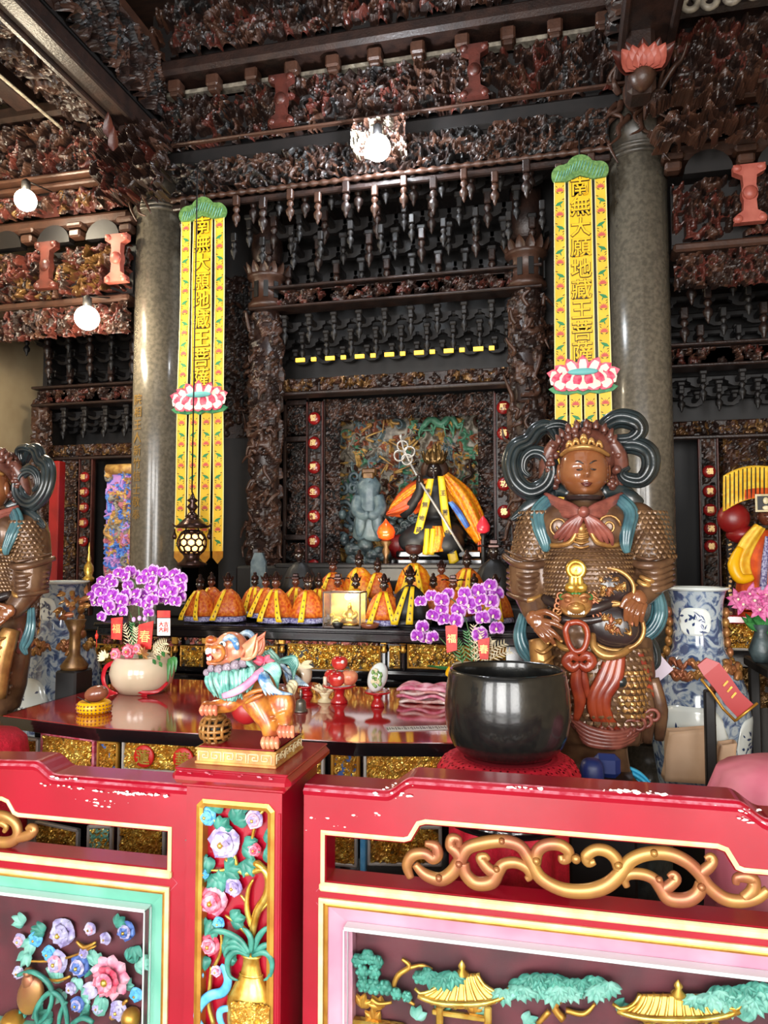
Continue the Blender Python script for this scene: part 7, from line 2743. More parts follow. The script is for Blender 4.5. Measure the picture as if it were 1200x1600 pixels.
# ------------------------------------------------------------------ the guardian statue on the right
YG = 3.35
gx = at(925, 1000, YG).x
gd = thing('guardian_statue', 'tall bronze faced armoured guardian statue with curled dark ribbons, standing behind the black bowl', 'statue', (gx, YG, .60), 'armoured guardian statues')
G = lambda x, y, d=0.: at(x, y, YG - d)            # d metres towards the viewer
mg = mpp(920, YG)


def GE(b, x, y, d, rx, ry, rz, mat=0, r=None, nu=18, nv=14, fn=None):
    """ellipsoid: rx, rz in pixels of the photo, ry in metres"""
    b.ell(G(x, y, d), (rx * mg, ry, rz * mg), nu, nv, mat, r, fn)


def gstroke(b, pts, rad, n=10, mat=0, flat=1., k=4, up=(0, 1, 0)):
    """pts (x, y, d), rad in pixels"""
    stroke(b, [G(*p) for p in pts], [r * mg for r in rad], n, mat, flat, k, up)


b = B()
GE(b, 918, 900, .03, 72, .17, 66)
GE(b, 912, 838, .02, 78, .14, 56)
GE(b, 925, 975, 0, 74, .15, 50)
GE(b, 915, 782, 0, 34, .09, 26)
for x, y in ((846, 822), (992, 822)):
    GE(b, x, y, .0, 36, .11, 38)
gstroke(b, [(842, 825, 0), (828, 880, .02), (826, 930, .05)], [36, 33, 28], 14)
gstroke(b, [(826, 925, .05), (836, 955, .10), (846, 972, .14)], [25, 20, 15], 12)
gstroke(b, [(998, 822, 0), (1016, 870, 0), (1022, 905, .02)], [35, 32, 28], 14)
gstroke(b, [(1020, 905, .02), (1005, 925, .09), (990, 945, .15)], [25, 21, 15], 12)
b.lathe([(66 * mg, G(935, 1155).z), (78 * mg, G(935, 1110).z), (84 * mg, G(935, 1050).z), (80 * mg, G(935, 990).z)], (G(935, 1050).x, YG, 0), 24, sy=.75)
gstroke(b, [(948, 1150, 0), (956, 1185, 0), (962, 1215, .02)], [30, 25, 24], 12)
gstroke(b, [(905, 1150, .02), (900, 1190, .02), (896, 1215, .04)], [30, 25, 24], 12)
fuse(b, 'body', 'g_body', gd, .011, 3)
# boots and base
b = B()
for x in (966, 893):
    GE(b, x, 1218, .05, 30, .11, 14)
part('boots', b, 'g_dark', gd)
b = B()
p = G(930, 1232)
b.lathe([(.30, .0), (.31, p.z - .05), (.28, p.z - .02), (0, p.z - .015)], (p.x, YG, 0), 20, sy=.8)
part('rock_base', b, 'grey_rock', gd)
b = B()
GE(b, 997, 1226, .10, 14, .04, 10)
GE(b, 1005, 1222, .12, 9, .03, 8)
part('gilt_knob', b, 'gilt_rose', gd)
# head
b = B()
face_mesh(b, G(912, 735, .065), 43 * mg, 37.5 * mg, .098, 0, 1, 2, rz=.09, rx=.08, nu=64, nv=48)
part('head', b, ['g_face', 'g_lip', 'g_dark'], gd)
# helmet of curls, tiara and top knob
b = B()
GE(b, 918, 712, .0, 44, .115, 44, fn=lambda V: np.stack([V[:, 0], V[:, 1], V[:, 2]], 1))
R = random.Random(2)
for k in range(90):
    a = R.uniform(0, 2 * PI)
    e = R.uniform(.18, 1.5)
    q = Vector((math.cos(e) * math.cos(a) * 45 * mg, math.cos(e) * math.sin(a) * .118, math.sin(e) * 46 * mg))
    if q.y < -.06 and q.z < 22 * mg:
        continue
    b.ell(G(918, 710, .0) + q, R.uniform(.012, .02), 7, 5)
part('helmet', b, 'g_hair', gd)
b = B()
for s in (-1, 1):
    for k in range(34):
        t_ = R.random()
        x = 912 + s * (40 + 12 * math.sin(PI * t_) + R.uniform(-6, 6))
        y = 690 + 74 * t_
        b.ell(G(x, y, .03 + R.uniform(-.03, .03)), R.uniform(.011, .019), 7, 5)
    gstroke(b, [(912 + s * 44, 690, .05), (912 + s * 56, 712, .03), (912 + s * 58, 745, .0), (912 + s * 48, 768, .0)], [8, 12, 12, 5], 8)
part('side_curls', b, 'g_hair', gd, 'stuff')
b = B()
gstroke(b, [(876, 712, .085), (890, 702, .125), (912, 698, .145), (934, 702, .13), (952, 712, .09)], [3, 4, 4.5, 4, 3], 8)
for x, y in ((900, 690), (912, 684), (924, 690), (890, 694), (936, 694)):
    gstroke(b, [(x - 5, y + 6, .13), (x, y - 4, .135), (x + 5, y + 6, .13)], [2, 3.4, 2], 6)
GE(b, 912, 690, .135, 5, .016, 6)
for k in range(9):
    a = PI * (k + .5) / 9
    x, y = 916 - 44 * math.cos(a), 690 - 30 * math.sin(a)
    gstroke(b, [(x, y + 8, .06), (x, y + 1, .06), (x - 4 * math.cos(a), y - 5, .05)], [5, 5, 2], 6, 1)
part('tiara', b, ['g_gold', 'g_hair'], gd)
b = B()
GE(b, 915, 664, .03, 9, .024, 9)
GE(b, 915, 674, .03, 7, .02, 6)
part('top_knob', b, 'g_ribbon', gd)
b = B()
gstroke(b, [(912, 782, .10), (912, 775, .10)], [26, 30], 14)
part('collar', b, 'g_dark', gd)
# curled ribbons, left and right of the head
def ribbon(P, rad, nm='curled_ribbon', mat='g_ribbon', flat=.6, grooves=2):
    b = B()
    gstroke(b, P, rad, 14, 0, flat, 6)
    for g_ in range(grooves):
        o = (g_ - (grooves - 1) / 2) / grooves * 1.5
        Q2 = smoothpath([Vector((x, y, 0)) for x, y, d in P], 5)
        dd = np.interp(np.linspace(0, 1, len(Q2)), np.linspace(0, 1, len(P)), [p[2] for p in P])
        rr = lerpl(rad, len(Q2))
        pts = []
        for i, q in enumerate(Q2):
            tv = (Q2[min(i + 1, len(Q2) - 1)] - Q2[max(i - 1, 0)])
            tv = tv.normalized() if tv.length else Vector((1, 0, 0))
            n_ = Vector((-tv.y, tv.x, 0))
            q2 = q + n_ * rr[i] * o * .75
            pts.append(G(q2.x, q2.y, dd[i] + rr[i] * mg * flat * .85))
        b.tube(pts, [max(.003, .36 * r * mg) for r in rr], 6)
    return part(nm, b, mat, gd)


ribbon([(872, 690, -.06), (858, 668, -.05), (840, 672, -.04), (826, 690, -.02), (806, 700, .0), (798, 724, .02), (806, 752, .03), (828, 768, .03), (852, 758, .03), (862, 734, .03), (852, 712, .03), (834, 706, .03), (820, 716, .03), (818, 734, .03), (828, 744, .03)], [6, 12, 14, 15, 15, 15, 15, 15, 14, 13, 12, 10, 8, 6, 3])
ribbon([(862, 676, -.05), (880, 690, -.06), (884, 668, -.05), (866, 664, -.04), (846, 672, -.03)], [5, 8, 9, 9, 4])
ribbon([(850, 765, .0), (838, 776, .0), (826, 790, .02), (808, 806, .03), (798, 812, .04)], [8, 8, 8, 7, 2])
ribbon([(935, 692, -.05), (944, 668, -.04), (966, 654, -.02), (990, 658, .0), (1000, 672, .0), (986, 686, .0), (960, 688, -.01), (944, 684, -.02)], [8, 13, 16, 16, 13, 11, 10, 5])
ribbon([(940, 690, -.05), (964, 696, -.02), (994, 696, .0), (1014, 708, .02), (1016, 732, .03), (1002, 750, .03), (980, 748, .03), (972, 738, .03), (984, 730, .03)], [8, 12, 15, 15, 14, 12, 11, 8, 3])
ribbon([(985, 750, .0), (968, 758, -.02), (958, 776, -.03), (968, 790, .0)], [8, 9, 9, 6])
# rose scarf knotted on the chest
b = B()
for s in (-1, 1):
    for k in range(5):
        gstroke(b, [(912 + s * 60 - s * 4 * k, 772 + 5 * k, .05), (912 + s * 40, 784 + 5 * k, .11), (912 + s * 18, 792 + 3 * k, .165), (912 + s * 3, 800, .19)], [3.5, 7, 6, 3.5], 8)
    for k in range(4):
        gstroke(b, [(912 + s * 2, 804, .19), (912 + s * (8 + 5 * k), 818, .185), (912 + s * (14 + 9 * k), 836, .17), (912 + s * (24 + 7 * k), 838 + (12 - 3 * k if s < 0 else 14), .15)], [4, 6, 5, 2], 8)
GE(b, 912, 800, .195, 9, .03, 9)
part('scarf', b, 'g_rose', gd)
# teal scarf ends over the shoulders
for P in ([(858, 782, .06), (842, 800, .09), (844, 824, .12), (852, 850, .13), (852, 862, .13)], [(966, 780, .06), (984, 800, .10), (980, 826, .13), (978, 850, .14), (980, 864, .14)]):
    ribbon(P, [12, 13, 12, 9, 4], 'shoulder_scarf', 'g_blue', .5, 3)
b = B()
for P in ([(868, 772, .0), (838, 786, .02), (812, 800, .03)], [(958, 770, .0), (986, 780, .0), (1004, 788, .0)], [(836, 776, -.02), (866, 764, -.01), (890, 772, .03)], [(940, 770, .03), (966, 764, 0), (990, 774, -.02)]):
    gstroke(b, P, [12, 14, 6], 10, 0, .6)
part('shawl', b, 'g_ribbon', gd, 'stuff')
# chest plates and cloth bib
b = B()
for s in (-1, 1):
    GE(b, 912 + s * 36, 822, .075, 34, .085, 36)
part('chest_plates', b, 'g_body', gd)
b = B()
for s in (-1, 1):
    gstroke(b, [(912 + s * 66, 842, .07), (912 + s * 50, 852, .13), (912 + s * 22, 848, .17), (912 + s * 10, 828, .18)], [3, 4, 4, 3], 8)
    c = G(912 + s * 38, 822, .165)
    b.tube([(c.x + q[0], c.y, c.z + q[1]) for q in spiral((0, 0), .05, .01, 0, s * 1.5, 22)], .005, 6)
part('chest_trim', b, 'g_gold', gd)
b = B()
GE(b, 908, 830, .15, 13, .03, 22)
GE(b, 908, 826, .165, 8, .03, 12)
for k in range(6):
    gstroke(b, [(896, 818 + 7 * k, .175), (908, 821 + 7 * k, .185), (920, 818 + 7 * k, .175)], [1.5, 2, 1.5], 6)
part('throat_guard', b, 'g_gold', gd)
# armour of scales: belly, upper sleeves, skirt
belly = lambda u, v: tuple(G(918, 900, .03) + Vector((math.sin((u - .5) * 2.3) * 73 * mg, -.172 * math.cos((u - .5) * 2.3) * math.cos((v - .5) * 1.5), -math.sin((v - .5) * 1.5) * 66 * mg)))
b = B()
scales(b, belly, 26, 14, .0165)
part('belly_scales', b, 'g_scale', gd, 'stuff')
for s, cx, cy in ((-1, 838, 838), (1, 1004, 838)):
    f = lambda u, v: tuple(G(cx + (4 + s * -2) + s * 8 * (v), cy - 42 + 74 * v, .0) + Vector((math.sin((u - .5) * 2.6) * (34 + 6 * v) * mg, -.118 * math.cos((u - .5) * 2.6), 0)))
    b = B()
    scales(b, f, 11, 10, .020)
    part('sleeve_scales', b, 'g_scale', gd, 'stuff')
    b = B()
    gstroke(b, [(cx - 40 + s * 10, cy + 30, .0), (cx - 24 + s * 10, cy + 42, .09), (cx + s * 10, cy + 46, .13), (cx + 24 + s * 10, cy + 42, .09), (cx + 40 + s * 10, cy + 30, .0)], [5, 6, 7, 6, 5], 8)
    gstroke(b, [(cx - 38 + s * 10, cy + 22, .02), (cx + s * 10, cy + 36, .135), (cx + 38 + s * 10, cy + 22, .02)], [2, 3, 2], 6)
    part('sleeve_rim', b, 'g_body', gd)
    b = B()
    x0, y0 = (824, 905) if s < 0 else (1022, 890)
    for k in range(5):
        gstroke(b, [(x0 - 30, y0 - 14 + 9 * k, .02), (x0, y0 - 4 + 9 * k, .125), (x0 + 30, y0 - 14 + 9 * k, .04)], [4, 6, 4], 8)
    part('sleeve_folds', b, 'g_body', gd, 'stuff')
# bracers
b = B()
for k in range(5):
    gstroke(b, [(812 + 3 * k, 932 + 8 * k, .05), (826 + 4 * k, 938 + 8 * k, .13), (846 + 3 * k, 930 + 8 * k, .1)], [3, 5, 3], 8)
    gstroke(b, [(1036 - 7 * k, 902 + 6 * k, .06), (1018 - 7 * k, 908 + 7 * k, .13), (1000 - 4 * k, 900 + 7 * k, .12)], [3, 5, 3], 8)
part('bracers', b, 'g_gold', gd, 'stuff')
# belt, mirror and lion mask buckle
b = B()
gstroke(b, [(850, 935, .10), (880, 948, .16), (910, 954, .185), (945, 946, .17), (985, 925, .11)], [8, 9, 9, 9, 8], 10)
gstroke(b, [(846, 962, .11), (880, 968, .17), (915, 970, .185), (955, 962, .17), (990, 945, .12)], [5, 6, 6, 6, 5], 10)
part('belt', b, 'g_dark', gd)
b = B()
c = G(900, 890, .21)
b.lathe([(.040, 0), (.042, .01), (.030, .018), (.026, .012), (0, .02)], c, 24, r=rotm(PI / 2))
for k in range(3):
    gstroke(b, [(894 + 6 * k, 898, .215), (894 + 6 * k, 912, .21), (892 + 8 * k, 926, .2)], [4, 6, 3], 8)
part('sun_mirror', b, 'bright_gold', gd)
b = B()
for x in (892, 908):
    GE(b, x, 918, .205, 9, .02, 8)
part('gilt_fruit', b, 'bright_gold', gd)
b = B()
GE(b, 900, 945, .175, 26, .06, 20)
GE(b, 900, 950, .215, 14, .04, 10)
for s in (-1, 1):
    GE(b, 900 + s * 12, 938, .215, 6, .02, 5)
    gstroke(b, [(900 + s * 4, 934, .22), (900 + s * 14, 930, .22), (900 + s * 24, 934, .2)], [2, 4, 2], 6)
    gstroke(b, [(900 + s * 2, 957, .225), (900 + s * 14, 958, .22), (900 + s * 24, 948, .2)], [2, 3.4, 2], 6)
    for k in range(5):
        c = G(900 + s * (24 + 2 * k), 930 + 8 * k, .18)
        b.tube([(c.x + q[0], c.y - .01, c.z + q[1]) for q in spiral((0, 0), .02, .004, 0, s * 1.3, 14)], .005, 5)
GE(b, 900, 946, .235, 6, .02, 5)
part('lion_mask', b, 'gilt_rose', gd)
b = B()
for k in range(7):
    GE(b, 889 + 3.8 * k, 957, .232, 2.2, .006, 3.2)
part('mask_teeth', b, 'tooth_white', gd, 'stuff')
b = B()
for k in range(9):
    c = 900 + 5.5 * (k - 4)
    GE(b, c, 928 + .3 * (k - 4) ** 2, .19, 4.5, .02, 5)
part('mask_brow_curls', b, 'leaf_green', gd, 'stuff')
# dark rounded thigh guards with gold rims and gilt dragons
for (x, y, rx, rz, d, a) in ((952, 916, 34, 26, .15, .25), (958, 978, 42, 34, .15, .2)):
    b = B()
    r = rotm(0, a, 0)
    GE(b, x, y, d, rx, .045, rz, r=r, nu=24)
    g_ = part('thigh_guard', b, 'g_dark', gd)
    c = G(x, y, d + .012)
    b = B()
    b.tube([tuple(np.array((math.cos(q) * rx * mg * 1.02, -.012, math.sin(q) * rz * mg * 1.02)) @ r.T + np.array(c)) for q in np.linspace(0, 2 * PI, 30, endpoint=False)], .009, 8, closed=True)
    part('guard_rim', b, 'g_gold', g_)
    me = carved('guard_dragon', rx * mg * 1.1, rz * mg * 1.1, .02, ['g_gold', 'gilt_rose'], int(x), 9, cell=.0022, open_=.2, style='leaf', rs=1.3)
    me.transform(Matrix.Translation(c + Vector((.01, -.036, 0)) - gd.location))
    put('guard_dragon', me, g_)
# front skirt: scales, gold crescent hem, red cords and sashes
sk = lambda u, v: tuple(G(936, 1000 + 120 * v, 0) + Vector((math.sin((u - .5) * 2.4) * (80 + 4 * v) * mg, -.165 * math.cos((u - .5) * 2.4) - .012, 0)))
b = B()
scales(b, sk, 18, 10, .026)
part('skirt_scales', b, 'g_scale', gd, 'stuff')
b = B()
gstroke(b, [(926, 990, .17), (928, 1010, .19), (944, 1024, .2), (970, 1022, .19), (994, 1004, .14)], [5, 6, 7, 6, 5], 8)
gstroke(b, [(866, 1000, .13), (880, 1012, .16), (900, 1016, .18)], [4, 5, 4], 8)
part('crescent_hem', b, 'g_gold', gd)
b = B()
gstroke(b, [(890, 972, .21), (884, 984, .215), (888, 1004, .21), (898, 1018, .21), (912, 1014, .21), (918, 994, .21), (914, 978, .21), (902, 972, .215), (890, 974, .215)], [4.5] * 9, 8)
for s in (-1, 1):
    gstroke(b, [(905, 1032, .21), (905 + s * 12, 1024, .215), (905 + s * 20, 1034, .21), (905 + s * 10, 1044, .215), (905, 1036, .215)], [4, 7, 8, 7, 4], 8, 0, .6)
gstroke(b, [(903, 1036, .21), (900, 1066, .20), (906, 1096, .19), (900, 1126, .18)], [6, 9, 9, 4], 8, 0, .4)
gstroke(b, [(908, 1036, .20), (912, 1066, .19), (920, 1092, .18)], [6, 8, 3], 8, 0, .4)
part('red_cord', b, 'g_red', gd)
b = B()
for k in range(3):
    gstroke(b, [(954 + 8 * k, 1024, .17), (940 + 12 * k, 1060, .18), (926 + 10 * k, 1090, .18), (930 + 10 * k, 1120, .17), (950 + 10 * k, 1145, .14)], [7, 9, 9, 8, 4], 8, 0, .5)
    gstroke(b, [(985 + 6 * k, 1016, .12), (996 + 5 * k, 1050, .1), (1004 + 6 * k, 1090, .08), (1014 + 7 * k, 1130, .06)], [6, 8, 8, 4], 8, 0, .5)
part('side_sash', b, 'g_red', gd)
b = B()
sk2 = lambda u, v: tuple(G(980 + 26 * (u - .5), 1040 + 64 * v, .13 - .04 * abs(u - .5)))
f2 = lambda u, v: tuple(G(976, 1036 + 74 * v, .02) + Vector((math.sin((u - .5) * 2.2) * 36 * mg, -.145 * math.cos((u - .5) * 2.2), 0)))
scales(b, f2, 9, 8, .022)
part('hip_scales', b, 'g_gold', gd, 'stuff')
b = B()
for k in range(12):
    t_ = k / 11
    x, y = 890 + 130 * t_, 1122 + 22 * math.sin(PI * t_) - 4 * t_
    c = G(x, y, .15 - .10 * abs(t_ - .45))
    b.tube([(c.x + q[0], c.y - .012, c.z + q[1]) for q in spiral((0, 0), .034, .006, k * .9, (-1) ** k * 1.3, 16)], .008, 6)
for k in range(5):
    gstroke(b, [(890 + 4 * k, 1118 + 7 * k, .16), (920, 1138 + 6 * k, .175), (965, 1146 + 5 * k, .16), (1010 - 4 * k, 1128 + 6 * k, .08)], [3, 5, 5, 3], 8)
part('curly_hem', b, 'g_rose', gd, 'stuff')
b = B()
for k in range(9):
    x = 884 + 17 * k
    gstroke(b, [(x, 1060 + 4 * (k % 2), .12 - .012 * abs(k - 4)), (x - 4 + 2 * k, 1110, .13 - .014 * abs(k - 4)), (x - 6 + 2 * k, 1172 - 4 * abs(k - 4), .10 - .016 * abs(k - 4))], [9, 11, 7], 8, 0, .6)
part('under_skirt', b, 'g_body', gd, 'stuff')
b = B()
GE(b, 970, 1065, .165, 9, .026, 9)
part('dark_boss', b, 'g_ribbon', gd)
# teal ribbons hanging at both hips
ribbon([(818, 960, .06), (812, 990, .08), (818, 1014, .08), (830, 1032, .07), (826, 1046, .06)], [7, 10, 12, 10, 3], 'hip_ribbon', 'g_blue', .5, 2)
ribbon([(1010, 905, -.02), (1026, 930, .02), (1030, 960, .04), (1018, 984, .04), (998, 994, .04), (984, 986, .05)], [8, 11, 13, 13, 11, 4], 'hip_ribbon', 'g_blue', .5, 3)
ribbon([(1004, 990, .0), (1020, 1010, -.02), (1024, 1036, -.02), (1008, 1052, -.02)], [7, 9, 8, 3], 'hip_ribbon', 'g_ribbon', .5, 2)
ribbon([(846, 1000, .06), (836, 1024, .07), (846, 1044, .06)], [6, 8, 4], 'hip_ribbon', 'g_rose', .5, 2)
# hands: palm, four fingers and a thumb, joined in one skin
b = B()
GE(b, 834, 966, .16, 12, .022, 12)
GE(b, 841, 973, .172, 13, .02, 12)
for P in ([(848, 970, .18), (866, 974, .20), (884, 984, .195)], [(848, 977, .185), (864, 988, .205), (878, 1003, .195)], [(843, 981, .185), (857, 994, .205), (868, 1009, .19)], [(837, 982, .18), (848, 995, .20), (857, 1006, .185)]):
    gstroke(b, P, [5.0, 4.4, 3.2], 9)
gstroke(b, [(838, 960, .165), (852, 956, .185), (866, 962, .195), (876, 970, .195)], [6, 5.4, 4.4, 3], 9)
fuse(b, 'hand', 'g_face', gd, .0035, 1)
b = B()
GE(b, 996, 938, .16, 14, .03, 16)
for k, P in enumerate(([(988, 938, .185), (979, 950, .205), (977, 970, .19)], [(995, 942, .19), (987, 956, .21), (985, 977, .19)], [(1002, 944, .185), (996, 960, .205), (994, 978, .185)], [(1008, 944, .175), (1004, 958, .195), (1002, 972, .18)])):
    gstroke(b, P, [4.6, 4.2, 3.0], 9)
gstroke(b, [(988, 930, .17), (978, 936, .185), (970, 950, .19)], [6, 5, 3.2], 9)
fuse(b, 'hand', 'g_face', gd, .0035, 1)
b = B()
for x, y, d in ((883, 983, .199), (877, 1002, .199), (867, 1008, .194), (856, 1005, .189)):
    GE(b, x, y, d + .006, 2.6, .005, 2.2)
part('nails', b, 'g_gold', gd, 'stuff')
# a bound club or mace held down at the right hand
b = B()
gstroke(b, [(842, 1000, .12), (846, 1030, .14), (852, 1075, .15), (856, 1130, .15)], [16, 17, 15, 12], 12)
for k in range(6):
    gstroke(b, [(832 + 2 * k, 1012 + 17 * k, .14), (848 + 2 * k, 1020 + 17 * k, .205), (864 + 2 * k, 1008 + 17 * k, .16)], [2, 3.4, 2], 6)
part('wrapped_club', b, 'g_gold', gd)

# its counterpart on the left, mostly outside the frame
root = copy_tree(gd)
root.location = (2 * AX - gx - .075, YG, .585)
root.scale = (-1, 1, 1)
tag(root, 'dark guardian statue with a curled ribbon, at the left end of the offering table', 'statue', 'armoured guardian statues')
# ------------------------------------------------------------------ big blue and white vases
def vase(x, label, mirror=False):
    p = at(x, 1000, 4.12)
    X, Y = p.x, 4.12
    t = thing('porcelain_vase', label, 'vase', (X, Y, 0), 'tall blue and white vases')
    prof = [(.20, 0), (.21, .06), (.25, .35), (.30, .62), (.315, .78), (.30, .90), (.255, 1.0), (.20, 1.06), (.165, 1.12), (.155, 1.25), (.165, 1.36), (.185, 1.42)]
    k = .77
    part('vase_body', B().lathe([(r * k, z) for r, z in prof], (X, Y, 0), 48, caps=False), vase_mat(), t)
    part('rim', B().lathe([(.15 * k, 1.415), (.19 * k, 1.412), (.205 * k, 1.422), (.205 * k, 1.43), (.15 * k, 1.428), (.14 * k, 1.3)], (X, Y, 0), 40, caps=False), 'porcelain', t)
    rp = lambda z: np.interp(z, [q[1] for q in prof], [q[0] for q in prof]) * k
    # white reserved fields with painted sprays
    s = -1 if not mirror else 1
    for a0, aw, z0, z1 in ((-PI / 2 - .25, .62, 1.19, 1.33), (-PI / 2 - .35, .72, .55, .86), (-PI / 2 + 1.1, .5, .55, .8)):
        f = lambda u, v: (X + (rp(z0 + (z1 - z0) * v) + .003) * math.cos(a0 + (u - .5) * 2 * aw), Y + (rp(z0 + (z1 - z0) * v) + .003) * math.sin(a0 + (u - .5) * 2 * aw), (z0 + z1) / 2 + (z1 - z0) * (v - .5) * math.sqrt(max(.04, 1 - (2 * u - 1) ** 4)))
        w_ = part('white_field', B().sheet(f, 16, 10, 0, .004), 'porcelain', t)
        b = B()
        R = random.Random(int(a0 * 10) + 77)
        for q in range(16):
            u, v = R.uniform(.15, .85), R.uniform(.15, .8)
            c = Vector(f(u, v))
            n_ = Vector((c.x - X, c.y - Y, 0)).normalized()
            b.petal(c + n_ * .004, Vector((-n_.y, n_.x, 0)) * R.uniform(-1, 1) + Vector((0, 0, R.uniform(-.6, .8))), n_, R.uniform(.02, .05), R.uniform(.008, .016), 0, cup=.02, n=3)
        part('painted_spray', b, 'blue_dark_glaze', w_, 'stuff')
    b = B()
    R = random.Random(3)
    for q in range(40):
        a = R.uniform(0, 2 * PI)
        z = 1.03 + R.uniform(-.035, .03)
        r = rp(z) + .012
        P = [Vector((X + r * math.cos(a + .09 * j), Y + r * math.sin(a + .09 * j), z + .02 * math.sin(j * 2 + q))) for j in range(4)]
        stroke(b, P, [.012, .016, .013, .005], 6)
    for sg in (0, PI):
        for z in np.linspace(1.1, 1.3, 5):
            b.ell((X + (rp(z) + .015) * math.cos(sg), Y, z), (.02, .03, .028), 7, 5)
    part('gilt_dragon_ring', b, 'gilt_rose', t, 'stuff')
    return t


def vase_mat():
    if 'vase_pattern' in MATS:
        return MATS['vase_pattern']
    m = M('vase_pattern', (150, 170, 190), None, .14, coat=.6)
    nt = m.node_tree
    bs = nt.nodes['Principled BSDF']
    tc = nt.nodes.new('ShaderNodeTexCoord')
    n1 = nt.nodes.new('ShaderNodeTexNoise')
    n1.inputs['Scale'].default_value = 16
    n1.inputs['Detail'].default_value = 3
    n1.inputs['Distortion'].default_value = 1.6
    nt.links.new(tc.outputs['Object'], n1.inputs['Vector'])
    rp = nt.nodes.new('ShaderNodeValToRGB')
    cr = rp.color_ramp
    cr.elements[0].position, cr.elements[0].color = .40, (*lin((60, 76, 112)), 1)
    cr.elements[1].position, cr.elements[1].color = .56, (*lin((168, 180, 188)), 1)
    e = cr.elements.new(.47)
    e.color = (*lin((104, 124, 154)), 1)
    nt.links.new(n1.outputs['Fac'], rp.inputs[0])
    nt.links.new(rp.outputs[0], bs.inputs['Base Color'])
    return m


vase(1090, 'large blue and white porcelain vase right of the guardian statue')
vase(96, 'large blue and white porcelain vase behind the left end of the offering table', True)

# ------------------------------------------------------------------ things on the right
def cloth_heap(name, label, cat, fn, nu, nv, mat, loc, group=None, th=.006):
    t = thing(name, label, cat, loc, group)
    part('cloth', B().sheet(fn, nu, nv, 0, th), mat, t)
    return t


# pink cloth over a covered table in the corner
pk = thing('pink_covered_stand', 'pink cloth draped over a round topped stand at the right end of the railing', 'stand', (at(1236, 1260, 2.75).x, 2.78, 0))
c = at(1196, 1190, 2.78)
R = random.Random(1)
b = B().lathe([(.27, .02), (.26, .35), (.245, c.z - .11), (.215, c.z - .03), (.13, c.z), (0, c.z + .006)], (pk.location.x, 2.78, 0), 64, mod=lambda a, q: 1 + .035 * (1 - q) * math.sin(a * 9) + .02 * (1 - q) * math.sin(a * 17))
part('cloth', b, 'cloth_pink', pk)
part('lilac_hem', B().lathe([(.262, c.z - .16), (.268, c.z - .17), (.262, c.z - .18)], (pk.location.x, 2.78, 0), 64), 'sheet_lilac', pk)
# dark stand with a red plaque
Y = 3.6
s0, s1 = at(1112, 1240, Y), at(1112, 1078, Y)
t = thing('plaque_stand', 'dark pole stand carrying a tilted red plaque in front of the right vase', 'stand', (s0.x, Y, 0))
part('pole', B().box((s0.x, Y, s1.z / 2), (.045, .045, s1.z), bev=.006), 'black_wood', t)
part('foot', B().box((s0.x, Y, .03), (.34, .2, .06), bev=.012), 'black_wood', t)
b = B()
P = [at(1097, 1034, Y - .05), at(1112, 1046, Y - .06), at(1128, 1066, Y - .06), at(1146, 1092, Y - .06), at(1166, 1112, Y - .06)]
W_ = [.026, .044, .042, .042, .044]
V, F = [], []
for q, w_ in zip(P, W_):
    V += [q + Vector((w_ * .75, 0, w_ * .66)), q - Vector((w_ * .75, 0, w_ * .66)), q + Vector((w_ * .75, .02, w_ * .66)), q - Vector((w_ * .75, -.02, w_ * .66))]
for i in range(4):
    k = i * 4
    F += [(k, k + 4, k + 5, k + 1), (k + 2, k + 3, k + 7, k + 6), (k, k + 2, k + 6, k + 4), (k + 1, k + 5, k + 7, k + 3)]
F += [(0, 1, 3, 2), (16, 18, 19, 17)]
b.add([tuple(v) for v in V], F, 0, False)
part('red_plaque', b, 'scroll_red', t)
b = B()
b.tube([q + Vector((-.045, -.004, -.042)) for q in P[1:]], .006, 6)
b.tube([P[-1] + Vector((.045, -.004, .04)), P[-1] + Vector((-.045, -.004, -.04))], .006, 6)
for k in range(3):
    q = P[2].lerp(P[3], .2 + .35 * k)
    b.box(q + Vector((.005, -.004, .01)), (.008, .004, .03), r=rotm(0, .7, 0))
part('gilt_edge', b, 'gilt', t)
b = B()
b.tube([at(1112, 1080, Y), at(1118, 1064, Y - .01), at(1140, 1092, Y - .03), at(1160, 1118, Y - .03)], .02, 6)
part('tilted_bracket', b, 'wood_fish', t)
# paper bags
for k, (x0, x1, y0, y1, Yb, lab) in enumerate(((1036, 1104, 1140, 1216, 3.80, 'tan paper bag leaning left of the dark plaque stand'), (1118, 1142, 1160, 1206, 3.82, 'smaller tan paper bag behind the dark plaque stand'))):
    a, c_ = at(x0, y1, Yb), at(x1, y0, Yb)
    w_, h_ = c_.x - a.x, c_.z - a.z
    t = thing('paper_bag', lab, 'bag', (a.x + w_ / 2, Yb, a.z), 'tan paper bags')
    def f(u, v, a=a, w_=w_, h_=h_, Yb=Yb):
        q = 2 * PI * u
        sx, sy = math.cos(q), math.sin(q)
        sq = max(abs(sx), abs(sy))
        return (a.x + w_ / 2 + .5 * w_ * (sx / sq) * (1.0 - .06 * v + .04 * math.sin(7 * v + q)) + .02 * v, Yb + .05 * (sy / sq) * (1 - .25 * v), a.z + h_ * v * (1 + .06 * sx))
    part('bag', B().sheet(f, 40, 10, 0, .004), 'bag_tan', t)
    part('bag_bottom', B().box((a.x + w_ / 2, Yb, a.z + .01), (w_ * .9, .09, .01)), 'bag_tan', t)
t = thing('storage_box', 'dark crate under the paper bags behind the railing', 'box', (at(1095, 1230, 3.93).x, 3.93, 0))
part('crate', B().box((t.location.x, 3.80, at(1085, 1216, 3.97).z / 2 - .003), (.40, .10, at(1085, 1216, 3.97).z - .006), bev=.008), 'black_wood', t)
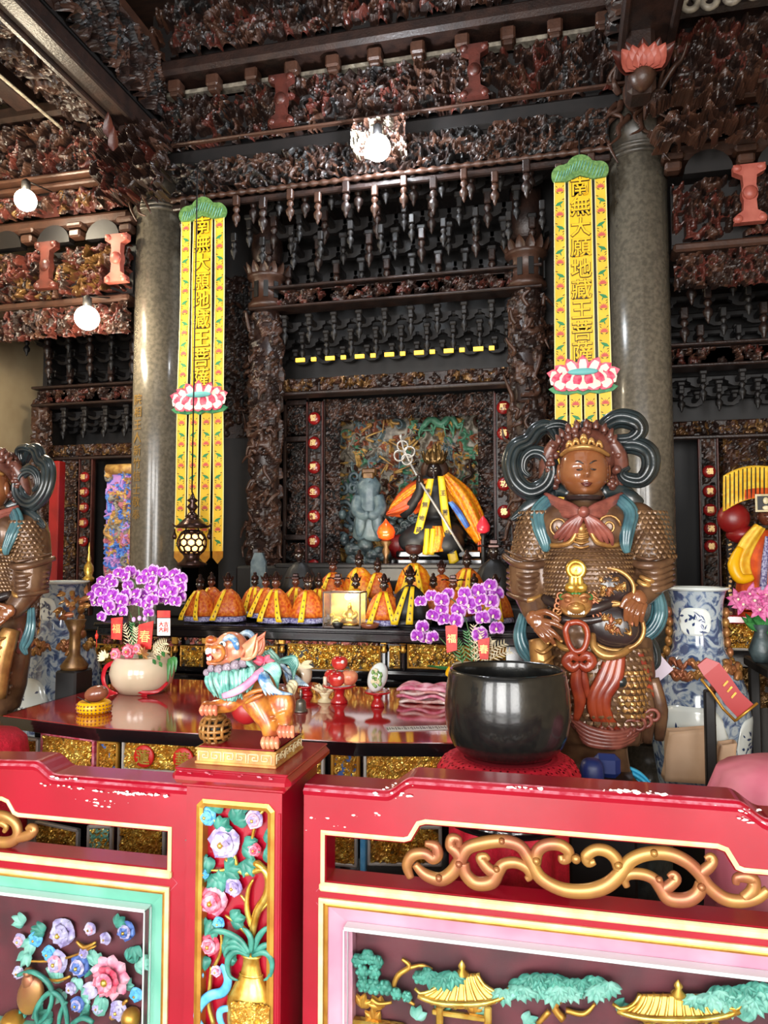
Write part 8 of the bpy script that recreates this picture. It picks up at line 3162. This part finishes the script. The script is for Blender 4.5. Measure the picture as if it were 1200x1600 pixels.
# lilac sheet tucked behind the statue
p = at(1030, 1042, 3.8)
t = thing('lilac_sheet', 'pale lilac folded sheet poking out behind the guardian statue', 'paper', p)
b = B()
q = [at(1008, 1040, 3.8), at(1026, 1068, 3.8), at(1052, 1046, 3.8), at(1026, 1016, 3.8)]
b.add([tuple(v + Vector((0, d, 0))) for d in (-.004, .004) for v in q], [(0, 1, 2, 3), (7, 6, 5, 4), (0, 4, 5, 1), (1, 5, 6, 2), (2, 6, 7, 3), (3, 7, 4, 0)], 0, False)
part('sheet', b, 'sheet_lilac', t)
b = B()
q = [at(1000, 1012, 3.82), at(1010, 1046, 3.81), at(1024, 1020, 3.81), at(1016, 1008, 3.82)]
part('sheet_fold', b.ell(at(1014, 1020, 3.81), (.04, .03, .045), 10, 8), 'g_dark', t)
# cyan and blue cloths at the statue's foot
cy = thing('cyan_cloth', 'bright cyan cloth strip draped at the foot of the guardian statue', 'cloth', at(1010, 1230, 3.25))
b = B()
drape(b, [(984, 1198), (1000, 1206), (1016, 1222), (1026, 1240)], [(992, 1216), (1004, 1226), (1012, 1236), (1014, 1250)], 0, .02, fold=.008, nf=2, fn=lambda x, y, d=0: at(x, y, 3.12 - d))
part('cloth', b, 'cloth_blue', cy)
bb = thing('blue_bag', 'dark blue bag half hidden behind the lace cushion', 'bag', at(958, 1225, 3.0))
b = B().ell(at(925, 1208, 2.95), (.045, .045, .055), 14, 10, fn=lambda V: np.sign(V) * np.abs(V) ** .7)
b.box(at(948, 1196, 3.02), (.10, .05, .09), bev=.02)
part('bag', b, 'bag_blue', bb)
part('bag_band', B().tube([at(914, 1226, 2.89), at(930, 1230, 2.88), at(944, 1226, 2.9)], .012, 6), 'seal_red', bb)

lc = thing('low_crate', 'dark low crate under the blue bag behind the railing', 'box', (bb.location.x, 2.98, 0))
zc_ = at(925, 1208, 2.95).z - .056
part('crate', B().box((at(938, 1208, 2.98).x, 2.98, zc_ / 2), (.24, .2, zc_), bev=.01), 'black_wood', lc)

# side altar on the right with robed figure, lilies and carved front
sa = thing('side_altar', 'dark side altar with gilt panel and red ledge at the right edge', 'altar', (at(1190, 1000, 4.9).x + .1, 5.0, 0))
xa, xb = at(1122, 1000, 4.75).x, at(1290, 1000, 4.75).x
zt = at(1160, 962, 4.75).z
part('red_ledge', B().box(((xa + xb) / 2, 5.05, zt - .02), (xb - xa, .7, .05), bev=.008), 'table_red', sa)
part('carcass', B().box(((xa + xb) / 2, 5.08, (zt - .05) / 2), (xb - xa - .04, .6, zt - .05)), 'lacquer_black', sa)
c0, c1 = at(1118, 1012, 4.74), at(1178, 974, 4.74)
relief('gilt_panel', sa, ((c0.x + c1.x) / 2 + .02, 4.765, (c0.z + c1.z) / 2), c1.x - c0.x, c1.z - c0.z, .02, GO2, 150, 90, cell=.005, ground=1, rs=.6)
b = B()
rim(b, [(c0.x + .02, c0.z), (c1.x + .02, c0.z), (c1.x + .02, c1.z), (c0.x + .02, c1.z)], -.014, 4.745, 4.78)
part('panel_frame', b, 'silver_edge', sa)
c0, c1 = at(1150, 1100, 4.74), at(1200, 1040, 4.74)
relief('gilt_panel', sa, ((c0.x + c1.x) / 2, 4.765, (c0.z + c1.z) / 2 - .02), c1.x - c0.x, c1.z - c0.z, .02, ['ink', 'bronze', 'old_gold'], 151, 60, cell=.006, ground=1, rs=.6)
# low dark table in front of it
lt = thing('low_table', 'low dark side table at the right edge below the pink lilies', 'table', (at(1190, 1060, 4.2).x, 4.2, 0))
c = at(1186, 1042, 4.2) + Vector((.1, 0, 0))
part('table_top', B().box((c.x + .06, 4.2, c.z), (.36, .5, .05), bev=.008), 'black_wood', lt)
part('apron', B().box((c.x + .06, 4.0, c.z - .08), (.32, .03, .1), bev=.006), 'wood_fish', lt)
for sx in (-.08, .2):
    for sy in (-.2, .2):
        part('leg', B().box((c.x + sx, 4.2 + sy, (c.z - .03) / 2), (.05, .05, c.z - .03), bev=.006), 'black_wood', lt)
# pink lilies in a dark vase
p = at(1190, 1030, 4.2)
fl_ = thing('lily_vase', 'pink lilies in a dark vase standing on the low side table', 'plant', (p.x, 4.2, c.z + .026))
part('vase', B().lathe([(.04, 0), (.05, .02), (.062, .06), (.04, .12), (.03, .15), (.045, .19)], fl_.location, 18), 'grey_rock', fl_)
R = random.Random(6)
for x, y in ((1160, 944), (1178, 938), (1196, 930), (1186, 952), (1204, 948), (1170, 928), (1152, 936)):
    b = B()
    q = at(x, y, 4.15)
    for k in range(6):
        a = 2 * PI * k / 6 + R.random()
        b.petal(q, (math.cos(a), -.5, math.sin(a)), (0, -1, 0), .075, .032, 0, cup=.25)
    b.ell(q + Vector((0, -.015, 0)), (.008, .014, .008), 6, 5, 1)
    part('lily', b, ['flower_magenta', 'orchid_heart'], fl_)
    b = B()
    stroke(b, [q, (q + Vector(fl_.location) + Vector((0, 0, .2))) / 2 + Vector((.01, 0, .03)), Vector(fl_.location) + Vector((0, 0, .17))], [.005, .004, .004], 5)
    part('stem', b, 'stem_green', fl_)
b = B()
for k in range(12):
    a = R.uniform(0, PI)
    b.petal(at(1192, 985, 4.2) + Vector((R.uniform(-.03, .03), 0, 0)), (math.cos(a), -.4, math.sin(a)), (0, -1, .3), .12, .04, 0, cup=.2)
part('leaves', b, 'leaf_green', fl_, 'stuff')
# robed figure with a yellow fan hood behind them
Y = 5.15
fg = thing('orange_robed_figure', 'figure in yellow and orange robes under a striped yellow hood, at the right edge', 'statue', (at(1180, 950, Y).x, Y, zt + .005))
T_ = lambda x, y, d=0.: at(x, y, Y - d)
b = B()
drape(b, [(1180, 818), (1156, 846), (1142, 880), (1150, 905)], [(1196, 826), (1182, 850), (1172, 876), (1176, 900)], .1, .05, fold=.01, nf=2, fn=T_)
part('yellow_sleeve', b, 'robe_yellow', fg)
b = B()
gq = [T_(1156, 856, .14), T_(1146, 882, .17), T_(1156, 904, .18), T_(1176, 902, .17)]
stroke(b, gq, [.02, .035, .035, .02], 10)
part('sleeve_roll', b, 'yellow_plastic', fg)
b = B()
b.lathe([(.15, 0), (.155, .12), (.13, .3), (.10, .42), (.05, .5)], (T_(1192, 900).x, Y, zt + .01), 24, mod=lambda a, q: 1 + .05 * math.sin(a * 9))
part('orange_robe', b, 'robe_orange', fg)
b = B()
face_mesh(b, T_(1196, 806, .03), .06, .045, .05, 0, 0, 1, nu=24, nv=18)
part('head', b, ['skin_brown', 'ink'], fg)
b = B()
drape(b, [(1196, 838), (1190, 880), (1186, 930)], [(1204, 838), (1200, 880), (1197, 930)], .17, .01, 4, 8, fold=.002, nf=1, fn=T_)
part('violet_sash', b, 'hem_purple', fg)
hd = lambda u, v: tuple(T_(1130 + 100 * u, 728 + 16 * (2 * u - 1) ** 2 * (1 if u < .5 else .3) + 56 * v * (1 - .2 * u), .02 + .12 * math.sin(PI * min(1, u + .2)) * v))
b = B()
b.sheet(hd, 24, 10, 0, .01, matf=lambda u, v: 1 if v > .7 and u > .35 else 0)
part('hood', b, ['robe_yellow', 'robe_orange'], fg)
b = B()
for k in range(15):
    stroke(b, [Vector(hd((k + .5) / 15, v)) + Vector((0, -.012, 0)) for v in (.05, .4, .75, .98)], [.003, .004, .004, .002], 5)
part('hood_lines', b, 'ink', fg, 'stuff')
b = B()
GEp = T_(1146, 810, .02)
b.ell(GEp, (.10, .07, .10), 14, 10).ell(T_(1160, 835, 0), (.1, .08, .06), 12, 8)
part('maroon_mantle', b, 'paint_blush', fg).data.materials[0] = M('deep_red')
b = B()
c = T_(1196, 786, .12)
b.box(c, (.12, .012, .11), bev=.003)
part('sign_board', b, 'ink', fg)
b = B()
rim(b, [(c.x - .06, c.z - .055), (c.x + .06, c.z - .055), (c.x + .06, c.z + .055), (c.x - .06, c.z + .055)], .012, c.y - .012, c.y)
b.ell(c + Vector((.0, -.01, .014)), (.018, .004, .022), 8, 6).ell(c + Vector((0, -.01, -.03)), (.022, .004, .014), 8, 6)
part('sign_frame', b, 'ivory', fg)
# gilt couplet strip beside it
q = at(1140, 870, 5.3)
t = thing('gilt_strip', 'narrow strip with gilt marks hanging left of the orange robed figure', 'sign', (q.x, 5.3, q.z + .35))
part('strip', B().box((q.x, 5.3, q.z), (.035, .02, .7), bev=.004), 'black_wood', t)
b = B()
R = random.Random(14)
for k in range(22):
    b.box((q.x + R.uniform(-.006, .006), 5.288, q.z + .32 - .03 * k), (R.uniform(.014, .024), .006, R.uniform(.006, .018)), r=rotm(0, R.uniform(-.5, .5), 0))
part('gilt_marks', b, 'char_gold', t, 'stuff')

# gold basket ornament beside the left vase
p = at(118, 960, 3.66)
t = thing('gilt_bouquet', 'gilded bouquet ornament beside the left vase', 'ornament', p)
b = B()
R = random.Random(4)
for k in range(26):
    q = p + Vector((R.uniform(-.09, .09), R.uniform(-.05, .05), R.uniform(-.02, .12)))
    b.petal(q, (R.uniform(-1, 1), -.4, R.uniform(-.4, 1)), (0, -1, 0), .06, .03, 0, cup=.2)
part('leaves', b, 'gilt_rose', t, 'stuff')
part('holder', B().lathe([(.07, -.30), (.075, -.28), (.03, -.22), (.03, -.1), (.06, -.03)], p, 16), 'old_gold', t)
part('stand', B().box((p.x, p.y, (p.z - .3) / 2), (.13, .16, p.z - .3), bev=.01), 'black_wood', t)
